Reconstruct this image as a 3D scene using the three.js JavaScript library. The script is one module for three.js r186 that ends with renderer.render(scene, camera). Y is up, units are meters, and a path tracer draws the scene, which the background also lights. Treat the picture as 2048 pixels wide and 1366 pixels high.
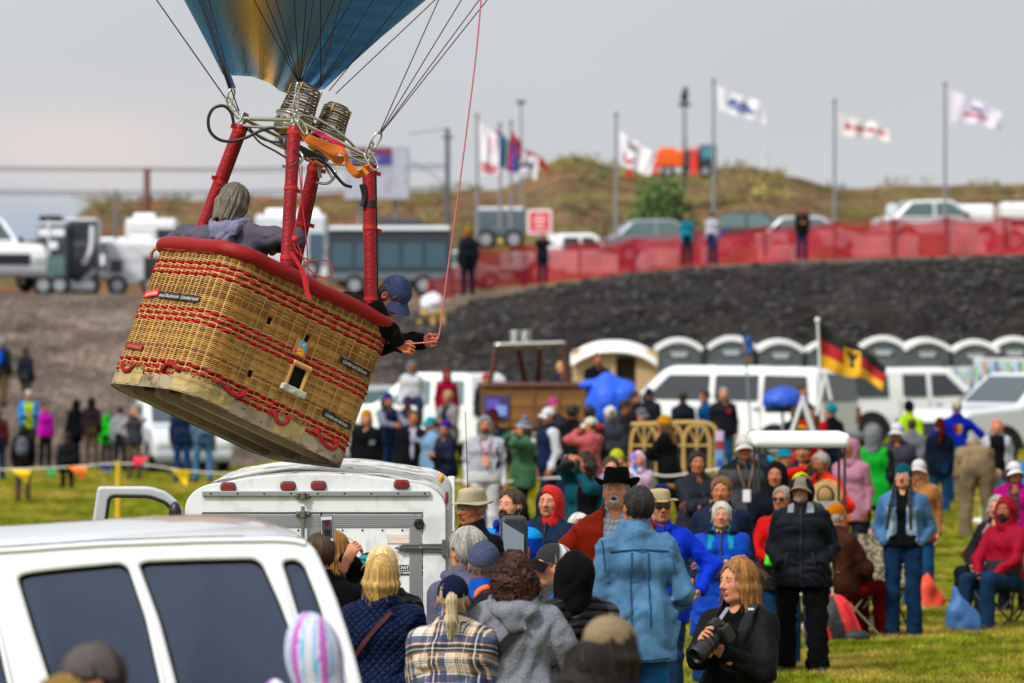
import*as THREE from 'three';
import{mergeGeometries}from 'three/addons/utils/BufferGeometryUtils.js';
import{RoundedBoxGeometry}from 'three/addons/geometries/RoundedBoxGeometry.js';
// ---------- camera ----------
const FL=11378,CX=1024,HY=659,EYE=2.8;
const scene=new THREE.Scene();
const camera=new THREE.PerspectiveCamera(2*Math.atan(683/FL)*180/Math.PI,1024/683,1,6000);
camera.position.set(0,EYE,0);
camera.lookAt(0,EYE-24/FL*100,-100);
camera.focus=33.6;camera.userData.fStop=4.0;
const renderer=new THREE.WebGLRenderer({antialias:true});
renderer.toneMapping=THREE.LinearToneMapping;
renderer.toneMappingExposure=1.50;
renderer.shadowMap.enabled=true;
// ---------- sky and sun: bright overcast, the veiled sun behind the camera to the left ----------
const SUN=new THREE.Vector3(-0.50,0.80,0.55).normalize();
const sstep0=y=>{const t=Math.min(1,Math.max(0,y/0.06));return t*t*(3-2*t);};
function fract(x){return x-Math.floor(x);}
const PERM=new Uint8Array(1024);
{let s=12345;const a=[...Array(256).keys()];for(let i=255;i>0;i--){s=(s*1103515245+12345)&0x7fffffff;const j=s%(i+1);[a[i],a[j]]=[a[j],a[i]];}for(let i=0;i<1024;i++)PERM[i]=a[i&255];}
function noise3(x,y,z){
let X=Math.floor(x),Y=Math.floor(y),Z=Math.floor(z);
x -=X;y -=Y;z -=Z;X&=255;Y&=255;Z&=255;
const u=x*x*(3-2*x),v=y*y*(3-2*y),w=z*z*(3-2*z);
const A=PERM[X]+Y,B=PERM[X+1]+Y,AA=PERM[A]+Z,AB=PERM[A+1]+Z,BA=PERM[B]+Z,BB=PERM[B+1]+Z;
const l=(a,b,t)=>a+(b-a)*t;
return l(l(l(PERM[AA],PERM[BA],u),l(PERM[AB],PERM[BB],u),v),l(l(PERM[AA+1],PERM[BA+1],u),l(PERM[AB+1],PERM[BB+1],u),v),w)/127.5-1;
}
function fbm3(x,y,z,n=4){let a=0.5,s=0;for(let i=0;i<n;i++){s +=a*noise3(x,y,z);x*=2.03;y*=2.03;z*=2.03;a*=0.5;}return s;}
{
const W=1024,H=512,d=new Float32Array(W*H*4);
for(let r=0;r<H;r++)for(let c=0;c<W;c++){
const up=((r+0.5)/H-0.5)*Math.PI,az=((c+0.5)/W-0.5)*2*Math.PI;
const x=Math.cos(az)*Math.cos(up),y=Math.sin(up),z=Math.sin(az)*Math.cos(up);
const cs=x*SUN.x+y*SUN.y+z*SUN.z;
let L=y>0?0.425-0.03*sstep0(y)+0.20*Math.pow(y,0.8):0.30;
L*=1+0.10*fbm3(x*3+5,y*9,z*3,4)+0.09*fbm3(x*9+2,y*34,z*9,4);
L +=0.85*Math.pow(Math.max(0,cs),5);
let R=L*0.96,G=L*0.988,B=L*1.03;
const azd=Math.atan2(x,-z)*180/Math.PI,el=up*180/Math.PI;
const warm=Math.exp(-(((azd+4.2)/1.5)**2)-((el-1.72)/0.45)**2)*(0.9+0.6*fbm3(azd*1.3,el*3,2,3));
R +=warm*0.13;G +=warm*0.06;B +=warm*0.02;
const bank=1/(1+Math.exp((el-1.30-0.1*noise3(azd*0.8,1,3))*9))/(1+Math.exp((azd+2.6)*1.6));
R*=1-0.36*bank;G*=1-0.24*bank;B*=1-0.10*bank;
if(y<-0.01){R=0.16;G=0.17;B=0.14;}
const i=(r*W+c)*4;d[i]=R;d[i+1]=G;d[i+2]=B;d[i+3]=1;
}
const t=new THREE.DataTexture(d,W,H,THREE.RGBAFormat,THREE.FloatType);
t.mapping=THREE.EquirectangularReflectionMapping;t.magFilter=t.minFilter=THREE.LinearFilter;t.needsUpdate=true;
scene.background=t;scene.environment=t;
}
const sun=new THREE.DirectionalLight(new THREE.Color(1,0.965,0.91),2.3);
sun.position.copy(SUN).multiplyScalar(120).add(new THREE.Vector3(0,0,-60));sun.target.position.set(0,0,-60);
sun.castShadow=true;sun.shadow.radius=15;sun.shadow.mapSize.set(2048,2048);
Object.assign(sun.shadow.camera,{left:-70,right:70,top:110,bottom:-110,near:1,far:400});
scene.add(sun,sun.target);
// ---------- small helpers ----------
const V=(x,y,z)=>new THREE.Vector3(x,y,z);
const PX=(px,py,d)=>V((px-CX)/FL*d,EYE+(HY-py)/FL*d,-d);
function rng(seed){let s=seed>>>0;return()=>{s=(s+0x6d2b79f5)|0;let t=Math.imul(s ^(s>>>15),1|s);t=(t+Math.imul(t ^(t>>>7),61|t))^ t;return((t ^(t>>>14))>>>0)/4294967296;};}
const clamp=(x,a=0,b=1)=>x<a?a:x>b?b:x,lerp=(a,b,t)=>a+(b-a)*t;
const sstep=(a,b,x)=>{const t=clamp((x-a)/(b-a));return t*t*(3-2*t);};
function interp(tab,x){if(x<=tab[0][0])return tab[0][1];for(let i=1;i<tab.length;i++)if(x<=tab[i][0]){const[a,b]=tab[i-1],[c,d]=tab[i];return b+(d-b)*(x-a)/(c-a);}return tab[tab.length-1][1];}
const counts={};
function numbered(n){const k=counts[n]=(counts[n]??-1)+1;return k?n+'_'+String(k).padStart(3,'0'):n;}
function thing(name,label,category,pos=V(0,0,0),group,yaw=0){
const g=new THREE.Group();g.name=numbered(name);g.position.copy(pos);g.rotation.y=yaw;
Object.assign(g.userData,{label,category});if(group)g.userData.group=group;
scene.add(g);return g;
}
function shadows(m){m.castShadow=true;m.receiveShadow=true;return m;}
function part(name,geo,mat,parent,label){
if(Array.isArray(geo))geo=merge(geo);
const m=shadows(new THREE.Mesh(geo,mat));m.name=name;parent.add(m);if(label)m.userData.label=label;return m;
}
function structure(name,geo,mat){const m=shadows(new THREE.Mesh(geo,mat));m.name=numbered(name);m.userData.kind='structure';scene.add(m);return m;}
function merge(list){
const anyCol=list.some(g=>g.attributes.color);
const gs=list.map(g=>{let q=g.index?g.toNonIndexed():g;if(q===g)q=g.clone();for(const k of Object.keys(q.attributes))if(!['position','normal','uv','color'].includes(k))q.deleteAttribute(k);
const n=q.attributes.position.count;
if(!q.attributes.uv)q.setAttribute('uv',new THREE.BufferAttribute(new Float32Array(n*2),2));
if(anyCol&&!q.attributes.color)q.setAttribute('color',new THREE.BufferAttribute(new Float32Array(n*3).fill(1),3));
q.morphAttributes={};return q;});
return mergeGeometries(gs);
}
function xf(g,x=0,y=0,z=0,rx=0,ry=0,rz=0,sx=1,sy=sx,sz=sx){
g.applyMatrix4(new THREE.Matrix4().compose(V(x,y,z),new THREE.Quaternion().setFromEuler(new THREE.Euler(rx,ry,rz)),V(sx,sy,sz)));return g;
}
function box(w,h,d,x=0,y=0,z=0,r=0,seg=2){const g=r?new RoundedBoxGeometry(w,h,d,seg,r):new THREE.BoxGeometry(w,h,d);g.translate(x,y,z);return g;}
function cyl(a,b,r0,r1=r0,seg=10,open=false){
const d=b.clone().sub(a),L=d.length(),g=new THREE.CylinderGeometry(r1,r0,L,seg,1,open);g.translate(0,L/2,0);
g.applyQuaternion(new THREE.Quaternion().setFromUnitVectors(V(0,1,0),d.normalize()));g.translate(a.x,a.y,a.z);return g;
}
function tube(pts,r,seg=24,rad=6,closed=false,tension){return new THREE.TubeGeometry(new THREE.CatmullRomCurve3(pts,closed,tension===undefined?'centripetal':'catmullrom',tension),seg,r,rad,closed);}
function grid(nu,nv,fn,uvs=[1,1]){
const p=[],uv=[],idx=[];
for(let j=0;j<=nv;j++)for(let i=0;i<=nu;i++){const q=fn(i/nu,j/nv);p.push(q.x,q.y,q.z);uv.push(i/nu*uvs[0],j/nv*uvs[1]);}
for(let j=0;j<nv;j++)for(let i=0;i<nu;i++){const a=j*(nu+1)+i,b=a+1,c=a+nu+1,d=c+1;idx.push(a,b,d,a,d,c);}
const g=new THREE.BufferGeometry();g.setAttribute('position',new THREE.Float32BufferAttribute(p,3));g.setAttribute('uv',new THREE.Float32BufferAttribute(uv,2));g.setIndex(idx);g.computeVertexNormals();return g;
}
function slab(nu,nv,fn,t,uvs){
const a=grid(nu,nv,fn,uvs),n=a.attributes.normal,P=a.attributes.position,N=P.count,pos=[],uv=[],idx=[];
for(let s=0;s<2;s++)for(let i=0;i<N;i++){const k=(s?-0.5:0.5)*t;pos.push(P.getX(i)+n.getX(i)*k,P.getY(i)+n.getY(i)*k,P.getZ(i)+n.getZ(i)*k);uv.push(a.attributes.uv.getX(i),a.attributes.uv.getY(i));}
const ix=a.index.array;for(let i=0;i<ix.length;i +=3){idx.push(ix[i],ix[i+1],ix[i+2],ix[i]+N,ix[i+2]+N,ix[i+1]+N);}
const edge=(p,q)=>idx.push(p,p+N,q,q,p+N,q+N);
const w=nu+1;for(let i=0;i<nu;i++){edge(i,i+1);edge(nv*w+i+1,nv*w+i);}for(let j=0;j<nv;j++){edge((j+1)*w,j*w);edge(j*w+nu,(j+1)*w+nu);}
const g=new THREE.BufferGeometry();g.setAttribute('position',new THREE.Float32BufferAttribute(pos,3));g.setAttribute('uv',new THREE.Float32BufferAttribute(uv,2));g.setIndex(idx);const f=g.toNonIndexed();f.computeVertexNormals();
return creased(f);
}
function creased(f,ang=0.7){
const P=f.attributes.position,N=f.attributes.normal,map=new Map(),key=i=>Math.round(P.getX(i)*2e4)+','+Math.round(P.getY(i)*2e4)+','+Math.round(P.getZ(i)*2e4);
for(let i=0;i<P.count;i++){const k=key(i);if(!map.has(k))map.set(k,[]);map.get(k).push(i);}
const out=new Float32Array(P.count*3),c=Math.cos(ang);
for(const l of map.values())for(const i of l){let x=0,y=0,z=0;const a=N.getX(i),b=N.getY(i),d=N.getZ(i);for(const j of l){const e=N.getX(j),g=N.getY(j),h=N.getZ(j);if(a*e+b*g+d*h>c){x +=e;y +=g;z +=h;}}const L=Math.hypot(x,y,z)||1;out[i*3]=x/L;out[i*3+1]=y/L;out[i*3+2]=z/L;}
f.setAttribute('normal',new THREE.BufferAttribute(out,3));return f;
}
function extrude(pts,depth,bevel=0,seg=2,holes=[]){
const s=pts.isShape?pts:new THREE.Shape(pts.map(p=>new THREE.Vector2(p[0],p[1])));
for(const h of holes)s.holes.push(new THREE.Path(h.map(p=>new THREE.Vector2(p[0],p[1]))));
const g=new THREE.ExtrudeGeometry(s,{depth:depth-2*bevel,bevelEnabled:bevel>0,bevelThickness:bevel,bevelSize:bevel,bevelOffset:-bevel,bevelSegments:seg,curveSegments:8});
g.translate(0,0,-depth/2+bevel);return g;
}
function roundPoly(pts,r,n=4){
const out=[];const N=pts.length;
for(let i=0;i<N;i++){const p=pts[i],a=pts[(i+N-1)%N],b=pts[(i+1)%N],rr=p[2]??r;
const la=Math.hypot(a[0]-p[0],a[1]-p[1]),lb=Math.hypot(b[0]-p[0],b[1]-p[1]),q=Math.min(rr,la*0.48,lb*0.48);
const A=[p[0]+(a[0]-p[0])/la*q,p[1]+(a[1]-p[1])/la*q],B=[p[0]+(b[0]-p[0])/lb*q,p[1]+(b[1]-p[1])/lb*q];
for(let k=0;k<=n;k++){const t=k/n,u=1-t;out.push([u*u*A[0]+2*u*t*p[0]+t*t*B[0],u*u*A[1]+2*u*t*p[1]+t*t*B[1]]);}}
return out;
}
// ---------- textures ----------
function pnoise(x,y,per,seed=0){
const X=Math.floor(x),Y=Math.floor(y),u=x-X,v=y-Y,w=(a)=>((a%per)+per)%per,h=(i,j)=>PERM[(PERM[(w(i)+seed)&255]+w(j)+seed*7)&255]/255;
const a=u*u*(3-2*u),b=v*v*(3-2*v);return lerp(lerp(h(X,Y),h(X+1,Y),a),lerp(h(X,Y+1),h(X+1,Y+1),a),b);
}
function pfbm(u,v,per,oct=4,seed=0){let a=0.5,s=0,n=0;for(let i=0;i<oct;i++){s +=a*pnoise(u*per,v*per,per,seed+i*13);n +=a;a*=0.55;per*=2;}return s/n;}
function tex(n,fn,srgb=true,rep=1){
const d=new Uint8Array(n*n*4);
for(let y=0;y<n;y++)for(let x=0;x<n;x++){let c=fn(x/n,y/n);if(!c.length)c=[c,c,c];const i=(y*n+x)*4;for(let k=0;k<3;k++)d[i+k]=clamp(c[k])*255;d[i+3]=255;}
const t=new THREE.DataTexture(d,n,n,THREE.RGBAFormat);t.wrapS=t.wrapT=THREE.RepeatWrapping;t.magFilter=THREE.LinearFilter;t.minFilter=THREE.LinearMipmapLinearFilter;t.generateMipmaps=true;
if(srgb)t.colorSpace=THREE.SRGBColorSpace;t.repeat.set(rep,rep);t.needsUpdate=true;return t;
}
function canvasTex(w,h,draw){const c=document.createElement('canvas');c.width=w;c.height=h;draw(c.getContext('2d'),w,h);const t=new THREE.CanvasTexture(c);t.colorSpace=THREE.SRGBColorSpace;t.anisotropy=8;return t;}
const rep=(t,r,r2=r)=>{const c=t.clone();c.repeat.set(r,r2);c.needsUpdate=true;return c;};
const T={
weave:tex(128,(u,v)=>0.5+0.2*Math.sin(u*6.283*32)*Math.sin(v*6.283*32)+0.5*(pfbm(u,v,8,4)-0.5),false,8),
fuzz:tex(128,(u,v)=>pfbm(u,v,32,3),false,5),
crumple:tex(256,(u,v)=>Math.abs(pfbm(u,v,6,4,3)-0.5)*2.2,false,3.5),
puffer:tex(128,(u,v)=>Math.pow(Math.abs(Math.sin(v*Math.PI*4)),0.5)*0.8+0.25*pfbm(u,v,8,3),false,5),
quilt:tex(128,(u,v)=>{const a=Math.abs(Math.sin((u+v)*Math.PI*4)),b=Math.abs(Math.sin((u-v)*Math.PI*4));return Math.pow(Math.min(a,b),0.45)*0.85+0.15*pfbm(u,v,16,2);},false,5.5),
denim:tex(256,(u,v)=>{const n=pfbm(u,v,5,4,7),t=0.5+0.5*Math.sin((u+v*2)*6.283*64);const w=pfbm(u,v,48,2,3);const k=0.78+0.34*(n-0.4)+0.12*t+0.10*(w-0.5);return[k,k,k];},true,2.2),
heather:tex(256,(u,v)=>{const k=0.86+0.26*(pfbm(u,v,96,2,5)-0.5)+0.08*(pfbm(u,v,12,3)-0.5);return[k,k,k];},true,2.5),
speck:tex(256,(u,v)=>{const k=0.86+0.28*(pfbm(u,v,8,5,2)-0.5);return[k,k,k];},true,1),
leather:tex(256,(u,v)=>{const a=Math.abs(pfbm(u,v,12,3,9)-0.5)*3;return Math.min(1,a)*0.6+0.4*pfbm(u,v,40,2,4);},false,4),
grime:tex(512,(u,v)=>{const n=pfbm(u,v,6,6,21),s=pfbm(u,v*0.25,24,4,4);const k=0.97-0.10*sstep(0.50,0.75,n)-0.06*sstep(0.55,0.8,s);return[k,k*0.995,k*0.985];},true,1),
};
T.plaid=canvasTex(512,512,(c,w,h)=>{
c.fillStyle='#d9d2cb';c.fillRect(0,0,w,h);
const bars=[[0.00,0.24,'#11141f',0.98],[0.20,0.05,'#c98a5c',0.7],[0.28,0.11,'#b58a63',0.55],[0.415,0.022,'#15161f',0.95],[0.465,0.022,'#15161f',0.95],[0.56,0.10,'#c9a07a',0.45],[0.69,0.016,'#20222c',0.85],[0.76,0.19,'#26355a',0.92],[0.955,0.03,'#d98d62',0.9]];
for(const[a,b,col,al]of bars){c.globalAlpha=al*0.82;c.fillStyle=col;c.fillRect(a*w,0,b*w,h);}
for(const[a,b,col,al]of bars){c.globalAlpha=al*0.80;c.fillStyle=col;c.fillRect(0,a*h,w,b*h);}
c.globalAlpha=0.75;c.fillStyle='#efe9e4';c.fillRect(0.33*w,0,0.012*w,h);c.fillRect(0,0.33*h,w,0.012*h);c.fillRect(0.1*w,0,0.03*w,h);c.fillRect(0,0.1*h,w,0.02*h);
c.globalAlpha=1;
});T.plaid.wrapS=T.plaid.wrapT=THREE.RepeatWrapping;T.plaid.repeat.set(4.6,4.6);
T.camo=tex(256,(u,v)=>{const a=pfbm(u,v,5,4,1),b=pfbm(u,v,6,4,17);return a>0.56?[0.27,0.25,0.17]:b>0.55?[0.36,0.31,0.22]:[0.52,0.47,0.38];},true,3);
T.pinstripe=tex(128,(u,v)=>{const k=Math.sin(u*6.283*4+2.2*(pfbm(u,v,4,2)-0.5));return k>0.15?[0.86,0.86,0.90]:[0.13,0.14,0.24];},true,8);
T.check=tex(64,(u,v)=>{const k=(Math.sin(u*6.283*4)>0.6?0.12:0)+(Math.sin(v*6.283*4)>0.6?0.12:0);return[0.82-k,0.84-k,0.88-k];},true,8);
const matCache=new Map();
function M(color,o={}){
const key=color+JSON.stringify(o,(k,v)=>v?.isTexture?v.uuid+v.repeat.x:v);if(matCache.has(key))return matCache.get(key);
const P={roughness:0.7,metalness:0,...o};const phys=['clearcoat','sheen','transmission','ior','specularIntensity'].some(k=>k in P);
const{vc,two,...rest}=P;const m=phys?new THREE.MeshPhysicalMaterial(rest):new THREE.MeshStandardMaterial(rest);
m.color.set(color);if(vc)m.vertexColors=true;m.side=THREE.DoubleSide;matCache.set(key,m);return m;
}
function tone(hex,k=0.74,sat=1.18){const c=new THREE.Color(hex),l=0.3*c.r+0.59*c.g+0.11*c.b;return '#'+c.setRGB(...[c.r,c.g,c.b].map(v=>clamp((l+(v-l)*sat)*(l>0.45?0.9:k)))).getHexString();}
const FAB={
nylon:c=>M(tone(c),{roughness:0.7,specularIntensity:0.22,bumpMap:T.crumple,bumpScale:0.003}),
cotton:c=>M(tone(c),{roughness:0.95,specularIntensity:0.25,map:T.speck,bumpMap:T.weave,bumpScale:0.003}),
fleece:c=>M(tone(c),{roughness:1,specularIntensity:0.2,map:T.heather,bumpMap:T.fuzz,bumpScale:0.004}),
denim:c=>M(tone(c),{roughness:0.95,specularIntensity:0.25,map:T.denim,bumpMap:T.weave,bumpScale:0.004}),
puffer:c=>M(tone(c),{roughness:0.55,specularIntensity:0.3,bumpMap:T.puffer,bumpScale:0.022}),
quilt:c=>M(tone(c),{roughness:0.65,specularIntensity:0.25,bumpMap:T.quilt,bumpScale:0.012}),
plaid:()=>M('#ffffff',{roughness:0.95,map:T.plaid,bumpMap:T.fuzz,bumpScale:0.003}),
camo:()=>M('#ffffff',{roughness:0.9,map:T.camo}),
pinstripe:()=>M('#ffffff',{roughness:0.9,map:T.pinstripe}),
check:()=>M('#cfd2d8',{roughness:0.9,map:T.check,bumpMap:T.crumple,bumpScale:0.004}),
};
const chrome=M('#c9c6c0',{metalness:1,roughness:0.22}),steel=M('#8d8c88',{metalness:0.9,roughness:0.4,bumpMap:T.leather,bumpScale:0.001}),blackPlastic=M('#101113',{roughness:0.45}),rubber=M('#0b0b0c',{roughness:0.8});
const whitePaint=M('#e9eaea',{roughness:0.3,clearcoat:0.6,clearcoatRoughness:0.12});
// ---------- solid modelling: distance fields meshed with surface nets ----------
function net(f,lo,hi,cell){
const nx=Math.ceil((hi[0]-lo[0])/cell)+2,ny=Math.ceil((hi[1]-lo[1])/cell)+2,nz=Math.ceil((hi[2]-lo[2])/cell)+2;
const v=new Float32Array(nx*ny*nz),sy=nx,sz=nx*ny,B=4,lim=B*cell*0.87*1.75+cell*2;
for(let k0=0;k0<nz;k0 +=B)for(let j0=0;j0<ny;j0 +=B)for(let i0=0;i0<nx;i0 +=B){
const c=f(lo[0]+(i0+1.5)*cell,lo[1]+(j0+1.5)*cell,lo[2]+(k0+1.5)*cell),far=Math.abs(c)>lim;
for(let k=k0;k<Math.min(k0+B,nz);k++)for(let j=j0;j<Math.min(j0+B,ny);j++)for(let i=i0;i<Math.min(i0+B,nx);i++)
v[i+j*sy+k*sz]=far?c:f(lo[0]+i*cell,lo[1]+j*cell,lo[2]+k*cell);
}
const id=new Int32Array(nx*ny*nz).fill(-1),pos=[],idx=[],off=[0,1,sy,sy+1,sz,sz+1,sz+sy,sz+sy+1];
const E=[[0,1],[0,2],[0,4],[1,3],[1,5],[2,3],[2,6],[3,7],[4,5],[4,6],[5,7],[6,7]];
let n=0;
for(let k=0;k<nz-1;k++)for(let j=0;j<ny-1;j++)for(let i=0;i<nx-1;i++){
const b=i+j*sy+k*sz;let m=0;for(let q=0;q<8;q++)if(v[b+off[q]]<0)m|=1<<q;
if(m===0||m===255)continue;
let x=0,y=0,z=0,c=0;
for(const[p,q]of E)if(((m>>p)&1)!==((m>>q)&1)){const a=v[b+off[p]],t=a/(a-v[b+off[q]]);x +=(p&1)+t*((q&1)-(p&1));y +=((p>>1)&1)+t*(((q>>1)&1)-((p>>1)&1));z +=(p>>2)+t*((q>>2)-(p>>2));c++;}
id[b]=n++;pos.push(lo[0]+(i+x/c)*cell,lo[1]+(j+y/c)*cell,lo[2]+(k+z/c)*cell);
}
for(let k=1;k<nz-1;k++)for(let j=1;j<ny-1;j++)for(let i=1;i<nx-1;i++){
const b=i+j*sy+k*sz,s=v[b]<0;
const quad=(p,q,r,t,flip)=>{if(p<0||q<0||r<0||t<0)return;flip?idx.push(p,r,q,p,t,r):idx.push(p,q,r,p,r,t);};
if(s!==v[b+1]<0)quad(id[b-sy-sz],id[b-sz],id[b],id[b-sy],!s);
if(s!==v[b+sy]<0)quad(id[b-1-sz],id[b-1],id[b],id[b-sz],!s);
if(s!==v[b+sz]<0)quad(id[b-1-sy],id[b-sy],id[b],id[b-1],!s);
}
const g=new THREE.BufferGeometry();g.setAttribute('position',new THREE.Float32BufferAttribute(pos,3));g.setIndex(idx);g.computeVertexNormals();return g;
}
const smin=(a,b,k)=>{const h=k-Math.abs(a-b);return h>0?Math.min(a,b)-h*h/(4*k):Math.min(a,b);};
const smax=(a,b,k)=>-smin(-a,-b,k);
function ell(x,y,z,cx,cy,cz,rx,ry,rz){x -=cx;y -=cy;z -=cz;const k0=Math.hypot(x/rx,y/ry,z/rz),k1=Math.hypot(x/(rx*rx),y/(ry*ry),z/(rz*rz));return k1<1e-6?-Math.min(rx,ry,rz):k0*(k0-1)/k1;}
function cone(x,y,z,p){
const{a,b}=p,dx=b.x-a.x,dy=b.y-a.y,dz=b.z-a.z,L2=p.L2??=Math.max(1e-9,dx*dx+dy*dy+dz*dz);
const px=x-a.x,py=y-a.y,pz=z-a.z,t0=(px*dx+py*dy+pz*dz)/L2,t=t0<0?0:t0>1?1:t0;
let d=Math.hypot(px-dx*t,py-dy*t,pz-dz*t)-(p.ra+(p.rb-p.ra)*t);
if(p.flat&&t0>0.9)d=Math.max(d,(t0-1)*Math.sqrt(L2));
return d;
}
const C=(a,b,ra,rb=ra,o={})=>({a,b,ra,rb,...o});
function joined(prims,k){return(x,y,z)=>{let d=1e3;for(let i=0;i<prims.length;i++){const q=prims[i],e=cone(x,y,z,q);d=e>d+k?d:smin(d,e,q.k??k);}return d;};}
function bounds(prims,pad){const lo=[1e9,1e9,1e9],hi=[-1e9,-1e9,-1e9];for(const p of prims)for(const[q,r]of[[p.a,p.ra],[p.b,p.rb]]){const c=[q.x,q.y,q.z];for(let i=0;i<3;i++){lo[i]=Math.min(lo[i],c[i]-r-pad);hi[i]=Math.max(hi[i],c[i]+r+pad);}}return[lo,hi];}
function obliqueUV(g){const P=g.attributes.position,uv=new Float32Array(P.count*2);for(let i=0;i<P.count;i++){uv[2*i]=P.getX(i)+0.6*P.getZ(i);uv[2*i+1]=P.getY(i)+0.35*P.getZ(i);}g.setAttribute('uv',new THREE.BufferAttribute(uv,2));return g;}
function paint(g,fn){const P=g.attributes.position,c=new Float32Array(P.count*3);for(let i=0;i<P.count;i++){const q=fn(P.getX(i),P.getY(i),P.getZ(i));c[3*i]=q[0];c[3*i+1]=q[1];c[3*i+2]=q[2];}g.setAttribute('color',new THREE.BufferAttribute(c,3));return g;}
const linCache={};const lin=h=>linCache[h]??=new THREE.Color(h).toArray();
function bake(g,m){g=g.clone();g.applyMatrix4(m);if(m.determinant()<0&&g.index){const a=g.index.array;for(let i=0;i<a.length;i +=3){const t=a[i];a[i]=a[i+1];a[i+1]=t;}}return g;}
// ---------- people ----------
const headCache={},handCache={},LOD=[{cloth:0.0125,body:0.024,head:0.0052,hand:0.0046,hair:0.0058},{cloth:0.019,body:0.03,head:0.0085,hand:0.008,hair:0.0095},{cloth:0.030,body:0.045,head:0.014,hand:0.013,hair:0.016}];
function headSDF(o){
const pr=[C(V(-0.034,0.012,0.03),V(0.034,0.012,0.03),0.034),C(V(0,-0.008,0.062),V(0,-0.004,0.064),0.023),C(V(-0.042,0.066,0.052),V(-0.040,0.064,0.056),0.027),C(V(0.042,0.066,0.052),V(0.040,0.064,0.056),0.027),
C(V(-0.034,0.112,0.068),V(0.034,0.112,0.068),0.017),C(V(0,-0.10,-0.012),V(0,0.04,-0.018),0.057*(o.fem?0.9:1),0.053*(o.fem?0.9:1))];
const nose=[C(V(0,0.100,0.088),V(0,0.062,0.110),0.009,0.0135),C(V(-0.013,0.056,0.096),V(0.013,0.056,0.096),0.0095)];
const lips=[C(V(-0.018,0.0335,0.0905),V(0.018,0.0335,0.0905),0.0075),C(V(-0.015,0.0215,0.089),V(0.015,0.0215,0.089),0.0085)];
if(o.open){lips[1].a.y=lips[1].b.y=0.008;}
const base=joined(pr,0.03),nz=joined(nose,0.01),lp=joined(lips,0.006);
return(x,y,z)=>{
let d=smin(ell(x,y,z,0,0.115,-0.012,0.075,0.089,0.094),ell(x,y,z,0,0.068,0.026,0.060,0.088,0.064),0.025);
d=smin(d,base(x,y,z),0.028);d=smin(d,nz(x,y,z),0.012);
const ax=Math.abs(x);
d=smax(d,-(Math.hypot(ax-0.031,(y-0.091)*1.25,z-0.107)-0.019),0.014);
d=smin(d,Math.hypot(ax-0.031,y-0.092,z-0.079)-0.0122,0.004);
d=smin(d,lp(x,y,z),0.007);
if(o.open)d=smax(d,-ell(x,y,z,0,0.021,0.098,0.016,0.012,0.03),0.005);
d=smin(d,smax(ell(x,y,z,ax>0?0.079*Math.sign(x):0,0.079,-0.008,0.013,0.033,0.021),-ell(x,y,z,0.090*Math.sign(x),0.082,-0.002,0.010,0.018,0.010),0.006),0.008);
return d;
};
}
function headGeo(lod,o){
const key=lod+(o.open?'o':'')+(o.fem?'f':'');
return headCache[key]??=net(headSDF(o),[-0.11,-0.11,-0.13],[0.11,0.22,0.135],LOD[lod].head);
}
function headColours(g,skin,brow,o){
const s=lin(skin),b=lin(brow),lip=[s[0]*0.82,s[1]*0.50,s[2]*0.50];
return paint(g,(x,y,z)=>{
const ax=Math.abs(x),n=1+0.10*noise3(x*60,y*60,z*60)+0.10*noise3(x*150,y*150,z*150),red=0.10*Math.exp(-((ax-0.045)**2+(y-0.06)**2)*1200)+0.13*Math.exp(-(x*x+(y-0.06)**2)*3000);
let c=[s[0]*n,s[1]*n*(1-red),s[2]*n*(1-red)];
if(z>0.06){
if(o.open&&Math.hypot(x/0.015,(y-0.020)/0.011)<1&&z<0.099)return[0.05,0.012,0.012];
if(ax<0.021&&Math.abs(y-(o.open?(y>0.02?0.0335:0.009):0.028))<(o.open?0.007:0.011))c=lip;
if(!o.open&&ax<0.022&&Math.abs(y-0.0275)<0.0024)c=[lip[0]*0.4,lip[1]*0.4,lip[2]*0.4];
if(Math.abs(y-0.113-0.003*Math.cos(ax*60))<0.0045&&ax>0.013&&ax<0.047)c=[lerp(c[0],b[0],0.75),lerp(c[1],b[1],0.75),lerp(c[2],b[2],0.75)];
const ey=Math.hypot((ax-0.031)/0.0125,(y-0.0905)/0.0048);
if(ey<1){const k=Math.hypot(ax-0.031,y-0.0915)<0.0060?0.02:0.30;c=[k,k*0.96,k*0.93];}
else if(ey<1.25&&y>0.0915)c=[b[0]*0.6+c[0]*0.3,b[1]*0.6+c[1]*0.3,b[2]*0.6+c[2]*0.3];
}
return c;
});
}
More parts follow.
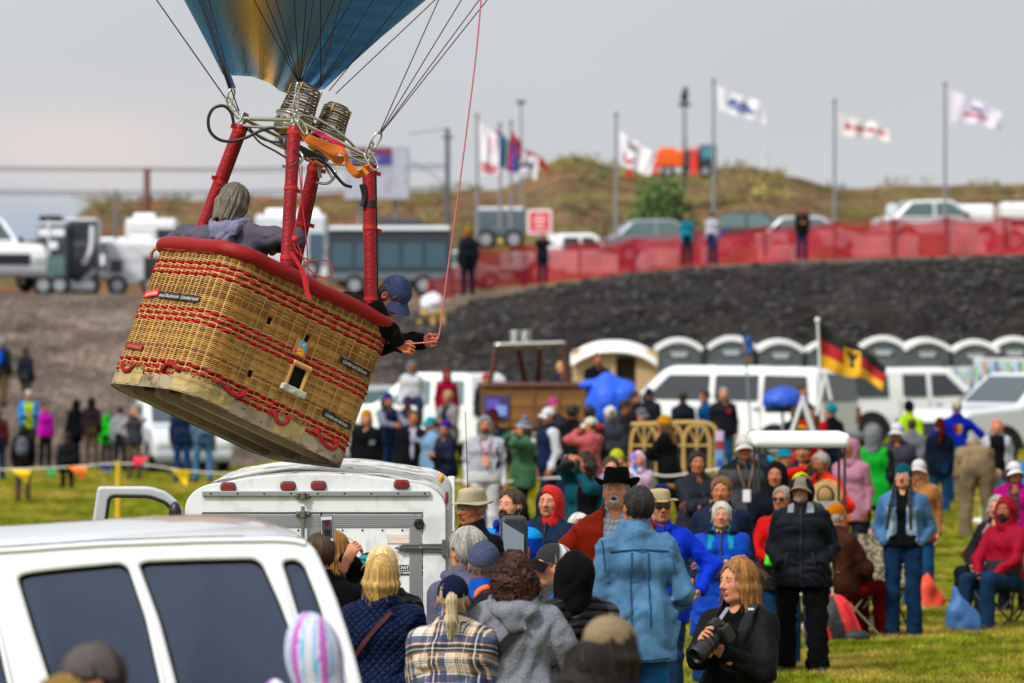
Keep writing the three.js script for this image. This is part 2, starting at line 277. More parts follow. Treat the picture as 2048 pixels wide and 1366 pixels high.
function handGeo(lod,kind){
const key=lod+kind;if(handCache[key])return handCache[key];
const curl={relax:[0.35,0.45,0.4],fist:[1.25,1.55,1.0],grip:[0.8,1.0,0.7],flat:[0.08,0.1,0.1],point:[0.2,0.3,0.3]}[kind],pr=[];
const fx=[0.030,0.010,-0.011,-0.030],fl=[0.96,1.06,1.0,0.8],by=[0.088,0.092,0.088,0.080];
for(let i=0;i<4;i++){
pr.push(C(V(fx[i]*0.6,0.012,0),V(fx[i],by[i],0),0.016,0.0125,{k:0.014}));
let p=V(fx[i],by[i],0),a=0,k=kind==='grip'&&i===0?0.75:1;const seg=[0.042,0.027,0.021];
for(let j=0;j<3;j++){a +=curl[j]*k*(1+(i-1.5)*0.05);const q=p.clone().add(V((i-1.5)*-0.002,Math.cos(a)*seg[j]*fl[i],Math.sin(a)*seg[j]*fl[i]));pr.push(C(p,q,0.0095-j*0.0009,0.0088-j*0.0009,{k:0.004}));p=q;}
}
const t0=V(0.026,0.028,0.006),t1=kind==='fist'||kind==='grip'?V(0.042,0.062,0.024):V(0.054,0.060,0.012),t2=kind==='fist'?V(0.024,0.080,0.043):kind==='grip'?V(0.036,0.086,0.044):V(0.066,0.090,0.020);
pr.push(C(t0,t1,0.0145,0.011,{k:0.012}),C(t1,t2,0.0105,0.0085,{k:0.004}),C(V(0,-0.06,0),V(0,0.015,0),0.029,0.027,{k:0.02}));
const b=bounds(pr,0.012);return handCache[key]=net(joined(pr,0.008),b[0],b[1],LOD[lod].hand);
}
function ik(S,T,pole,a=0.285,b=0.25){
const d=T.clone().sub(S);let L=d.length();const mx=(a+b)*0.998;if(L>mx){d.multiplyScalar(mx/L);L=mx;}const W=S.clone().add(d);
const n=d.normalize(),x=(a*a-b*b+L*L)/(2*L),y=Math.sqrt(Math.max(0,a*a-x*x)),p=pole.clone().addScaledVector(n,-pole.dot(n)).normalize();
return[S.clone().addScaledVector(n,x).addScaledVector(p,y),W];
}
const ARM={
down:{t:[0.232,0.85,0.05],pole:[0.15,0,-1]},pocket:{t:[0.175,0.955,0.115],pole:[0.55,0,-1],hide:2},crossed:{t:[-0.105,1.14,0.185],pole:[0.95,-0.75,0.1],fd:[-0.85,0.15,-0.45],hand:'relax'},
hold:{t:[0.07,1.14,0.27],pole:[0.35,-1,-0.35],hand:'grip'},camera:{t:[0.075,1.50,0.235],pole:[0.8,-1,-0.1],hand:'grip'},phone:{t:[0.06,1.60,0.33],pole:[0.5,-1,0],hand:'grip'},
back:{t:[0.08,0.98,-0.20],pole:[1,0,-0.2],hand:'relax'},hip:{t:[0.20,1.02,0.06],pole:[1,0,-0.3],hand:'relax'},lap:{t:[0.10,0.98,0.30],pole:[1,-0.6,0],hand:'relax'},face:{t:[0.05,1.50,0.16],pole:[1,-0.8,0],hand:'grip'},reach:{t:[0.16,1.15,0.45],pole:[0.7,-1,0],hand:'relax'},
};
const HATTOP={cap:0.222,beanie:0.235,pom:0.235,cowboy:0.245,sun:0.228,straw:0.228,none:0.212,hood:0.232,bald:0.205};
const people=[];
function person(o){
const d0={lean:0,roll:0,twist:0,legs:'stand',head:[0,0,0],build:1,belly:1,skin:'#b98468',hair:{style:'short',color:'#2b2019'},top:{},bottom:{},arms:['down','down'],h:1.68};
o={...d0,...o};o.skin=tone(o.skin,0.88,1.22);const top={fab:'nylon',color:'#20242c',hem:0.80,thick:0.020,sleeve:'long',...o.top},bot={fab:'denim',color:'#2f4666',thick:0.016,...o.bottom};
const sc=o.h/1.712,bw=1+(o.build-1)*0.55,R=rng((o.seed??people.length*77+5));
const sit=o.legs==='sit',crouch=o.legs==='crouch',hip=V(0,sit?0.50:crouch?0.60:o.legs==='squat'?0.33:0.93,sit?-0.02:0);
const q=new THREE.Quaternion().setFromEuler(new THREE.Euler(o.lean,o.twist,o.roll,'XYZ')),U=(x,y,z)=>V(x,y-0.93,z).applyQuaternion(q).add(hip);
const neck=U(0,1.50,0.004),Hq=new THREE.Quaternion().setFromEuler(new THREE.Euler(o.head[1]+o.lean*0.5,o.head[0]+o.twist,o.head[2],'YXZ'));
const hm=new THREE.Matrix4().compose(neck,Hq,V(1,1,1).multiplyScalar(o.headScale??0.96));
const hat=o.hat?.kind,topKind=top.hood==='up'||o.hoodUp?'hood':hat??(o.hair.style==='bald'?'bald':'none');
const crown=V(0,HATTOP[topKind]??0.215,-0.01).applyMatrix4(hm);
let s=o.s,ground=o.g??0;
if(!s)s=(o.y-HY)/(EYE-ground-crown.y*sc);else if(o.g===undefined)ground=EYE-(o.y-HY)/s-crown.y*sc;
const d=FL/s,lod=o.lod??(s>245?0:s>138?1:2),Lq=LOD[lod];
const yaw=o.yaw??0,cpos=V((o.x-CX)/s,ground,-d),off=V(crown.x,0,crown.z).multiplyScalar(sc).applyAxisAngle(V(0,1,0),yaw);cpos.sub(off);
const root=thing('person',o.label,'person',cpos,o.group,yaw);root.scale.setScalar(sc);
const legs=[];
for(const g of[1,-1]){
const H=V(g*0.088*bw,hip.y-0.03,hip.z);let K,A;
if(sit){K=V(g*0.12,0.50,0.42);A=V(g*0.13,0.09,0.42+(o.shin??0.03));}else if(o.legs==='squat'){K=V(g*0.15,0.46,0.30);A=V(g*0.13,0.09,0.02);}else if(crouch){K=V(g*0.14,0.47,0.26);A=V(g*0.13,0.09,-0.02);}
else{const sp=o.spread??0.11,w=(o.stride??0)*g;K=V(g*(sp*0.85+0.01),0.49,0.02+w*0.55);A=V(g*sp,0.085+Math.max(0,-w)*0.12,-0.02+w-Math.max(0,-w)*0.1);if(o.legLift&&g===-1){K=V(-0.09,0.5,0.06);A=V(-0.09,0.30,-0.26);}}
legs.push({g,H,K,A});
}
const arms=[1,-1].map((g,i)=>{
const spec=typeof o.arms[i]==='string'?{...ARM[o.arms[i]]}:{...ARM.down,...o.arms[i]},S=U(g*0.170*(0.4+0.6*bw),1.352,-0.008);
let t=spec.t,T=spec.w?V(...spec.w):U(g*t[0]+(Math.abs(t[0])>0.2?g*0.05*(bw-1):0),t[1],t[2]+(o.belly>1&&t[2]>0.1?0.04*(o.belly-1)*4:0));if(o.arms[i]==='crossed'&&g<0)T.add(V(0,0.055,0.035).applyQuaternion(q));
if(spec.wp){const p=PX(spec.wp[0],spec.wp[1],d-(spec.wp[2]??0));T=p.sub(cpos).applyAxisAngle(V(0,1,0),-yaw).divideScalar(sc);}
const pole=V(g*spec.pole[0],spec.pole[1],spec.pole[2]).applyQuaternion(q),[E,W]=ik(S,T,pole),fd=spec.fd?V(spec.fd[0]*(spec.abs?1:g),spec.fd[1],spec.fd[2]).normalize():W.clone().sub(E).normalize();
const pn=(spec.palm?V(spec.palm[0]*(spec.abs?1:g),spec.palm[1],spec.palm[2]):V(-g,0,0.15));pn.addScaledVector(fd,-pn.dot(fd)).normalize();
return{g,S,E,W,fd,pn,hand:spec.hand??'relax',hide:spec.hide};
});
const bp=[C(U(-0.055*bw,0.95,0),U(0.055*bw,0.95,0),0.095),C(U(-0.05,1.10,0),U(0.05,1.10,0),0.09),C(U(-0.07,1.27,0),U(0.07,1.27,0),0.098),C(U(-0.14,1.36,-0.012),U(0,1.40,-0.012),0.046),C(U(0.14,1.36,-0.012),U(0,1.40,-0.012),0.046),C(U(0,1.38,-0.015),V(0,0.02,-0.012).applyMatrix4(hm),0.062*(o.fem?0.88:1),0.054*(o.fem?0.9:1))];
for(const a of arms)bp.push(C(a.S,a.E,0.044,0.036),C(a.E,a.W,0.036,0.027));
for(const l of legs)bp.push(C(l.H,l.K,0.07,0.05),C(l.K,l.A,0.05,0.036),C(l.A.clone().add(V(0,-0.035,0)),l.A.clone().add(sit?V(l.g*0.015,-0.055,0.10):V(l.g*0.03,l.A.y>0.12?-0.12:-0.055,l.A.y>0.12?0:0.095)),0.030,0.024));
const bb=bounds(bp,0.03),skin=lin(o.skin),geos=[paint(obliqueUV(net(joined(bp,0.05),bb[0],bb[1],Lq.body)),(x,y,z)=>{const n=1+0.08*noise3(x*40,y*40,z*40);return[skin[0]*n,skin[1]*n,skin[2]*n];})];
const hg=headColours(headGeo(lod,o).clone(),o.skin,o.hair.brow??o.hair.color??'#2b2019',o);hg.applyMatrix4(hm);geos.push(hg);
for(const a of arms){if(a.hide===2)continue;const X=a.pn.clone().cross(a.fd).multiplyScalar(a.g>0?-1:1);
const xAxis=a.fd.clone().cross(a.pn).multiplyScalar(a.g<0?1:-1);const m=new THREE.Matrix4().makeBasis(xAxis,a.fd,a.pn).setPosition(a.W);m.scale(V(0.88,0.88,0.88));const hgeo=bake(handGeo(lod,a.hand),m);paint(hgeo,(x,y,z)=>{const n=1+0.10*noise3(x*80,y*80,z*80);return[skin[0]*n,skin[1]*0.93*n,skin[2]*0.92*n];});geos.push(hgeo);}
part('body',merge(geos),M('#ffffff',{roughness:0.72,specularIntensity:0.4,vc:1}),root);
const amp=lod===0?0.017:lod===1?0.015:0.008,sd=R()*50,fold=(x,y,z)=>{const w=y+0.5*noise3(x*5,y*5+sd,z*5)*0.3;return amp*(noise3(x*13+sd,w*4,z*13)*0.75-Math.abs(noise3(x*9+w*9,w*7+sd,z*9-w*4))*1.0+0.30);};
const garment=(name,prims,k,cell,cut,spec,extra)=>{
let f0=joined(prims,k);const f=(x,y,z)=>{let d=f0(x,y,z);if(d<0.06&&d>-0.06)d +=(spec.stiff??1.25)*fold(x,y,z);return cut?cut(d,x,y,z):d;};
const b=bounds(prims,0.03);let g=net(f,b[0],b[1],cell);
if(!g.attributes.position.count)return null;
obliqueUV(g);
let m=FAB[spec.fab](spec.zones?'#ffffff':spec.color);
if(spec.zones){const P=[];paint(g,(x,y,z)=>{let best=1e9,tag=0;for(const p of prims){const e=cone(x,y,z,p);if(e<best){best=e;tag=p.tag??0;}}return lin(tone(spec.zones(x,y,z,tag)));});m=M('#ffffff',{vc:1,roughness:m.roughness,specularIntensity:m.specularIntensity,map:m.map,bumpMap:m.bumpMap,bumpScale:m.bumpScale});}
return part(name,g,m,root);
};
const t=top.thick,bl=o.belly;
const torso=(t,hem)=>{const p=[C(U(-0.075*bw,0.97,0),U(0.075*bw,0.97,0),0.108+t),C(U(-0.065*bw,1.10,0.012*bl),U(0.065*bw,1.10,0.012*bl),0.100*(0.35+0.65*bl)+t),C(U(-0.078*bw,1.27,0.006),U(0.078*bw,1.27,0.006),0.110+t),C(U(-0.15*(0.4+0.6*bw),1.352,-0.012),U(-0.03,1.415,-0.014),0.054+t*0.6,0.058+t*0.5),C(U(0.15*(0.4+0.6*bw),1.352,-0.012),U(0.03,1.415,-0.014),0.054+t*0.6,0.058+t*0.5),C(U(0,1.40,-0.016),U(0,1.475,-0.012),0.070+t*0.3,0.060+t*0.3)];
if(o.fem)p.push(C(U(-0.075,1.255,0.07),U(-0.07,1.255,0.072),0.055+t*0.6),C(U(0.075,1.255,0.07),U(0.07,1.255,0.072),0.055+t*0.6));
if(hem<0.9&&!sit){const y=hem+0.02,fl=top.flare??0;for(let i=0,m=Math.ceil((0.97-y)/0.09);i<=m;i++){const k=i/m;p.push(C(U(-0.08*bw,lerp(0.97,y,k),0),U(0.08*bw,lerp(0.97,y,k),0),0.110+t+fl*k));}}return p;};
const sleeves=(t,kind)=>arms.flatMap(a=>{if(kind==='none')return[];const E=a.E,W=a.W.clone().addScaledVector(a.fd,0.012),tag=a.g>0?1:2,S=a.S.clone();
if(kind==='short')return[C(S,S.clone().lerp(E,0.8),0.06+t,0.055+t,{tag,flat:1})];
return[C(S,E,0.052+t*0.8,0.044+t*0.75,{tag,k:0.035}),C(E,W,0.044+t*0.75,0.033+t*0.6,{tag,k:0.03,flat:1})];});
const hemY=sit?0.40:top.hem,n=U(0,1.497,0.0),up=V(0,1,0).applyQuaternion(q),fw=V(0,0,1).applyQuaternion(q),hemP=U(0,hemY,0),rt=V(1,0,0).applyQuaternion(q);
const local=(x,y,z)=>{const dx=x-hip.x,dy=y-hip.y,dz=z-hip.z;return[dx*rt.x+dy*rt.y+dz*rt.z,dx*up.x+dy*up.y+dz*up.z+0.93,dx*fw.x+dy*fw.y+dz*fw.z];};
const open=top.open;
if(open||o.shirt){const s2={fab:'cotton',color:'#cfd3da',stiff:0.5,...o.shirt};garment('shirt',torso(0.012,0.85),0.05,Lq.cloth,(d,x,y,z)=>{const l=local(x,y,z);return Math.max(d,hemY-0.03-l[1],-(Math.hypot(l[0],(l[1]-1.50)*(l[1]<1.5?0.72:0.9),l[2]-0.085)-0.068));},s2);}
const tor=torso(t,hemY),slv=sleeves(t,top.sleeve),all=[...tor,...slv];
const ftor=joined(tor,0.055),fslv=slv.length?joined(slv,0.03):()=>9;
const cutTop=(x,y,z)=>{let d=ftor(x,y,z);if(d<0.07&&d>-0.07)d +=(top.stiff??1.25)*fold(x,y,z);const l=local(x,y,z);
if(!sit&&o.legs!=='squat')d=smax(d,hemY-l[1]+0.006*noise3(x*9,1,z*9),0.008);
d=Math.max(d,l[1]-(1.502+(top.collar??0.012)-Math.max(0,l[2])*0.35));
d=smax(d,-(Math.hypot(l[0],(l[2]-0.012))-0.060),0.006+0*d)*1;if(l[1]<1.43)d=d;
if(open){const k=clamp((l[1]-hemY)/(1.50-hemY)),w=lerp(open.w1,open.w0,k);if(l[2]>0.0)d=smax(d,Math.max(-(Math.abs(l[0]-(open.off??0))-w)*-1,-l[2])*-1,0.01);}
let e=fslv(x,y,z);if(e<0.05&&e>-0.05)e +=(top.stiff??1.25)*fold(x*1.3,y*1.6,z*1.3)*0.8;return smin(d,e,0.035);};
{
const f2=(x,y,z)=>cutTop(x,y,z);const b=bounds(all,0.035);const g=obliqueUV(net(f2,b[0],b[1],Lq.cloth));let m=FAB[top.fab](top.zones?'#ffffff':top.color);
if(top.zones){paint(g,(x,y,z)=>{let best=1e9,tag=0;for(const p of all){const e=cone(x,y,z,p);if(e<best){best=e;tag=p.tag??0;}}const l=local(x,y,z);return lin(tone(top.zones(l[0],l[1],l[2],tag)));});m=M('#ffffff',{vc:1,roughness:m.roughness,specularIntensity:m.specularIntensity,map:m.map,bumpMap:m.bumpMap,bumpScale:m.bumpScale});}
part(top.name??'jacket',g,m,root);
}
if(!open&&lod<2&&['nylon','puffer','cotton'].includes(top.fab)&&top.name!=='hoodie'&&Math.cos(yaw+o.twist)>0.2&&!sit){
const P=root.children[root.children.length-1].geometry.attributes.position,run=(pts,r,m,nm)=>{const out=[];for(const q of pts){let z=-9;for(let i=0;i<P.count;i++){const l=local(P.getX(i),P.getY(i),P.getZ(i));if(Math.abs(l[0]-q[0])<0.02&&Math.abs(l[1]-q[1])<0.025)z=Math.max(z,l[2]);}if(z>-5)out.push(U(q[0],q[1],z+r*0.3));}if(out.length>2)part(nm,tube(out,r,30,5),m,root);};
const zm=M(top.fab==='cotton'?tone(top.color,0.5):'#15161a',{roughness:0.6}),n0=9;run([...Array(n0)].map((_,i)=>[0.004,lerp(1.44,top.hem+0.04,i/(n0-1))]),0.0055,zm,'zip');for(const g of[1,-1])run([0,1,2,3].map(i=>[g*(0.105+i*0.009),1.06-i*0.045]),0.0050,zm,'pocket_welt');
}
const hc=top.hoodColor??top.color,hfab=FAB[top.hoodFab??top.fab];
if(top.hood==='down'){
const pr=[];for(let i=0;i<9;i++){const a=-2.3+i/8*4.6,b=a+0.575,P=a=>U(Math.sin(a)*0.102,1.452-0.035*Math.cos(a)-(Math.cos(a)>0?0.012:0.0)-0.045*Math.max(0,-Math.cos(a)),-Math.cos(a)*0.095+0.01-0.02*Math.max(0,Math.cos(a)));if(i<8)pr.push(C(P(a),P(b),0.023+0.026*Math.max(0,Math.cos(a))));}
pr.push(C(U(-0.05,1.40,-0.135),U(0.05,1.40,-0.135),0.045),C(U(-0.02,1.34,-0.14),U(0.02,1.34,-0.14),0.038));const b=bounds(pr,0.03),f=joined(pr,0.03);
part('hood',obliqueUV(net((x,y,z)=>{const l=local(x,y,z);return smax(f(x,y,z)+fold(x*1.5,y*2,z*1.5),-(Math.hypot(l[0],l[2]+0.01)-0.070-Math.max(0,l[1]-1.42)*0.5),0.012);},b[0],b[1],Lq.cloth*0.85)),hfab(hc),root);
}else if(top.hood==='up'||o.hoodUp){
const inv=hm.clone().invert(),p=V(),e=[C(U(0,1.42,-0.02),V(0,0.06,-0.03).applyMatrix4(hm),0.105,0.10)],je=joined(e,0.02),lo=V(-0.2,-0.2,-0.2).applyMatrix4(hm),c=V(0,0.06,0).applyMatrix4(hm);
const fh=(x,y,z)=>{p.set(x,y,z).applyMatrix4(inv);const s=ell(p.x,p.y,p.z,0,0.102,-0.022,0.102,0.126,0.126);let d=smin(s,je(x,y,z),0.06);d +=0.8*fold(x*1.2,y*1.2,z*1.2);d=smax(d,-ell(p.x,p.y,p.z,0,0.062+(o.hat?0.0:0),0.105,0.068+(o.hat?0.012:0),0.106+(o.hat?0.02:0),0.105),0.012);return d;};
const g=obliqueUV(net(fh,[c.x-0.22,c.y-0.26,c.z-0.24],[c.x+0.22,c.y+0.22,c.z+0.24],Lq.cloth*0.7));part('hood',top.hoodZones?paint(g,(x,y,z)=>{p.set(x,y,z).applyMatrix4(inv);return lin(tone(top.hoodZones(p.x,p.y,p.z)));}):g,top.hoodZones?M('#ffffff',{vc:1,roughness:0.9,bumpMap:T.fuzz,bumpScale:0.003}):FAB[o.hoodUp?.fab??top.hoodFab??top.fab](o.hoodUp?.color??hc),root);
}else if(top.collar!==0){
const cm=top.collarColor?FAB[top.fab](top.collarColor):FAB[top.fab](top.zones?(top.color??'#333'):top.color),hgt=top.collarH??0.045;
part('collar',slab(20,3,(u,v)=>{const a=(u-0.5)*2*(open?2.35:2.75),r=0.070+0.022*(1-v)+(open?0.012*v:0);return U(-Math.sin(a)*r,1.462+v*hgt-(1+Math.cos(a))*0-(Math.abs(a)/2.75)**2*0.035*(1.2-v*0.2),-Math.cos(a)*r*0.98+0.0);},0.007,[0.5,0.05]),cm,root);
}
const lt=bot.thick,tr=[C(V(-0.062*bw,hip.y+0.03,hip.z),V(0.062*bw,hip.y+0.03,hip.z),0.105+lt),C(V(-0.06*bw,hip.y+0.14,hip.z),V(0.06*bw,hip.y+0.12,hip.z),0.082)];
if(bot.kind==='skirt'){tr.push(C(V(-0.05,0.5,0),V(0.05,0.5,0),0.17),C(V(-0.06,0.16,0),V(0.06,0.16,0),0.19));garment('skirt',tr,0.12,Lq.cloth*1.1,(d,x,y)=>Math.max(d,0.13-y),bot);}
else{for(const l of legs){const Kf=l.K,A2=l.A.clone().add(V(0,-0.045+(bot.crop??0),0));tr.push(C(l.H,Kf,0.088*(0.5+0.5*bw)+lt,0.058+lt,{k:0.03}),C(Kf,A2,0.058+lt,(bot.cuff??0.052)+lt*0.9,{flat:1,k:0.02}));}garment('trousers',tr,0.045,Lq.cloth*1.05,null,bot);}
const shoes=[];for(const l of legs){const fdir=sit?V(l.g*0.15,-0.02,0.98):V(l.g*0.28,0,0.96),A=l.A,lift=A.y>0.12,b=A.clone().add(lift?V(0,-0.03,0.02):V(0,-0.045,-0.02)),e=lift?b.clone().add(V(0,-0.15,-0.02)):b.clone().addScaledVector(fdir,0.175);shoes.push([C(b,e,0.046,0.038),C(A.clone().add(V(0,bot.boot??0,0)),b,0.047,0.046)]);}
for(const p of shoes){const b=bounds(p,0.02),f=joined(p,0.02);part('shoe',obliqueUV(net((x,y,z)=>Math.max(f(x,y,z),-y),b[0],b[1],Lq.cloth)),M(o.shoe??'#2a2624',{roughness:0.6}),root);}
const hg2=new THREE.Group();
hairOn(o,lod,hm,root,!!hat,topKind==='hood');if(o.beard)beardOn(o,lod,hm,root);if(hat)hatOn(o.hat,hm,root,lod);if(o.glasses)glassesOn(o.glasses,hm,root);
const rec={root,J:{neck,hip,arms,legs},hm,U,sc,s,d,lod,world:v=>root.localToWorld(v.clone()),dir:v=>v.clone().applyAxisAngle(V(0,1,0),yaw)};
root.updateMatrixWorld(true);people.push(rec);return rec;
}
function hairOn(o,lod,hm,root,hat,hooded){
const st=o.hair.style;if(!st||st==='bald')return;
const t=(o.hair.t??(o.hair.style==='short'?0.017:0.014))*(hat||hooded?0.55:1),pr=[],col=lin(o.hair.color),col2=lin(o.hair.color2??o.hair.color),cell=LOD[lod].hair;
const long={bob:0.14,long:0.32,curly:0.18,mid:0.10}[st],vol=st==='curly'?0.032:st==='bob'?0.024:0.022;
if(long)for(let i=0;i<=10;i++){const a=(0.36+i/10*1.28)*Math.PI,sx=Math.sin(a),cz=Math.cos(a),len=long*(o.hair.len??1)*(1-0.15*Math.abs(Math.cos(a*3.1))),w=o.hair.wind??[0,0];
pr.push(C(V(sx*0.070,0.12,cz*0.086-0.012),V(sx*(0.076+(st==='curly'?0.018:0.006)),0.05,cz*0.096-0.014),vol*0.7,vol),C(V(sx*(0.076+(st==='curly'?0.018:0.006)),0.05,cz*0.096-0.014),V(sx*(st==='curly'?0.085:0.068)+w[0],0.07-len,cz*0.08-0.02+w[1]),vol,vol*0.55));}
if(st==='ponytail'||o.hair.tail){const L=o.hair.len??1;pr.push(C(V(0,0.115,-0.10),V(0,0.09,-0.135),0.022,0.026),C(V(0,0.09,-0.135),V(0,-0.02*L,-0.145),0.034,0.036),C(V(0,-0.02*L,-0.145),V(0.005,-0.15*L,-0.125),0.036,0.012));}
if(st==='bun')pr.push(C(V(0,0.16,-0.10),V(0,0.165,-0.12),0.034));
if(st==='braids')for(const g of[1,-1]){let p=V(g*0.075,0.05,0.0);const path=[V(g*0.088,-0.03,0.05),V(g*0.085,-0.12,0.12),V(g*0.10,-0.22,0.15),V(g*0.115,-0.34,0.155),V(g*0.12,-0.46,0.15)];for(const e of path){pr.push(C(p,e,0.018,0.015));p=e;}}
const jt=pr.length?joined(pr,0.02):null,frq=o.hair.frq??26,amp=(o.hair.amp??(st==='curly'?0.016:st==='short'?0.0075:0.0055))*(lod?0.8:1);
const nape=st==='short'||st==='ponytail'||st==='bun'||st==='braids'?(o.hair.nape??0.012):-0.03,hl=o.hair.line??(st==='short'?0.014:st==='long'?0.012:0);
const f=(x,y,z)=>{
let d=ell(x,y,z,0,0.117+(o.hair.lift??0),-0.014,0.076+t,0.090+t,0.096+t);
d=smax(d,nape-y+(z>-0.02?(z+0.02)*0.9:0),0.008);
if(jt)d=smin(d,jt(x,y,z),0.02);
d=smax(d,-ell(x,y,z,0,0.060+hl,0.114,0.073,0.106,0.097),0.012);
if(st==='short'&&!o.hair.noear)d=smax(d,-ell(x,y,z,0.088*Math.sign(x||1),0.072,0.008,0.03,0.036,0.04),0.008);
if(d<0.05&&d>-0.05){const a=Math.atan2(x,-(z+0.012));if(st==='curly')d +=amp*(0.6*noise3(x*26,y*22,z*26)+0.6*noise3(x*70+8*Math.sin(y*60),y*40,z*70)+0.35*noise3(x*140,y*90,z*140));else d +=amp*(noise3(a*frq*0.35+5,y*5+z*3,1.3)+0.9*noise3(a*frq,y*7,z*4));}
return d;
};
const ext=pr.length?bounds(pr,0.04):[[-0.12,-0.03,-0.14],[0.12,0.24,0.12]],lo=[Math.min(ext[0][0],-0.12),Math.min(ext[0][1],-0.03),Math.min(ext[0][2],-0.14)],hi=[Math.max(ext[1][0],0.12),0.25,Math.max(ext[1][2],0.12)];
const g=net(f,lo,hi,cell);if(!g.attributes.position.count)return;
paint(g,(x,y,z)=>{const a=Math.atan2(x,-(z+0.012)),n=st==='curly'?0.5+0.5*noise3(x*55,y*55,z*55):0.5+0.35*noise3(a*frq*1.2,y*6,z*5)+0.3*noise3(a*frq*2.6+9,y*10,3);const k=clamp(n),w=0.72+0.5*k;return[lerp(col[0],col2[0],k)*w,lerp(col[1],col2[1],k)*w,lerp(col[2],col2[2],k)*w];});
g.applyMatrix4(hm);const hair=part('hair',g,M('#ffffff',{roughness:0.62,specularIntensity:0.45,vc:1}),root);
if(lod===0&&o.hair.wisps!==0&&!hooded){
const R=rng(91+people.length),list=[],P=net(f,lo,hi,0.02).attributes.position,N=Math.min(P.count,o.hair.wisps??(st==='curly'?420:130)),grow=st==='bob'?0.6:long?1:st==='short'?0.35:0.6;
for(let i=0;i<N;i++){const k=Math.floor(R()*P.count),p=V(P.getX(k),P.getY(k),P.getZ(k));if(hat&&p.y>0.12)continue;const outw=V(p.x,0,p.z+0.012).normalize(),pts=[p.clone()],dirv=outw.clone().multiplyScalar(0.25).add(V((R()-0.5)*0.5,p.y>0.15?-0.2:-1,(R()-0.5)*0.5)).normalize();if(p.y>0.15)dirv.add(V(p.x*6,0,p.z*6)).normalize();
for(let j=0;j<4;j++){const q=pts[j].clone().addScaledVector(dirv,0.022*grow*(0.6+R()*0.8));dirv.add(V((R()-0.5)*(st==='curly'?1.2:0.3),-0.35,(R()-0.5)*(st==='curly'?1.2:0.3))).addScaledVector(outw,0.02).normalize();pts.push(q);}
const c=new THREE.TubeGeometry(new THREE.CatmullRomCurve3(pts),5,0.0010,3);const w=0.7+0.7*R(),m=R();paint(c,()=>[lerp(col[0],col2[0],m)*w,lerp(col[1],col2[1],m)*w,lerp(col[2],col2[2],m)*w]);list.push(c);}
if(list.length){const m=merge(list);m.applyMatrix4(hm);part('loose_hair',m,M('#ffffff',{roughness:0.62,specularIntensity:0.45,vc:1}),root).userData.kind='stuff';}
}
}
function beardOn(o,lod,hm,root){
const hs=headSDF(o),c=lin(o.beard.color),go=o.beard.kind==='goatee';
const f=(x,y,z)=>{let d=hs(x,y,z)-(o.beard.t??0.007)+0.003*noise3(x*90,y*50,z*90);const mouth=ell(x,y,z,0,0.026,0.09,0.021,0.0085,0.04);
d=Math.max(d,-mouth);if(go)d=Math.max(d,ell(x,y,z,0,0.018,0.08,0.032,0.040,0.05));else{const ax=Math.abs(x),yl=0.028+0.05*clamp((0.055-z)/0.05)+(ax<0.034&&z>0.07?0.019:0);d=smax(d,y-yl-0.003*noise3(x*80,1,z*80),0.006);d=Math.max(d,-0.035-y,-z+0.0);}return d;};
const g=net(f,[-0.1,-0.06,-0.02],[0.1,0.09,0.13],LOD[lod].hair*0.8);if(!g.attributes.position.count)return;
paint(g,(x,y,z)=>{const w=0.75+0.5*noise3(x*120,y*60,z*120);return[c[0]*w,c[1]*w,c[2]*w];});g.applyMatrix4(hm);part('beard',g,M('#ffffff',{roughness:0.8,vc:1}),root);
}
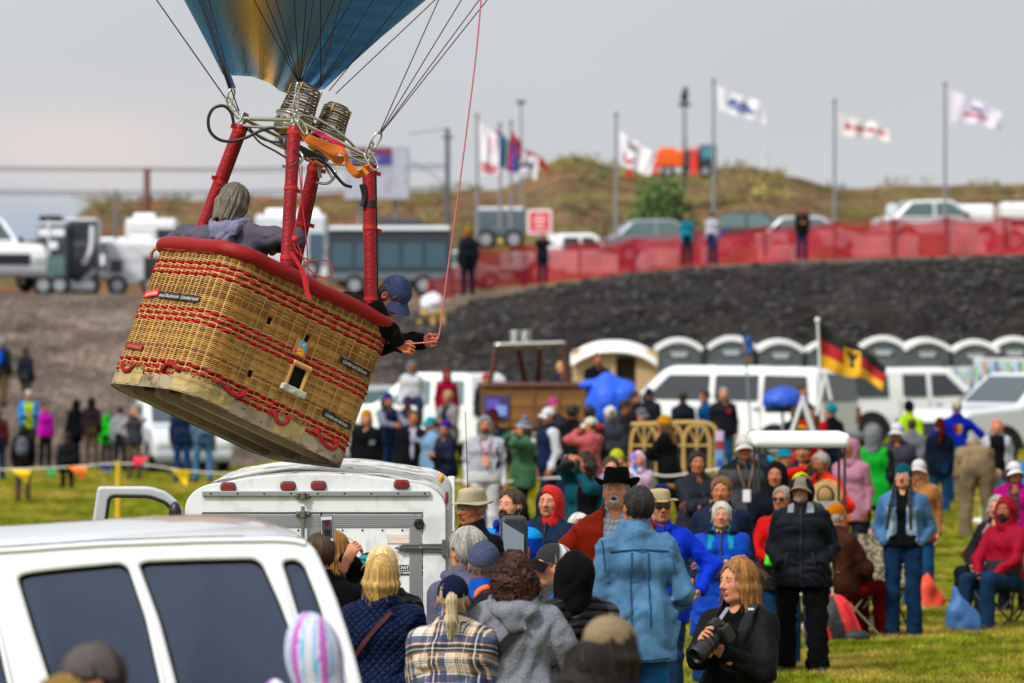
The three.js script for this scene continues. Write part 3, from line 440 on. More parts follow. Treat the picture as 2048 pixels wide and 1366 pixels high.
function hatOn(h,hm,root,lod){
const add=(name,g,m)=>{g.applyMatrix4(hm);return part(name,g,m,root);},fab=c=>FAB[h.fab??'cotton'](c),seg=lod===2?14:24;
if(h.kind==='cap'){
const yaw=h.back?Math.PI:0,dome=new THREE.SphereGeometry(1,seg,12,0,Math.PI*2,0,Math.PI*0.53);{const P=dome.attributes.position;for(let i=0;i<P.count;i++){const x=P.getX(i),y=P.getY(i),z=P.getZ(i),a=Math.atan2(x,z),k=1+0.012*Math.abs(Math.sin(a*3));P.setXYZ(i,x*0.088*k,y*0.100,z*0.107*k+(z>0?0.004*y:0));}dome.computeVertexNormals();}
xf(dome,0,0.122,-0.012,-0.10);if(yaw)xf(dome,0,0,0,0,yaw);add('crown',h.zones?paint(dome,h.zones):dome,h.zones?M('#ffffff',{vc:1,roughness:0.95}):fab(h.color));
const bill=slab(14,5,(u,v)=>{const a=(u-0.5)*2.1,r=0.103+v*0.072*Math.pow(Math.cos(a*0.75),0.7);return V(Math.sin(a)*r*(0.83-0.05*v),0.127-0.056*Math.pow(Math.sin(a),2)*(0.55+0.45*v)-v*0.024-0.008*v*v,Math.cos(a)*r-0.012);},0.005,[0.2,0.1]);if(yaw)xf(bill,0,0,0,0,yaw);
add('visor',bill,fab(h.bill??h.color));add('button',xf(new THREE.SphereGeometry(0.007,8,6),0,0.222,-0.02),fab(h.bill??h.color));
}else if(h.kind==='cowboy'||h.kind==='sun'||h.kind==='straw'){
const W={cowboy:0.070,sun:0.052,straw:0.062}[h.kind],curlUp={cowboy:0.050,sun:-0.012,straw:0.015}[h.kind],H={cowboy:0.105,sun:0.085,straw:0.085}[h.kind];
const crown=grid(seg,10,(u,v)=>{const a=u*6.2832,r=v<0.55?1-0.12*v:(1-0.066)*Math.sqrt(Math.max(0,1-((v-0.55)/0.45)**2));let y=0.138+H*Math.min(1,v/0.8);if(h.kind==='cowboy'){y +=0.022*Math.abs(Math.sin(a))*v*Math.max(0,1-Math.abs(v-0.8)*3);if(v>0.75)y -=0.02*(1-r);}else if(v>0.8)y +=0.012*(1-r);return V(Math.sin(a)*0.090*r,y,Math.cos(a)*0.110*r-0.012);},[0.6,0.15]);
const brim=slab(seg*2,4,(u,v)=>{const a=u*6.2832,r=1+v*W/0.098;return V(Math.sin(a)*0.090*r*(h.kind==='cowboy'?0.98:1),0.138+Math.pow(Math.abs(Math.sin(a)),1.6)*curlUp*v*v-(1-Math.abs(Math.sin(a)))*0.02*v+(h.kind==='cowboy'?0:0.010*Math.sin(a*3+1)*v*v),Math.cos(a)*0.110*(1+v*W/0.125)-0.012);},0.004,[1,0.1]);
add('crown',crown,fab(h.color));add('brim',brim,fab(h.color));if(h.band)add('hat_band',cylBand(0.0915,0.1115,0.142,0.166),M(h.band,{roughness:0.8}));
}else if(h.kind==='beanie'||h.kind==='pom'){
const g=new THREE.SphereGeometry(1,seg,12,0,Math.PI*2,0,Math.PI*0.62);{const P=g.attributes.position;for(let i=0;i<P.count;i++){const x=P.getX(i),y=P.getY(i),z=P.getZ(i),k=1+0.015*Math.sin(Math.atan2(x,z)*20);P.setXYZ(i,x*0.092*k,y*0.112,z*0.110*k);}g.computeVertexNormals();}xf(g,0,0.122,-0.014,-0.16);
add('knit_cap',h.zones?paint(g,h.zones):g,h.zones?M('#ffffff',{vc:1,roughness:1,bumpMap:T.fuzz,bumpScale:0.006}):FAB.fleece(h.color));
if(h.cuff)add('cuff',xf(new THREE.TorusGeometry(1,0.24,8,seg),0,0.118,-0.010,Math.PI/2-0.16,0,0,0.088,0.106,0.075),FAB.fleece(h.cuff));
if(h.kind==='pom')add('pompom',xf(new THREE.IcosahedronGeometry(0.042,2),0,0.262,-0.03),FAB.fleece(h.pom??h.color));
if(h.tail){const f=joined([C(V(0,0.13,-0.11),V(0,-0.02,-0.145),0.05,0.045),C(V(0,-0.02,-0.145),V(0.02,-0.2,-0.13),0.045,0.035)],0.03);add('tail',obliqueUV(net(f,[-0.1,-0.27,-0.24],[0.1,0.22,-0.02],LOD[lod].cloth*0.8)),FAB.fleece(h.color));}
}
}
function cylBand(rx,rz,y0,y1){return grid(28,1,(u,v)=>V(Math.sin(u*6.2832)*rx,lerp(y0,y1,v),Math.cos(u*6.2832)*rz-0.012));}
function glassesOn(k,hm,root){
const g=[],dark=k==='sun',fr=M(dark?'#0c0c0e':k==='thin'?'#8a8a88':'#1a1718',{roughness:0.3}),y=0.092,z=0.104;
for(const s of[1,-1]){g.push(xf(new THREE.TorusGeometry(0.021,dark?0.003:0.0022,6,18),s*0.032,y,z,0,s*0.22,0,1.08,0.86,1));g.push(cyl(V(s*0.053,y+0.006,z-0.006),V(s*0.083,y+0.002,-0.005),0.0022));}
g.push(cyl(V(-0.012,y+0.005,z+0.004),V(0.012,y+0.005,z+0.004),0.0025));const m=merge(g);m.applyMatrix4(hm);const fp=part('glasses',m,fr,root);
for(const s of[1,-1]){const l=xf(new THREE.SphereGeometry(0.021,14,8),s*0.032,y,z,0,s*0.22,0,1.08,0.86,0.12);l.applyMatrix4(hm);part('lens',l,dark?M('#0a0a0c',{roughness:0.08}):M('#ffffff',{transmission:1,roughness:0.02,ior:1.3,thickness:0}),fp);}
}
// ---------- ground, gravel bank, plateau and hills ----------
const TOPY=[[-400,592],[0,592],[300,592],[600,600],[760,612],[870,634],[960,600],[1100,573],[1260,548],[1500,530],[1800,520],[2048,511],[2600,500]];
const PLAY=[[-400,586],[0,588],[500,592],[870,598],[960,588],[1100,572],[1260,547],[1375,533],[1600,520],[2048,508],[2600,500]];
const CREST=[[-500,500],[60,488],[120,470],[165,425],[200,408],[260,402],[330,400],[400,404],[470,398],[560,400],[650,392],[760,390],[850,388],[940,384],[1000,384],[1050,362],[1090,335],[1130,318],[1170,320],[1230,340],[1300,352],[1400,352],[1460,340],[1500,338],[1560,350],[1640,372],[1720,378],[1800,378],[1900,377],[2048,374],[2600,372]];
const hAt=(py,d)=>EYE+(HY-py)/FL*d;
function gnd(x,z){
const d=-z,px=CX+x/Math.max(d,1)*FL;
const low=-0.9*sstep(-2.5,-7.5,x)*sstep(45,80,d),base=low+0.03*noise3(x*0.3,2,z*0.3)*sstep(20,30,d);
if(d<147)return base;
const T=hAt(interp(TOPY,px),170),P=hAt(interp(PLAY,px),193);
if(d<172){const t=sstep(147,171,d)*0.6+0.4*clamp((d-147)/24);return lerp(base,T,t)+(0.20*fbm3(x*0.4,1,z*0.4)+0.06*noise3(x*1.9,4,z*1.9))*Math.sin(Math.PI*clamp((d-147)/25));}
if(d<193)return lerp(T,P,(d-172)/21)+0.03*noise3(x,3,z);
const h0=P+0.4*clamp((d-193)/60);if(d<262)return h0+0.05*noise3(x*0.4,3,z*0.4);
const Cst=hAt(interp(CREST,px),390),t=clamp((d-262)/128),k=sstep(0,1,t)*0.75+0.25*t,bump=0.9*fbm3(x*0.10,7,z*0.06,4)*Math.sin(Math.PI*Math.min(t,0.97));
if(d<390)return lerp(h0,Cst,k)+bump+0.25*noise3(x*0.35,5,z*0.3)*t;
return Cst-(d-390)*0.06+0.25*noise3(x*0.35,5,z*0.3);
}
function land(name,ds,xr,nx,mat,cols,lift=0){
const pos=[],uv=[],idx=[],col=[];const xs=[...Array(nx+1)].map((_,i)=>{const t=i/nx*2-1;return xr*(0.42*t+0.58*t*t*t);});
for(const d of ds)for(const x of xs){const y=gnd(x,-d)+lift;pos.push(x,y,-d);uv.push(x,-d);if(cols){const c=cols(x,y,d,CX+x/d*FL);col.push(c[0],c[1],c[2]);}}
const w=nx+1;for(let j=0;j<ds.length-1;j++)for(let i=0;i<nx;i++){const a=j*w+i,b=a+1,c=a+w,e=c+1;idx.push(a,b,e,a,e,c);}
const g=new THREE.BufferGeometry();g.setAttribute('position',new THREE.Float32BufferAttribute(pos,3));g.setAttribute('uv',new THREE.Float32BufferAttribute(uv,2));if(cols)g.setAttribute('color',new THREE.Float32BufferAttribute(col,3));g.setIndex(idx);g.computeVertexNormals();return structure(name,g,mat);
}
const range=(a,b,s)=>{const l=[];for(let x=a;x<b-1e-6;x +=s)l.push(x);l.push(b);return l;};
const grassTex=tex(1024,(u,v)=>{const a=pfbm(u,v,7,6,5),b=pfbm(u,v,60,3,11),c=pfbm(u,v,14,4,31);const dry=sstep(0.52,0.70,a),k=0.72+0.55*(b-0.35);return[lerp(0.46,0.60,dry)*k,lerp(0.48,0.50,dry)*k,lerp(0.03,0.10,dry)*k*(0.8+0.4*c)];},true,1/7);
const gravelTex=tex(1024,(u,v)=>{const a=pfbm(u,v,9,6,3),b=pfbm(u,v,90,3,9),k=0.58+0.5*(a-0.5)+0.62*(b-0.45);return[k,k*0.985,k*0.97];},true,1/9);
land('ground',[-60,-10,5,15,...range(22,60,1.2),...range(62,146,2),148.5],120,120,M('#ffffff',{roughness:1,specularIntensity:0.1,map:grassTex,bumpMap:grassTex,bumpScale:0.03}));
land('embankment',[147.5,...range(148.5,172,0.45),...range(174,260,3),264],130,260,M('#ffffff',{vc:1,roughness:1,specularIntensity:0.08,map:gravelTex,bumpMap:gravelTex,bumpScale:0.07}),(x,y,d,px)=>{
const n=fbm3(x*0.35,1,d*0.3,4)+0.5*fbm3(x*1.4,3,d*0.9,3),dark=sstep(560,1010,px+n*260)*sstep(173,169.5,d+(px<1000?0:0)),tan=[0.33,0.262,0.222],dk=[0.054,0.050,0.048],pl=[0.36,0.28,0.22];
const m=d>171?pl:[lerp(tan[0],dk[0],dark),lerp(tan[1],dk[1],dark),lerp(tan[2],dk[2],dark)],k=1+0.55*n;return[m[0]*k,m[1]*k,m[2]*k];},0.004);
land('hill',[...range(258,300,4),...range(303,392,3),400,430,520,700],240,260,M('#ffffff',{vc:1,roughness:1,specularIntensity:0.1,map:rep(gravelTex,1/22),bumpMap:rep(gravelTex,1/22),bumpScale:0.2}),(x,y,d,px)=>{
const n=fbm3(x*0.09,3,d*0.09,5),s=fbm3(x*0.3,8,d*0.3,4),gr=sstep(0.05,0.35,s+n*0.6),red=sstep(0.3,-0.3,n)*(px<800?1:0.5);const a=[lerp(0.36,0.46,red),lerp(0.255,0.23,red),lerp(0.135,0.12,red)],g=[0.32,0.27,0.075];return[lerp(a[0],g[0],gr)*(1+0.4*s),lerp(a[1],g[1],gr)*(1+0.4*s),lerp(a[2],g[2],gr)*(1+0.4*s)];},0.006);
{const g=new THREE.PlaneGeometry(9000,5000,8,8);g.rotateX(-Math.PI/2);g.translate(0,-6,-3100);structure('plain',g,M('#7a6f55',{roughness:1}));}
function scatter(name,label,geo,mat,N,seed,place,kind='stuff',category){
const R=rng(seed),m=new THREE.InstancedMesh(geo,mat,N),o=new THREE.Object3D(),c=new THREE.Color();let k=0;
for(let t=0;t<N*6&&k<N;t++){const q=place(R);if(!q)continue;o.position.set(q[0],q[1],q[2]);o.rotation.set(q[4]??0,R()*6.283,q[5]??0);const s=q[3];s.length?o.scale.set(...s):o.scale.setScalar(s);o.updateMatrix();m.setMatrixAt(k,o.matrix);if(q[6]){c.setRGB(...q[6]);m.setColorAt(k,c);}k++;}
m.count=k;m.name=numbered(name);m.userData.kind=kind;if(label)m.userData.label=label;if(category)m.userData.category=category;shadows(m);scene.add(m);return m;
}
{
const R=rng(3),bl=[];for(let i=0;i<9;i++){const a=R()*6.283,l=0.030+R()*0.035,b=0.35+R()*0.7,x=(R()-0.5)*0.06,z=(R()-0.5)*0.06,dx=Math.cos(a),dz=Math.sin(a),w=0.0032;const g=new THREE.BufferGeometry();const p=(t,s)=>[x+dx*l*b*t*t-dz*w*s*(1-t*0.9),l*t*(1-0.25*b*t),z+dz*l*b*t*t+dx*w*s*(1-t*0.9)];g.setAttribute('position',new THREE.Float32BufferAttribute([...p(0,-1),...p(0,1),...p(0.55,-1),...p(0.55,1),...p(1,0)],3));g.setAttribute('uv',new THREE.Float32BufferAttribute(new Float32Array(10),2));g.setIndex([0,1,3,0,3,2,2,3,4]);g.computeVertexNormals();bl.push(g);}
const tuft=merge(bl),gm=M('#ffffff',{roughness:1,specularIntensity:0.15,transmission:0.2,thickness:0});
const gcol=(R,x,z)=>{const n=fbm3(x*0.55,3,z*0.55,4)+0.5*noise3(x*2.2,6,z*2.2),dry=sstep(-0.1,0.42,n),k=(0.62+R()*0.6)*(1+0.35*noise3(x*3.1,9,z*3.1));return[lerp(0.22,0.46,dry)*k,lerp(0.255,0.35,dry)*k,lerp(0.012,0.060,dry)*k];};
const near=(d0,d1,x0,x1,big)=>R=>{const d=Math.sqrt(lerp(d0*d0,d1*d1,R())),px=lerp(x0,x1,R()),x=(px-CX)/FL*d;return[x,gnd(x,-d)-0.004,-d,big*(0.6+0.9*R()+0.7*Math.max(0,noise3(x*1.3,1,d*1.3))),0,0,gcol(R,x,-d)];};
scatter('grass','short green grass with drier yellow patches among the spectators',tuft,gm,190000,7,near(27,75,860,2120,1),'stuff','grass');
scatter('grass','green grass strip behind the open truck door on the left',tuft,gm,45000,8,near(88,146,-80,700,1.9),'stuff','grass');
scatter('grass','worn green grass between the crowd and the parked vans',tuft,gm,40000,9,near(75,146,860,2120,1.7),'stuff','grass');
}
{const rk=new THREE.IcosahedronGeometry(1,1);const P=rk.attributes.position;for(let i=0;i<P.count;i++){const k=1+0.35*noise3(P.getX(i)*2,P.getY(i)*2,P.getZ(i)*2);P.setXYZ(i,P.getX(i)*k,P.getY(i)*k*0.7,P.getZ(i)*k);}rk.computeVertexNormals();
scatter('gravel','loose dark stones lying over the face of the gravel bank',rk,M('#ffffff',{roughness:1,specularIntensity:0.15}),7000,12,R=>{const d=148+23*R(),px=lerp(-60,2110,R()),x=(px-CX)/FL*d,s=0.04+0.12*R()**4,dk=sstep(520,950,px),k=0.6+0.9*R()**2;if(dk<0.6&&R()<0.85)return null;return[x,gnd(x,-d)+s*0.15,-d,s*(0.45+0.55*dk),0,0,[lerp(0.20,0.052,dk)*k,lerp(0.165,0.050,dk)*k,lerp(0.140,0.050,dk)*k]];},'stuff','gravel');}
// ---------- bushes ----------
const leafG=(()=>{const g=grid(2,2,(u,v)=>V((u-0.5)*0.55*(1-Math.abs(v-0.45)),v,0.12*Math.sin(v*3)+0.1*Math.abs(u-0.5)));return g;})();
function bush(name,label,cat,px,py,d,w,h,cols,n=700,group,trunk=true){
const base=PX(px,py,d),t=thing(name,label,cat,base,group),R=rng(Math.round(px*7+py)),m=new THREE.InstancedMesh(leafG,M('#ffffff',{roughness:0.8,transmission:0.2,thickness:0}),n),o=new THREE.Object3D(),c=new THREE.Color();
const lobes=[...Array(9)].map(()=>[(R()-0.5)*w*0.75,h*(0.30+R()*0.5),(R()-0.5)*w*0.6,0.22+R()*0.2]);
for(let i=0;i<n;i++){const L=lobes[Math.floor(R()*9)],a=R()*6.283,b=Math.acos(2*R()-1),r=Math.pow(R(),0.45)*L[3];o.position.set(L[0]+Math.sin(b)*Math.cos(a)*r*w,Math.max(0.03,L[1]+Math.cos(b)*r*h),L[2]+Math.sin(b)*Math.sin(a)*r*w);o.rotation.set(R()*6,R()*6,R()*6);o.scale.setScalar(h*(0.045+0.06*R()));o.updateMatrix();m.setMatrixAt(i,o.matrix);const q=cols[Math.floor(R()*cols.length)],k=0.7+0.6*R();c.setRGB(q[0]*k,q[1]*k,q[2]*k);m.setColorAt(i,c);}
m.name='crown';shadows(m);t.add(m);
if(trunk){const l=[];for(let i=0;i<6;i++){const e=lobes[i];l.push(tube([V((R()-0.5)*0.1*w,-0.1,0),V(e[0]*0.4,e[1]*0.5,e[2]*0.4),V(e[0],e[1],e[2])],h*0.018,8,5));}part('stems',l,M('#4a3a2a',{roughness:0.9}),t);}
}
const YEL=[[0.30,0.25,0.05],[0.22,0.20,0.05],[0.34,0.28,0.07]],GRN=[[0.11,0.17,0.03],[0.08,0.13,0.03],[0.15,0.19,0.05]],OLV=[[0.14,0.15,0.05],[0.19,0.18,0.07],[0.10,0.11,0.04]];
bush('tree','bright green rounded tree on the slope below the orange machine','tree',1312,492,214,2.6,2.7,[[0.10,0.19,0.03],[0.13,0.22,0.04],[0.08,0.14,0.03]],2400);
bush('bush','yellowing bush on the skyline left of the brown post','bush',206,425,330,3.0,1.3,YEL,900);bush('bush','dark olive bush on the skyline right of the brown post','bush',342,408,340,1.6,0.8,OLV,500);
bush('bush','yellow green bush behind the dark bus roof','bush',822,418,300,2.6,1.2,YEL,800);bush('bush','green bush under the bunched flags','bush',878,405,330,2.4,0.9,GRN,600);
bush('bush','low green bush at the foot of the brown hill','bush',1170,428,300,3.4,1.2,OLV,800);bush('bush','dark round bush on the right-hand ridge','bush',1990,392,380,1.6,0.8,GRN,500);bush('bush','green bush beside the tallest flagpole on the hill','bush',1448,405,300,1.5,0.8,GRN,500);
bush('bush','dusty bush at the foot of the red mesh fence','bush',1210,478,205,1.3,1.0,OLV,500);
{const R=rng(77),N=5200,m=new THREE.InstancedMesh(leafG,M('#ffffff',{roughness:0.9}),N),o=new THREE.Object3D(),c=new THREE.Color();
const cl=[];for(let i=0;i<330;i++){const d=275+115*R(),px=lerp(140,2110,R());if(px>40&&fbm3(px*0.01,d*0.03,2)<-0.12)continue;const x=(px-CX)/FL*d;cl.push([x,gnd(x,-d),-d,0.3+0.7*R(),R()]);}
for(let i=0;i<N;i++){const q=cl[i%cl.length],a=R()*6.283,r=Math.sqrt(R())*q[3]*1.3;o.position.set(q[0]+Math.cos(a)*r,q[1]+R()*q[3]*0.7,q[2]+Math.sin(a)*r);o.rotation.set(R()*6,R()*6,R()*6);o.scale.setScalar(0.14+0.22*R());o.updateMatrix();m.setMatrixAt(i,o.matrix);const f=q[4]<0.5?OLV:q[4]<0.8?YEL:[[0.24,0.19,0.11]],g=f[i%f.length],k=0.7+0.6*R();c.setRGB(g[0]*k,g[1]*k,g[2]*k);m.setColorAt(i,c);}
m.name='scrub';Object.assign(m.userData,{kind:'stuff',label:'dry scrub dotted over the brown hills',category:'scrub'});shadows(m);scene.add(m);}
// ---------- things on the plateau and the skyline ----------
const galv=M('#8e9298',{metalness:0.5,roughness:0.5}),flagCloth=(map)=>M('#ffffff',{map,roughness:0.85,transmission:0.25,thickness:0});
function flagTex(draw,bg='#f2f1f4'){return canvasTex(256,160,(c,w,h)=>{c.fillStyle=bg;c.fillRect(0,0,w,h);draw(c,w,h);});}
function flagpole(label,px,py0,py1,d,r=0.045,group='flagpoles along the gravel bank'){const base=PX(px,py1,d),topP=PX(px,py0,d),t=thing('flagpole',label,'flagpole',base,group),h=topP.y-base.y;part('pole',cyl(V(0,-0.3,0),V(0,h,0),r*1.3,r,10),galv,t);part('finial',xf(new THREE.SphereGeometry(r*1.8,10,8),0,h+r,0),galv,t);return t;}
function flag(label,pts,d,map,ripple=0.12,seed=1){
const o=PX(pts[0][0],pts[0][1],d),q=pts.map(p=>PX(p[0],p[1],d).sub(o)),t=thing('flag',label,'flag',o);
part('cloth',slab(30,16,(u,v)=>{const a=q[0].clone().lerp(q[1],u),b=q[3].clone().lerp(q[2],u),p=b.lerp(a,v);const w=Math.sin(u*9+v*2.2+seed)*0.7+Math.sin(u*17-v*3+seed*2)*0.3;p.z +=ripple*w*Math.min(1,u*4);p.y +=ripple*0.35*Math.sin(u*9+seed)*u+0.10*ripple*noise3(u*6,v*6,seed);return p;},0.008),flagCloth(map),t);return t;}
const P1=flagpole('tall grey flagpole flying the white flag with blue mountains',1427,162,470,196),P2=flagpole('grey flagpole flying the white flag with red script',1669,203,470,196),P3=flagpole('tall grey flagpole nearest the right edge',1890,170,450,196),P4=flagpole('grey flagpole with the white and red flag left of the orange machine',1232,230,480,196),P5=flagpole('grey flagpole at the left of the bunched flags',954,232,470,196);
flagpole('thin pole rising from the middle of the bunched flags',1000,250,440,200);flagpole('thin pole just right of the middle of the bunched flags',1022,246,440,201);
flag('white flag with a blue mountain emblem, rippling beside the tall pole',[[1434,172],[1528,208],[1532,250],[1440,222]],196,flagTex((c,w,h)=>{c.fillStyle='#2e5aa8';c.beginPath();c.moveTo(40,95);c.lineTo(90,35);c.lineTo(112,62);c.lineTo(140,40);c.lineTo(200,98);c.fill();c.fillRect(60,104,140,16);c.fillStyle='#dfe6f4';c.fillRect(84,70,60,8);}),0.14,1);
flag('pale flag with red script blowing to the right',[[1678,226],[1778,254],[1780,282],[1684,272]],196,flagTex((c,w,h)=>{c.strokeStyle='#c8202c';c.lineWidth=13;c.lineCap='round';c.beginPath();for(let i=0;i<=60;i++){const x=24+i*3.5,y=84+20*Math.sin(i*0.9)*(0.5+0.5*Math.sin(i*0.37));i?c.lineTo(x,y):c.moveTo(x,y);}c.stroke();},'#efece9'),0.14,2);
flag('white flag with a purple emblem and red bar near the right edge',[[1897,176],[2004,224],[2002,258],[1900,244]],196,flagTex((c,w,h)=>{c.fillStyle='#8a7fae';c.beginPath();c.arc(132,78,34,Math.PI,0);c.fill();c.fillStyle='#b9668a';c.beginPath();c.arc(118,74,14,Math.PI,0);c.fill();c.fillStyle='#d0405a';c.fillRect(72,92,120,20);},'#ece9f4'),0.14,3);
flag('white flag with a red curl and black letters, hanging steeply',[[1239,262],[1310,306],[1300,352],[1240,330]],196,flagTex((c,w,h)=>{c.strokeStyle='#c32a30';c.lineWidth=20;c.beginPath();c.arc(70,100,32,0,3.4);c.stroke();c.fillStyle='#2a2a30';c.fillRect(60,30,70,16);c.fillRect(76,52,50,12);}),0.12,4);
flag('white flag with red lettering at its foot, leftmost of the bunch',[[960,246],[1000,272],[996,352],[962,350]],196,flagTex((c,w,h)=>{c.fillStyle='#d8878f';c.fillRect(10,118,230,34);c.fillStyle='#e6b6bc';c.fillRect(120,20,40,60);}),0.12,5);
flag('magenta, blue and green patterned flag in the bunch',[[992,258],[1032,290],[1040,350],[990,330]],198,flagTex((c,w,h)=>{['#a8205c','#2b4fae','#3a8f8a','#c0307c','#34459c'].forEach((q,i)=>{c.fillStyle=q;c.beginPath();c.moveTo(i*55,0);c.lineTo(i*55+70,0);c.lineTo(i*55+20,h);c.lineTo(i*55-50,h);c.fill();});},'#e8d8e4'),0.15,6);
flag('bright red flag with a white edge in the bunch',[[1022,258],[1044,290],[1040,322],[1018,330]],199,flagTex((c,w,h)=>{c.fillStyle='#c5162c';c.fillRect(0,0,w,h);c.fillStyle='#f0e6e8';c.fillRect(0,120,90,30);}),0.14,7);
flag('white and dark blue striped flag drooping to the right of the bunch',[[1030,318],[1078,312],[1072,358],[1010,338]],199,flagTex((c,w,h)=>{c.fillStyle='#23418f';c.fillRect(60,60,150,40);c.fillStyle='#c8b070';c.fillRect(40,14,90,24);}),0.15,8);
flag('red and gold flag trailing furthest right of the bunch',[[1044,294],[1090,318],[1100,348],[1072,330]],200,flagTex((c,w,h)=>{c.fillStyle='#c8202a';c.fillRect(0,0,w,h);c.fillStyle='#8a6a30';c.fillRect(30,50,150,34);}),0.14,9);
flag('small red pennant by the foot of the hill machine',[[1252,338],[1266,340],[1266,356],[1252,354]],230,flagTex(()=>{},'#d83a24'),0.05,3);
function mast(name,label,px,py0,py1,d,r,mat,head){const b=PX(px,py1,d),t=thing(name,label,name.replace(/_/g,' '),b),h=PX(px,py0,d).y-b.y;part('pole',cyl(V(0,-0.5,0),V(0,h,0),r*1.2,r,10),mat,t);if(head)head(t,h);return t;}
mast('lamp_post','thin lamp post standing behind the bunched flags',1042,204,395,260,0.05,galv,(t,h)=>part('lamp_head',[box(0.42,0.16,0.3,0,h,0,0.04)],M('#4a4e55',{roughness:0.5}),t));
mast('utility_pole','dark grey utility pole right of the billboard',895,256,470,240,0.10,M('#54555c',{roughness:0.8}),(t,h)=>part('cross_arm',box(0.5,0.10,0.1,0,h-0.4,0),M('#54555c',{roughness:0.8}),t));
mast('utility_pole','thick rust brown post carrying the wires',294,336,412,300,0.16,M('#6a4030',{roughness:0.9}));
mast('utility_pole','thin grey pole behind the motorhomes on the left',232,378,500,235,0.06,M('#6a6e74',{roughness:0.7}));
mast('camera_mast','grey mast with a black camera head on the hilltop',1369,190,350,330,0.10,M('#8a8f98',{roughness:0.5,metalness:0.4}),(t,h)=>{part('camera_head',[box(0.42,0.5,0.42,0,h-0.1,0,0.1),box(0.7,0.22,0.3,0,h-0.55,0,0.08),box(0.3,0.4,0.3,0.05,h+0.25,0,0.08)],M('#23262c',{roughness:0.5}),t);part('mast_section',cyl(V(0,0,0),V(0,h*0.45,0),0.17,0.15,10),galv,t);});
mast('mast','faint white mast far behind the hill crest',1530,296,345,520,0.14,M('#c2c6ce',{roughness:0.6}));
{const wm=M('#5a5c62',{roughness:0.6}),wire=(label,l,d,r=0.035)=>{const o=PX(l[0][0],l[0][1],d),t=thing('wire',label,'cable',o,undefined);part('strand',tube(l.map(q=>PX(q[0],q[1],q[2]??d).sub(o)),r,60,5),wm,t);};
wire('upper overhead cable on the left crossing the brown post',[[-200,330],[0,335],[294,337],[500,337],[700,333],[895,330]],300,0.045);wire('thin overhead cable just under the topmost one',[[-200,337],[0,341],[294,342],[520,343],[895,338]],300,0.03);wire('lower overhead cable on the left above the motorhomes',[[-200,380],[0,382],[232,384],[500,382],[895,376]],290,0.045);wire('lowest sagging cable on the left',[[-200,387],[0,389],[240,391],[560,389],[895,384]],290,0.03);wire('slack guy wire right of the billboard',[[820,320],[860,345],[895,372]],250,0.02);wire('faint cable from the billboard up to the grey pole',[[818,268],[860,262],[895,258]],250,0.02);}
{const o=PX(757,452,290),t=thing('billboard','pale grey billboard box with a dark red and blue panel','billboard',o),P=(x,y)=>PX(x,y,290).sub(o),a=P(690,292),b=P(818,400);part('board',box(b.x-a.x,a.y-b.y,1.2,(a.x+b.x)/2,(a.y+b.y)/2,0,0.04),M('#aeb3c4',{roughness:0.6,map:T.grime}),t);const c=P(700,296),e=P(784,330);part('panel',box(e.x-c.x,c.y-e.y,0.05,(c.x+e.x)/2,(c.y+e.y)/2,0.62),M('#ffffff',{map:canvasTex(128,64,(g,w,h)=>{const k=['#7a2348','#3a3f86','#54407c'];g.fillStyle=k[0];g.fillRect(0,0,w,26);g.fillStyle=k[1];g.fillRect(0,26,w,38);g.fillStyle='#9aa0c4';g.fillRect(20,36,70,8);}),roughness:0.5}),t);for(const x of[720,790]){const p=P(x,452),u=P(x,395);part('leg',cyl(p,u,0.12),galv,t);}}
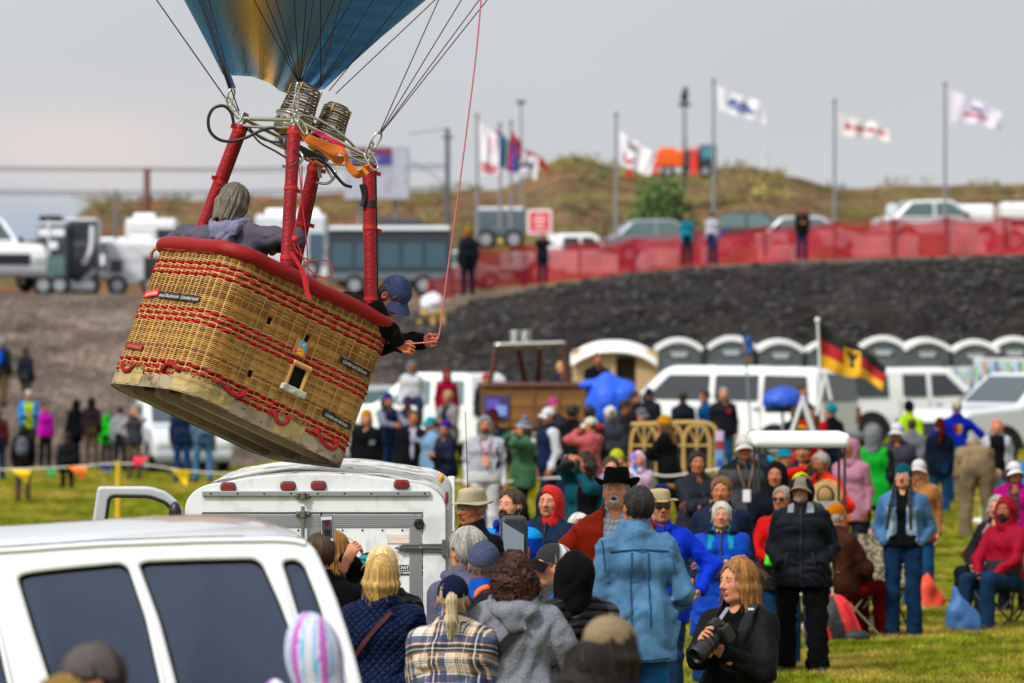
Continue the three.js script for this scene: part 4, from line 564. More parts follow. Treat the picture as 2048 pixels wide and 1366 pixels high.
// ---------- vehicles: a shared builder ----------
function wheels(t,list,y,r,w){for(const[x,z,s]of list){const k=part('wheel',xf(new THREE.TorusGeometry(r*0.70,r*0.30,10,24),x,y,z),rubber,t);part('rim',xf(new THREE.CylinderGeometry(r*0.55,r*0.55,w,18),x,y,z,Math.PI/2),M('#aeb1b6',{metalness:0.7,roughness:0.35}),k);}}
function vehicle(name,label,cat,pos,yaw,o,group){
const t=thing(name,label,cat,pos,group,yaw),w=o.w,paint=M(o.color,{roughness:0.3,clearcoat:0.7,metalness:o.metal??0}),gl=M(o.glass??'#171c20',{roughness:0.08,clearcoat:1});
const cut=[];for(const x of o.axles)cut.push(x);
const pts=roundPoly(o.prof,0.12,5);const body=extrude(pts,w,0.10,4);
{const P=body.attributes.position;for(let i=0;i<P.count;i++){const y=P.getY(i);if(y>o.belt)P.setZ(i,P.getZ(i)*(1-(o.tumble??0.16)*(y-o.belt)));}body.computeVertexNormals();}
part('body',body,paint,t);
const k=y=>(w/2)*(y>o.belt?1-(o.tumble??0.16)*(y-o.belt):1)+0.004;
for(const s of[1,-1])for(const q of o.wins){const g=extrude(roundPoly(q,0.05),0.012);const P=g.attributes.position;for(let i=0;i<P.count;i++)P.setZ(i,s*(k(P.getY(i))+P.getZ(i)*s));g.computeVertexNormals();part('side_window',g,gl,t);}
for(const q of o.ends??[]){const g=slab(6,3,(u,v)=>V(lerp(q[0],q[2],v),lerp(q[1],q[3],v),(u-0.5)*w*(q[4]??0.78)*(1-0.08*v)),0.02);part(q[5]??'windscreen',g,gl,t);}
wheels(t,o.axles.flatMap(x=>[[x,w/2-0.10],[x,-w/2+0.10]]),o.r??0.36,o.r??0.36,0.24);
for(const x of o.axles)for(const s of[1,-1])part('wheel_arch',xf(new THREE.CylinderGeometry((o.r??0.36)*1.18,(o.r??0.36)*1.18,0.02,24,1,false,Math.PI/2,Math.PI),x,o.r??0.36,s*(w/2+0.002),Math.PI/2,0,0).translate(0,0,0),M('#0d0d0e',{roughness:0.9}),t);
const x1=o.x1,x0=o.x0;for(const s of[1,-1]){part('headlight',box(0.06,0.17,0.32,x1,o.lamp??0.85,s*(w/2-0.26),0.03),M('#d6dadd',{roughness:0.15,clearcoat:1}),t);part('tail_light',box(0.05,0.36,0.14,x0,o.tail??0.95,s*(w/2-0.10),0.02),M('#8a0d12',{roughness:0.25,clearcoat:1}),t);part('mirror',box(0.10,0.2,0.18,o.mx??x1-1.6,o.belt+0.10,s*(w/2+0.12),0.04),blackPlastic,t);for(const hx of o.handles??[])part('door_handle',box(0.16,0.035,0.03,hx,o.belt-0.12,s*(w/2+0.012),0.01),M('#3a3d40',{roughness:0.4}),t);for(const sx of o.seams??[])part('door_seam',box(0.014,o.belt-0.45,0.004,sx,(o.belt+0.45)/2,s*(w/2+0.003)),M('#2a2c2e',{roughness:0.8}),t);}
part('grille',box(0.05,0.28,w*0.55,x1+0.004,(o.lamp??0.85)-0.02,0,0.02),M('#23262a',{roughness:0.5}),t);part('front_bumper',box(0.14,0.2,w*0.96,x1+0.02,0.48,0,0.05),M(o.bumper??'#9da1a6',{metalness:0.6,roughness:0.35}),t);part('rear_bumper',box(0.14,0.18,w*0.96,x0-0.02,0.50,0,0.05),M(o.bumper??'#9da1a6',{metalness:0.6,roughness:0.35}),t);
return t;
}
const VAN={w:1.98,color:'#dfe2e4',prof:[[-2.75,0.42],[-2.78,1.1],[-2.70,1.98,0.25],[1.0,2.02,0.3],[1.75,1.32,0.2],[2.65,1.16,0.25],[2.78,0.75],[2.75,0.42]],belt:1.22,x1:2.76,x0:-2.78,axles:[-1.75,1.8],wins:[[[-2.55,1.28],[-2.50,1.80],[-1.45,1.82],[-1.45,1.28]],[[-1.33,1.28],[-1.33,1.82],[-0.25,1.82],[-0.25,1.28]],[[-0.12,1.28],[-0.12,1.82],[0.90,1.82],[1.45,1.30],[1.4,1.28]]],ends:[[1.70,1.38,1.06,1.95,0.8],[-2.80,1.25,-2.75,1.85,0.82,'rear_window']],handles:[0.1,-1.3],seams:[-0.18,-1.39],mx:1.4};
const SUVT={w:2.0,color:'#e3e5e6',prof:[[-2.6,0.5],[-2.65,1.15],[-2.55,1.88,0.2],[0.55,1.92,0.25],[1.25,1.24,0.15],[2.55,1.12,0.25],[2.65,0.8],[2.62,0.48]],belt:1.18,x1:2.64,x0:-2.66,axles:[-1.55,1.65],r:0.42,wins:[[[-2.42,1.24],[-2.36,1.74],[-1.1,1.76],[-1.1,1.24]],[[-0.72,1.24],[-0.72,1.76],[-0.10,1.76],[-0.10,1.24]],[[0.02,1.24],[0.02,1.76],[0.42,1.76],[0.95,1.26]]],ends:[[1.22,1.30,0.62,1.84,0.8],[-2.68,1.25,-2.60,1.78,0.8,'rear_window']],handles:[-0.55,0.2],seams:[-0.04,-0.8],mx:0.95};
const CAR={w:1.85,color:'#b9bdc4',metal:0.4,prof:[[-2.3,0.4],[-2.35,0.95],[-1.9,1.05],[-1.3,1.62,0.25],[0.2,1.66,0.25],[1.15,1.05,0.2],[2.2,0.90,0.2],[2.35,0.65],[2.3,0.38]],belt:1.0,x1:2.33,x0:-2.35,axles:[-1.45,1.45],r:0.33,wins:[[[-1.75,1.06],[-1.25,1.52],[-0.5,1.55],[-0.5,1.06]],[[-0.40,1.06],[-0.40,1.55],[0.15,1.55],[0.85,1.08]]],ends:[[1.08,1.10,0.28,1.58,0.8],[-1.86,1.10,-1.38,1.56,0.8,'rear_window']],glass:'#4b6462',lamp:0.72,tail:0.85,mx:0.7};
const TRUCK={w:2.05,color:'#e4e6e8',prof:[[-2.7,0.5],[-2.75,1.2],[-0.95,1.2],[-0.85,1.92,0.2],[0.55,1.94,0.22],[1.25,1.30,0.15],[2.65,1.20,0.3],[2.75,0.85],[2.7,0.48]],belt:1.22,x1:2.74,x0:-2.76,axles:[-1.7,1.7],r:0.42,wins:[[[-0.74,1.28],[-0.72,1.78],[-0.1,1.78],[-0.1,1.28]],[[0.02,1.28],[0.02,1.78],[0.42,1.78],[0.98,1.3]]],ends:[[1.22,1.36,0.62,1.86,0.8]],mx:0.98,glass:'#25343a'};
const at=(px,s,dy=0)=>{const d=FL/s,x=(px-CX)/s;return V(x,gnd(x,-d)+dy,-d);};
vehicle('pickup_truck','big white pickup facing us at the far left on the gravel rise','pickup truck',at(-84,58),-1.0,{...TRUCK,w:2.3}).scale.setScalar(1.35);
function motorhome(label,px0,px1,py0,py1,d,color,deco,yaw=0,cat='motorhome',name='motorhome'){const o=PX((px0+px1)/2,py1,d),t=thing(name,label,cat,o,undefined,yaw),w=(px1-px0)/FL*d,h=(py1-py0)/FL*d;const m=M(color,{roughness:0.4,clearcoat:0.4,map:T.grime});part('body',box(w,h-0.55,2.4,0,(h-0.55)/2+0.55,-1.2,0.14,4),m,t);part('roof_trim',box(w-0.1,0.10,2.2,0,h+0.02,-1.2,0.04),M('#e0e3e6',{roughness:0.5}),t);wheels(t,[[-w*0.28,0],[w*0.28,0]],0.42,0.42,0.3);if(deco)deco(t,w,h);return t;}
const dkg=M('#161b20',{roughness:0.12,clearcoat:1}),aw=(t,w,h,l,m,nm='window')=>{for(const[x,y,a,b]of l)part(nm,extrude(roundPoly([[-a/2,-b/2],[a/2,-b/2],[a/2,b/2],[-a/2,b/2]],0.05),0.03).translate(x*w,y*h,0.01),m??dkg,t);};
motorhome('dark grey motorhome with green glass, next to the white truck',74,132,448,592,222,'#3a4450',(t,w,h)=>{aw(t,w,h,[[0.05,0.35,w*0.8,h*0.42]],M('#4a6a64',{roughness:0.15,clearcoat:1}));part('roof_unit',box(0.9,0.3,0.8,-0.1,h+0.2,-1,0.08),blackPlastic,t);part('white_panel',box(w*0.9,0.3,0.05,0,h*0.88,0.03,0.02),M('#dfe2e6',{roughness:0.5}),t);part('ladder',[box(0.06,1.4,0.06,-0.1,h*0.8,0.1),box(0.3,0.3,0.1,0.1,h*0.7,0.1,0.03)],M('#e4e6e8',{roughness:0.5}),t);});
motorhome('black and silver motorhome with a white swoosh',130,194,440,592,224,'#22262d',(t,w,h)=>{aw(t,w,h,[[-0.1,0.62,w*0.6,h*0.26],[0.3,0.5,w*0.25,h*0.3]]);part('swoosh',tube([V(w*0.36,h*0.92,0.05),V(w*0.30,h*0.60,0.06),V(w*0.08,h*0.42,0.06)],0.10,20,8),M('#dcdfe4',{roughness:0.4}),t);part('swoosh',tube([V(w*0.46,h*0.34,0.05),V(w*0.25,h*0.26,0.06),V(0,h*0.16,0.06)],0.12,20,8),M('#9aa0a8',{roughness:0.4}),t);part('bumper',box(w*0.8,0.3,0.2,0,0.35,0.1,0.05),M('#c8ccd2',{metalness:0.5,roughness:0.4}),t);});
motorhome('white travel trailer with a black window, left of the basket',208,330,484,592,226,'#cfd3da',(t,w,h)=>{aw(t,w,h,[[0.28,0.52,0.62,0.9],[-0.3,0.55,0.5,0.5]]);part('bay_door',box(0.5,0.5,0.04,-0.05*w,h*0.35,0.02,0.02),M('#b8bcc4',{roughness:0.5}),t);part('roof_unit',box(0.8,0.28,0.8,0.2,h+0.14,-1,0.08),M('#e6e8ea',{roughness:0.5}),t);},0,'travel trailer','travel_trailer');
motorhome('pale motorhome with rounded grey nose behind the travel trailer',250,352,440,520,240,'#e2e4e8',(t,w,h)=>{aw(t,w,h,[[0.3,0.6,0.8,0.6]]);part('roof_unit',box(0.9,0.3,0.9,-0.3,h+0.15,-1,0.08),M('#e6e8ea',{roughness:0.5}),t);});
motorhome('long white coach seen past the front upright',510,652,432,560,232,'#cdd4dc',(t,w,h)=>{aw(t,w,h,[[-0.1,0.62,w*0.5,0.75],[0.36,0.5,0.6,1.2]],M('#3c5262',{roughness:0.12,clearcoat:1}));for(const x of[-0.2,0.25])part('roof_unit',box(0.9,0.32,0.9,x*w,h+0.15,-1,0.08),M('#eef0f2',{roughness:0.5}),t);});
motorhome('long dark blue bus with a pale roof edge, behind the man in the basket',655,902,456,592,218,'#2a343d',(t,w,h)=>{for(let i=0;i<5;i++)aw(t,w,h,[[-0.38+i*0.19,0.60,w*0.165,h*0.36]],M('#33505c',{roughness:0.1,clearcoat:1}));part('roof_rack',box(w*0.42,0.34,1.4,0.06*w,h+0.24,-1.2,0.08),M('#3a3d42',{roughness:0.7}),t);part('lower_panel',box(w*0.96,0.28,0.05,0,0.75,0.01,0.02),M('#5d6a70',{roughness:0.4}),t);part('awning_bar',box(w*0.98,0.10,0.1,0,h-0.04,0.08,0.03),M('#c9d2d8',{roughness:0.5}),t);});
motorhome('grey ribbed container behind the person in the dark coat',950,1050,418,500,224,'#5f6f78',(t,w,h)=>{for(let i=0;i<14;i++)part('rib',box(0.06,h-0.65,0.05,-w/2+(i+0.5)*w/14,(h-0.55)/2+0.55,0.02,0.01),M('#66757e',{roughness:0.6,metalness:0.3}),t);},0,'container','container');
vehicle('parked_van','white high van behind the dark bus, seen past the red upright','van',at(620,47,0.3),0.3,VAN);vehicle('parked_car','pale car between the travel trailer and the leaning passenger','car',at(385,48,0.2),0.4,{...CAR,color:'#d4d8dc'});vehicle('parked_van','white van far back left of the basket upright','van',at(300,44,0.6),-0.3,VAN);vehicle('parked_car','silver car half hidden by the ribbed container','car',at(905,47,0.3),0.2,{...CAR,color:'#c4c9ce'});vehicle('parked_car','white car seen over the long bus roof','car',at(700,43,1.3),0.1,{...CAR,color:'#e4e6e8'});
vehicle('pickup_truck','white pickup on the plateau behind the red sign','pickup truck',at(1150,52),0.25,TRUCK);
const gcar='parked cars on the plateau behind the red fence';
vehicle('parked_car','dark roofed car beside the two people on the bank','car',at(1330,54,0.25),0.1,{...CAR,color:'#7f868e'},gcar);vehicle('parked_car','dark estate car right of the people at the fence','car',at(1520,53,0.35),-0.1,{...CAR,color:'#2d333c'},gcar);vehicle('parked_car','pale car half hidden behind the tallest bank flagpole','car',at(1625,53,0.1),0.1,{...CAR,color:'#b8bec6'},gcar);vehicle('parked_car','small white car leftmost of the white row on the right','car',at(1880,56,0.42),0.2,{...CAR,color:'#e4e6e8'},gcar);
motorhome('white van body in the row at the top right of the fence',1904,1990,412,505,205,'#eceeef',(t,w,h)=>aw(t,w,h,[[0.0,0.6,w*0.7,0.22]]),0,'van','parked_van');motorhome('last white van in the row, cut by the right edge',2004,2110,408,505,206,'#e8eaec',(t,w,h)=>aw(t,w,h,[[-0.1,0.62,w*0.5,0.25]]),0,'van','parked_van');
{const o=at(1783,59),p=PX(1783,418,FL/59),t=thing('round_sign','small white round sign on a post behind the fence','sign',o);part('post',cyl(V(0,-0.1,0),V(0,p.y-o.y,0),0.03),galv,t);part('disc',xf(new THREE.CylinderGeometry(0.2,0.2,0.03,24),0,p.y-o.y,0.03,Math.PI/2),M('#d8dde6',{roughness:0.4}),t);}
{const d=330,o=PX(1370,352,d),t=thing('telehandler','orange boom lift machine with a dark cab on the hill crest','construction machine',o),P=(x,y)=>PX(x,y,d).sub(o),or=M('#e05a12',{roughness:0.45}),b=(x0,y0,x1,y1,z,dp,m,nm,r=0.08)=>{const a=P(x0,y0),c=P(x1,y1);part(nm,box(c.x-a.x,a.y-c.y,dp,(a.x+c.x)/2,(a.y+c.y)/2,z,r),m,t);};
b(1312,304,1366,334,0,1.8,or,'body');b(1318,296,1350,308,0,1.4,or,'engine_cover');b(1366,300,1400,340,0,1.5,M('#39424e',{roughness:0.5}),'frame');b(1398,290,1432,346,0,1.6,M('#2b3440',{roughness:0.4}),'cab');b(1402,294,1428,318,0.82,0.05,M('#3f7f94',{roughness:0.1,clearcoat:1}),'cab_window',0.02);b(1380,304,1394,352,0.9,0.3,M('#e0341c',{roughness:0.5}),'outrigger',0.05);b(1306,326,1316,352,0.9,0.3,M('#e0341c',{roughness:0.5}),'outrigger',0.05);wheels(t,[P(1335,344),P(1410,346)].map(p=>[p.x,0.8]),0.25,0.40,0.4);part('boom',cyl(P(1352,306),P(1420,296),0.16,0.12,8),or,t);}
{const d=FL/58,o=PX(1079,545,d),t=thing('warning_sign','square red sign with white border and lettering above the fence','sign',o),p=PX(1079,444,d).sub(o);part('post',cyl(V(0,0,-0.03),V(0,p.y,-0.03),0.03),galv,t);part('board',box(0.84,0.86,0.03,0,p.y,0,0.01),M('#e8e4e6',{roughness:0.4}),t);part('print',box(0.78,0.80,0.006,0,p.y,0.018),M('#ffffff',{roughness:0.4,map:canvasTex(128,128,(c,w,h)=>{c.fillStyle='#ecdfe2';c.fillRect(0,0,w,h);c.fillStyle='#cf1f33';c.fillRect(8,8,w-16,h-16);c.fillStyle='#eec6cc';for(const[y,a]of[[28,60],[48,74],[68,52],[92,66]])c.fillRect(64-a/2,y,a,11);})}),t);}
{const d=191,pts=[[858,610,560],[905,592,536],[948,574,500],[1050,568,492],[1160,556,488],[1270,546,478],[1390,534,466],[1530,526,455],[1670,520,446],[1790,516,440],[1895,512,437],[2010,510,435],[2120,508,433]];
const o=PX(1400,530,d),t=thing('mesh_fence','long red plastic mesh fence along the top of the dark bank','fence',o),dd=i=>d-10*Math.max(0,3-i)/3;
const netT=(()=>{const n=64,dta=new Uint8Array(n*n*4);for(let y=0;y<n;y++)for(let x=0;x<n;x++){const on=x%16<9||y%16<9,i=(y*n+x)*4;dta[i]=dta[i+1]=dta[i+2]=on?255:0;dta[i+3]=255;}const q=new THREE.DataTexture(dta,n,n);q.wrapS=q.wrapT=THREE.RepeatWrapping;q.magFilter=THREE.LinearFilter;q.repeat.set(3,3);q.needsUpdate=true;return q;})();
const net2=M('#b00a20',{roughness:0.8,alphaMap:netT,alphaTest:0.5,transmission:0.15,thickness:0}),post=M('#8f1020',{roughness:0.6});
for(let i=0;i<pts.length-1;i++){const a=pts[i],b=pts[i+1];part('mesh_panel',grid(12,4,(u,v)=>{const x=lerp(a[0],b[0],u),y0=lerp(a[1],b[1],u),y1=lerp(a[2],b[2],u)+7*Math.sin(Math.PI*u),p=PX(x,lerp(y0,y1,v),lerp(dd(i),dd(i+1),u)).sub(o);p.z +=0.10*noise3(x*0.03,v*2,3);return p;},[(b[0]-a[0])/60,1.3]),net2,t);}
pts.forEach((p,i)=>part('post',cyl(PX(p[0],p[1]+8,dd(i)).sub(o),PX(p[0],p[2]-3,dd(i)).sub(o),0.05,0.05,8),post,t));for(const y of[0,1])part('top_rail',tube(pts.slice(2).map((p,i)=>PX(p[0],p[y?2:1],d).sub(o).add(V(0,0,0.03))),0.025,80,5),post,t);
for(const[x0,x1,y0,y1]of[[1120,1240,515,545],[1290,1390,492,528],[1520,1600,490,518],[1700,1840,466,510],[1900,1990,462,500],[1640,1690,478,512],[1010,1090,520,560]]){}
}
{const R=rng(5),o=PX(1560,505,194),t=thing('banner_fence','pale banner sheets hung behind the red mesh fence','banner',o);for(const[x0,x1,y0,y1]of[[1130,1236,508,546],[1290,1356,498,532],[1402,1416,492,526],[1515,1596,488,520],[1706,1838,470,512],[1898,1972,466,506]]){const a=PX(x0,y0,194).sub(o),b=PX(x1,y1,194).sub(o);part('sheet',slab(10,3,(u,v)=>V(lerp(a.x,b.x,u),lerp(b.y,a.y,v),0.06*Math.sin(u*8+x0)),0.01),M(['#d9c6c8','#cbbcc0','#e2d4d2'][Math.floor(R()*3)],{roughness:0.9,map:T.grime}),t);}}
{const o=PX(868,650,168),t=thing('trestle','yellow trestle with a white red bundle at the foot of the ramp','barrier',o),P=(x,y)=>PX(x,y,168).sub(o),ye=M('#b8994f',{roughness:0.8});for(const[a,b,c,e]of[[840,640,832,740],[868,618,866,660],[884,625,892,680]])part('leg',cyl(P(a,b),P(c,e),0.09,0.09,6),ye,t);part('bar',cyl(P(842,628),P(886,622),0.12,0.12,8),ye,t);part('bundle',net((x,y,z)=>ell(x,y,z,...P(862,606).toArray(),0.34,0.3,0.2)+0.06*noise3(x*6,y*6,z*6),[-1,-0.2,-0.5],[1,1.4,0.5],0.06),M('#d6cfd4',{roughness:0.9}),t);}
// ---------- field edge: toilets, vans, baskets, chairs ----------
for(let i=0;i<9;i++){
const px=[1358,1464,1560,1662,1765,1856,1950,2030,2125][i],s=78,d=FL/s,x=(px-CX)/s,labels=['portable toilet at the left end of the row, by the tan kiosk','second portable toilet from the kiosk, behind the van roof','third portable toilet from the kiosk, right of the dark banner','portable toilet just left of the black red gold flag','portable toilet behind the fly end of the black red gold flag','portable toilet above the pickup cab','portable toilet behind the painted balloon banner, left one','portable toilet behind the painted balloon banner, right one','portable toilet cut by the right edge'];
const t=thing('portable_toilet',labels[i],'portable toilet',V(x,0,-d),'portable toilets in a row below the bank'),g=M('#4a5054',{roughness:0.5}),w=1.14,h=2.22;
t.rotation.z=0.012*Math.sin(i*2.7);t.rotation.y=0.05*Math.sin(i*4.1);t.position.y=0.05*Math.sin(i*1.9);
part('cabin',[box(w,h,w,0,h/2,-w/2,0.03),extrude([[-w/2,h-0.01],[w/2,h-0.01],[0,h+0.22]],0.04,0.005).translate(0,0,-0.02)],g,t);part('door',box(w*0.66,h*0.86,0.03,0,h*0.47,0.012,0.01),M('#545b60',{roughness:0.5}),t);part('door_handle',box(0.04,0.16,0.03,w*0.24,1.0,0.04,0.01),blackPlastic,t);
part('roof',slab(16,8,(u,v)=>{const k=u*2-1;return V(k*0.60,h+0.30-0.24*k*k+0.02*Math.sin(v*3.14),0.06-v*(w+0.12));},0.11),M('#f4f5f6',{roughness:0.45,transmission:0.15,thickness:0}),t);
part('name_plate',box(0.50,0.16,0.008,0,h-0.06,0.032),M('#ffffff',{map:canvasTex(128,40,(c,w,h)=>{c.fillStyle='#4a5054';c.fillRect(0,0,w,h);c.fillStyle='#b9c2c6';c.fillRect(8,6,112,10);c.fillRect(18,22,92,12);}),roughness:0.6}),t);
}
{
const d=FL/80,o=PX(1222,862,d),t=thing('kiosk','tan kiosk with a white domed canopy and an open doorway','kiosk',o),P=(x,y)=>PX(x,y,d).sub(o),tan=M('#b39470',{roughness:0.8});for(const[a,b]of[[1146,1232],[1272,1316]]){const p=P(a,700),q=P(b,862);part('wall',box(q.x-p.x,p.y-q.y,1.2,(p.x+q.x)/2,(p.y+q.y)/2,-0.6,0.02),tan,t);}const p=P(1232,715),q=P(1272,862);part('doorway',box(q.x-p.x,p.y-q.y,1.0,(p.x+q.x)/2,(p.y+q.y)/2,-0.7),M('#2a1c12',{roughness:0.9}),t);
part('canopy',slab(24,8,(u,v)=>{const k=u*2-1,c=P(1228,690);return V(c.x+k*1.06,c.y+0.10-0.34*Math.pow(Math.abs(k),2.4)-0.28*Math.pow(Math.abs(v*2-1),2.4),0.25-v*1.8);},0.04),M('#eceae6',{roughness:0.7,transmission:0.2,thickness:0}),t);
}
vehicle('passenger_van','long white passenger van with roof edge below the toilets','van',at(1452,92),Math.PI-0.55,VAN);
vehicle('sport_utility_van','tall white utility vehicle under the black red gold flag','utility vehicle',at(1822,86),0.42,SUVT);
vehicle('pickup_truck','silver white pickup cut by the right edge','pickup truck',at(2075,100),Math.PI+0.6,{...TRUCK,color:'#cdd0d4'});
vehicle('parked_car','silver estate car behind the spectators left of the second basket','car',at(782,96),0.5,{...CAR,color:'#a9b2b6'});vehicle('pickup_truck','white pickup with its door open, left of the second basket','pickup truck',at(900,98),2.75,{...TRUCK,color:'#e6e8e8',glass:'#5a7472'});
vehicle('pickup_truck','white truck whose grille shows under the left of the basket','pickup truck',at(352,78),-1.35,{...TRUCK,color:'#d0d5db'});
{
const d=FL/84,o=PX(1976,868,d),t=thing('painted_banner','canvas banner painted with coloured balloon shapes on pale blue','banner',o),P=(x,y)=>PX(x,y,d).sub(o);const tx=canvasTex(512,256,(c,w,h)=>{c.fillStyle='#a9bccb';c.fillRect(0,0,w,h);const cs=['#7fae3e','#6a3f8a','#c4733a','#3a7a52','#d8b23c','#35508f','#9a4a3a','#2f8f86'];for(let i=0;i<14;i++){c.fillStyle=cs[i%8];c.beginPath();c.ellipse(24+i*36,90+46*Math.sin(i*2.1),15,40,0,0,7);c.fill();c.fillRect(20+i*36,130+46*Math.sin(i*2.1),8,22);}c.fillStyle='#d8d4c8';c.fillRect(0,0,w,14);});
for(const[a,b,y0,y1]of[[1892,1944,734,810],[1948,2060,716,806]]){const p=P(a,y0),q=P(b,y1);part('canvas',slab(10,6,(u,v)=>V(lerp(p.x,q.x,u),lerp(q.y,p.y,v),0.03*Math.sin(u*9)),0.015),M('#ffffff',{map:tx,roughness:0.85}),t);for(const x of[p.x,q.x])part('post',cyl(V(x,0,-0.02),V(x,p.y,-0.02),0.025),galv,t);}
}
{const d=FL/118,b=PX(1652,990,d),tp=PX(1635,640,d),t=thing('flag_staff','white staff with a pale ball, leaning, carrying the black red gold flag','flagpole',b);part('staff',cyl(V(0,0,0),tp.clone().sub(b),0.028,0.02,8),M('#d0d2d6',{roughness:0.4}),t);part('ball',xf(new THREE.SphereGeometry(0.045,12,10),...tp.clone().sub(b).toArray()),M('#e4e4e2',{roughness:0.3}),t);
flag('black red gold flag with a black eagle shield, blowing right',[[1637,648],[1772,728],[1766,774],[1642,736]],d+0.06,canvasTex(512,320,(c,w,h)=>{c.fillStyle='#0b0c12';c.fillRect(0,0,w,h/3);c.fillStyle='#c00f1c';c.fillRect(0,h/3,w,h/3);c.fillStyle='#eeb808';c.fillRect(0,h*2/3,w,h/3);c.fillStyle='#eeb808';c.beginPath();c.moveTo(190,56);c.lineTo(322,56);c.lineTo(322,190);c.quadraticCurveTo(316,240,256,262);c.quadraticCurveTo(196,240,190,190);c.fill();c.fillStyle='#12110c';c.beginPath();c.ellipse(256,150,15,46,0,0,7);c.fill();c.beginPath();c.arc(250,96,15,0,7);c.fill();for(const s of[-1,1]){for(let i=0;i<5;i++){c.save();c.translate(256+s*14,124);c.rotate(s*(0.5+i*0.32));c.fillRect(-5,-2,11,62-i*5);c.restore();c.save();c.translate(256+s*12,124);c.rotate(s*(-1.9-i*0.0));c.restore();}c.beginPath();c.ellipse(256+s*34,110,12,26,s*0.7,0,7);c.fill();c.fillRect(256+s*16-4,190,8,30);}c.beginPath();c.moveTo(240,190);c.lineTo(272,190);c.lineTo(266,232);c.lineTo(246,232);c.fill();}),0.16,2.2);}
{const d=FL/112,o=PX(1500,800,d),P=(x,y)=>PX(x,y,d).sub(o),t=thing('feather_banner','narrow black and blue feather banner in front of the van','banner',o);part('pole',cyl(P(1503,880),P(1487,655),0.018),galv,t);part('cloth',slab(6,24,(u,v)=>{const y=lerp(732,652,v),x=1483+(y-652)*0.10,w=20*Math.sin(Math.PI*clamp(v*0.85+0.12));return P(x+u*w,y).add(V(0,0,0.05*Math.sin(v*9+u*2)));},0.008),M('#ffffff',{roughness:0.8,map:canvasTex(64,256,(c,w,h)=>{c.fillStyle='#14161e';c.fillRect(0,0,w,h);c.fillStyle='#2565b4';c.fillRect(8,60,48,110);c.fillStyle='#6a4a2a';c.fillRect(4,190,56,60);})}),t);}
{const s=112,d=FL/s,o=PX(1066,940,d),P=(x,y)=>PX(x,y,d).sub(o),t=thing('wicker_basket','brown slatted balloon basket with four posts, standing behind the crowd','balloon basket',o,undefined,0),br=M('#8a5a22',{roughness:0.7,map:T.speck}),lea=M('#4c2317',{roughness:0.5});
const a=P(962,775),b=P(1172,855),w=b.x-a.x,y0=b.y,y1=a.y,dp=1.35;for(const[z,nm]of[[0,'front'],[-dp,'back']])for(let i=0;i<9;i++)part('slat',box(w-0.04,(y1-y0)/9-0.008,0.04,(a.x+b.x)/2,y0+(i+0.5)*(y1-y0)/9,z+0.006*(i%2),0.008),M(['#8f5f24','#7d5220','#9a6a2c'][i%3],{roughness:0.7,map:T.speck}),t);for(const x of[a.x+0.02,b.x-0.02])part('end_wall',box(0.05,y1-y0,dp,x,(y0+y1)/2,-dp/2),br,t);for(let i=0;i<5;i++)part('batten',box(0.05,y1-y0,0.03,lerp(a.x+0.03,b.x-0.03,i/4),(y0+y1)/2,0.035,0.008),M('#6d4519',{roughness:0.7}),t);
part('rim',tube([V(a.x,y1+0.03,0),V(b.x,y1+0.03,0),V(b.x,y1+0.03,-dp),V(a.x,y1+0.03,-dp)],0.06,60,10,true,0.05),lea,t);part('floor_plate',box(w,0.06,dp,(a.x+b.x)/2,y0-0.03,-dp/2),lea,t);
for(const[x0,q0,x1,q1,z]of[[978,775,994,690,0],[1052,775,1036,694,-dp],[1076,775,1080,694,-dp],[1140,775,1122,688,0]]){const A=P(x0,q0),B=P(x1,q1);A.z=z;B.z=z*0.6;part('post',cyl(A,B,0.055,0.05,10),lea,t);}const F=[[992,690,0],[1126,686,0],[1126,688,-0.9],[992,692,-0.9]].map(q=>{const p=P(q[0],q[1]);p.z=q[2];return p;});part('top_frame',tube(F,0.04,60,8,true,0.05),chrome,t);for(const x of[1030,1052]){const p=P(x,676);for(let i=0;i<5;i++)part('burner_coil',xf(new THREE.TorusGeometry(0.085,0.014,6,20),p.x,p.y-0.06+i*0.045,-0.4,Math.PI/2),M('#cfd0cf',{metalness:0.9,roughness:0.3}),t);}
const c0=P(968,792),c1=P(1018,838);part('painted_panel',box(c1.x-c0.x,c0.y-c1.y,0.02,(c0.x+c1.x)/2,(c0.y+c1.y)/2,0.055),M('#ffffff',{roughness:0.6,map:canvasTex(64,64,(c)=>{c.fillStyle='#2c2c66';c.fillRect(0,0,64,64);c.fillStyle='#5a48b0';c.fillRect(6,8,34,30);c.fillStyle='#7c90d8';c.fillRect(30,26,28,28);})}),t);part('carrier',box(w*1.05,0.12,dp,(a.x+b.x)/2,y0-0.14,-dp/2,0.03),steel,t);for(const x of[a.x+0.3,b.x-0.3])part('wheel',xf(new THREE.TorusGeometry(0.2,0.08,8,20),x,0.28,0.05),rubber,t);}
{const s=116,d=FL/s,c=PX(1214,800,d),t=thing('envelope_bag','big bright blue cloth bag beside the slatted basket','bag',V(c.x,c.y-0.7,c.z));const f=(x,y,z)=>Math.min(ell(x,y,z,-0.02,0.66,0,0.36,0.48,0.4),ell(x,y,z,0.28,0.78,0.05,0.24,0.24,0.3),ell(x,y,z,-0.33,0.96,0,0.17,0.10,0.2))+0.05*noise3(x*4,y*5,z*4)+0.02*noise3(x*12,y*9,z*12);part('cloth',obliqueUV(net(f,[-0.7,0,-0.6],[0.7,1.4,0.6],0.035)),M('#0c4fd0',{roughness:0.6}),t);part('stand',box(0.5,0.5,0.5,0,-0.0,0,0.05),M('#26292e',{roughness:0.8}),t);}
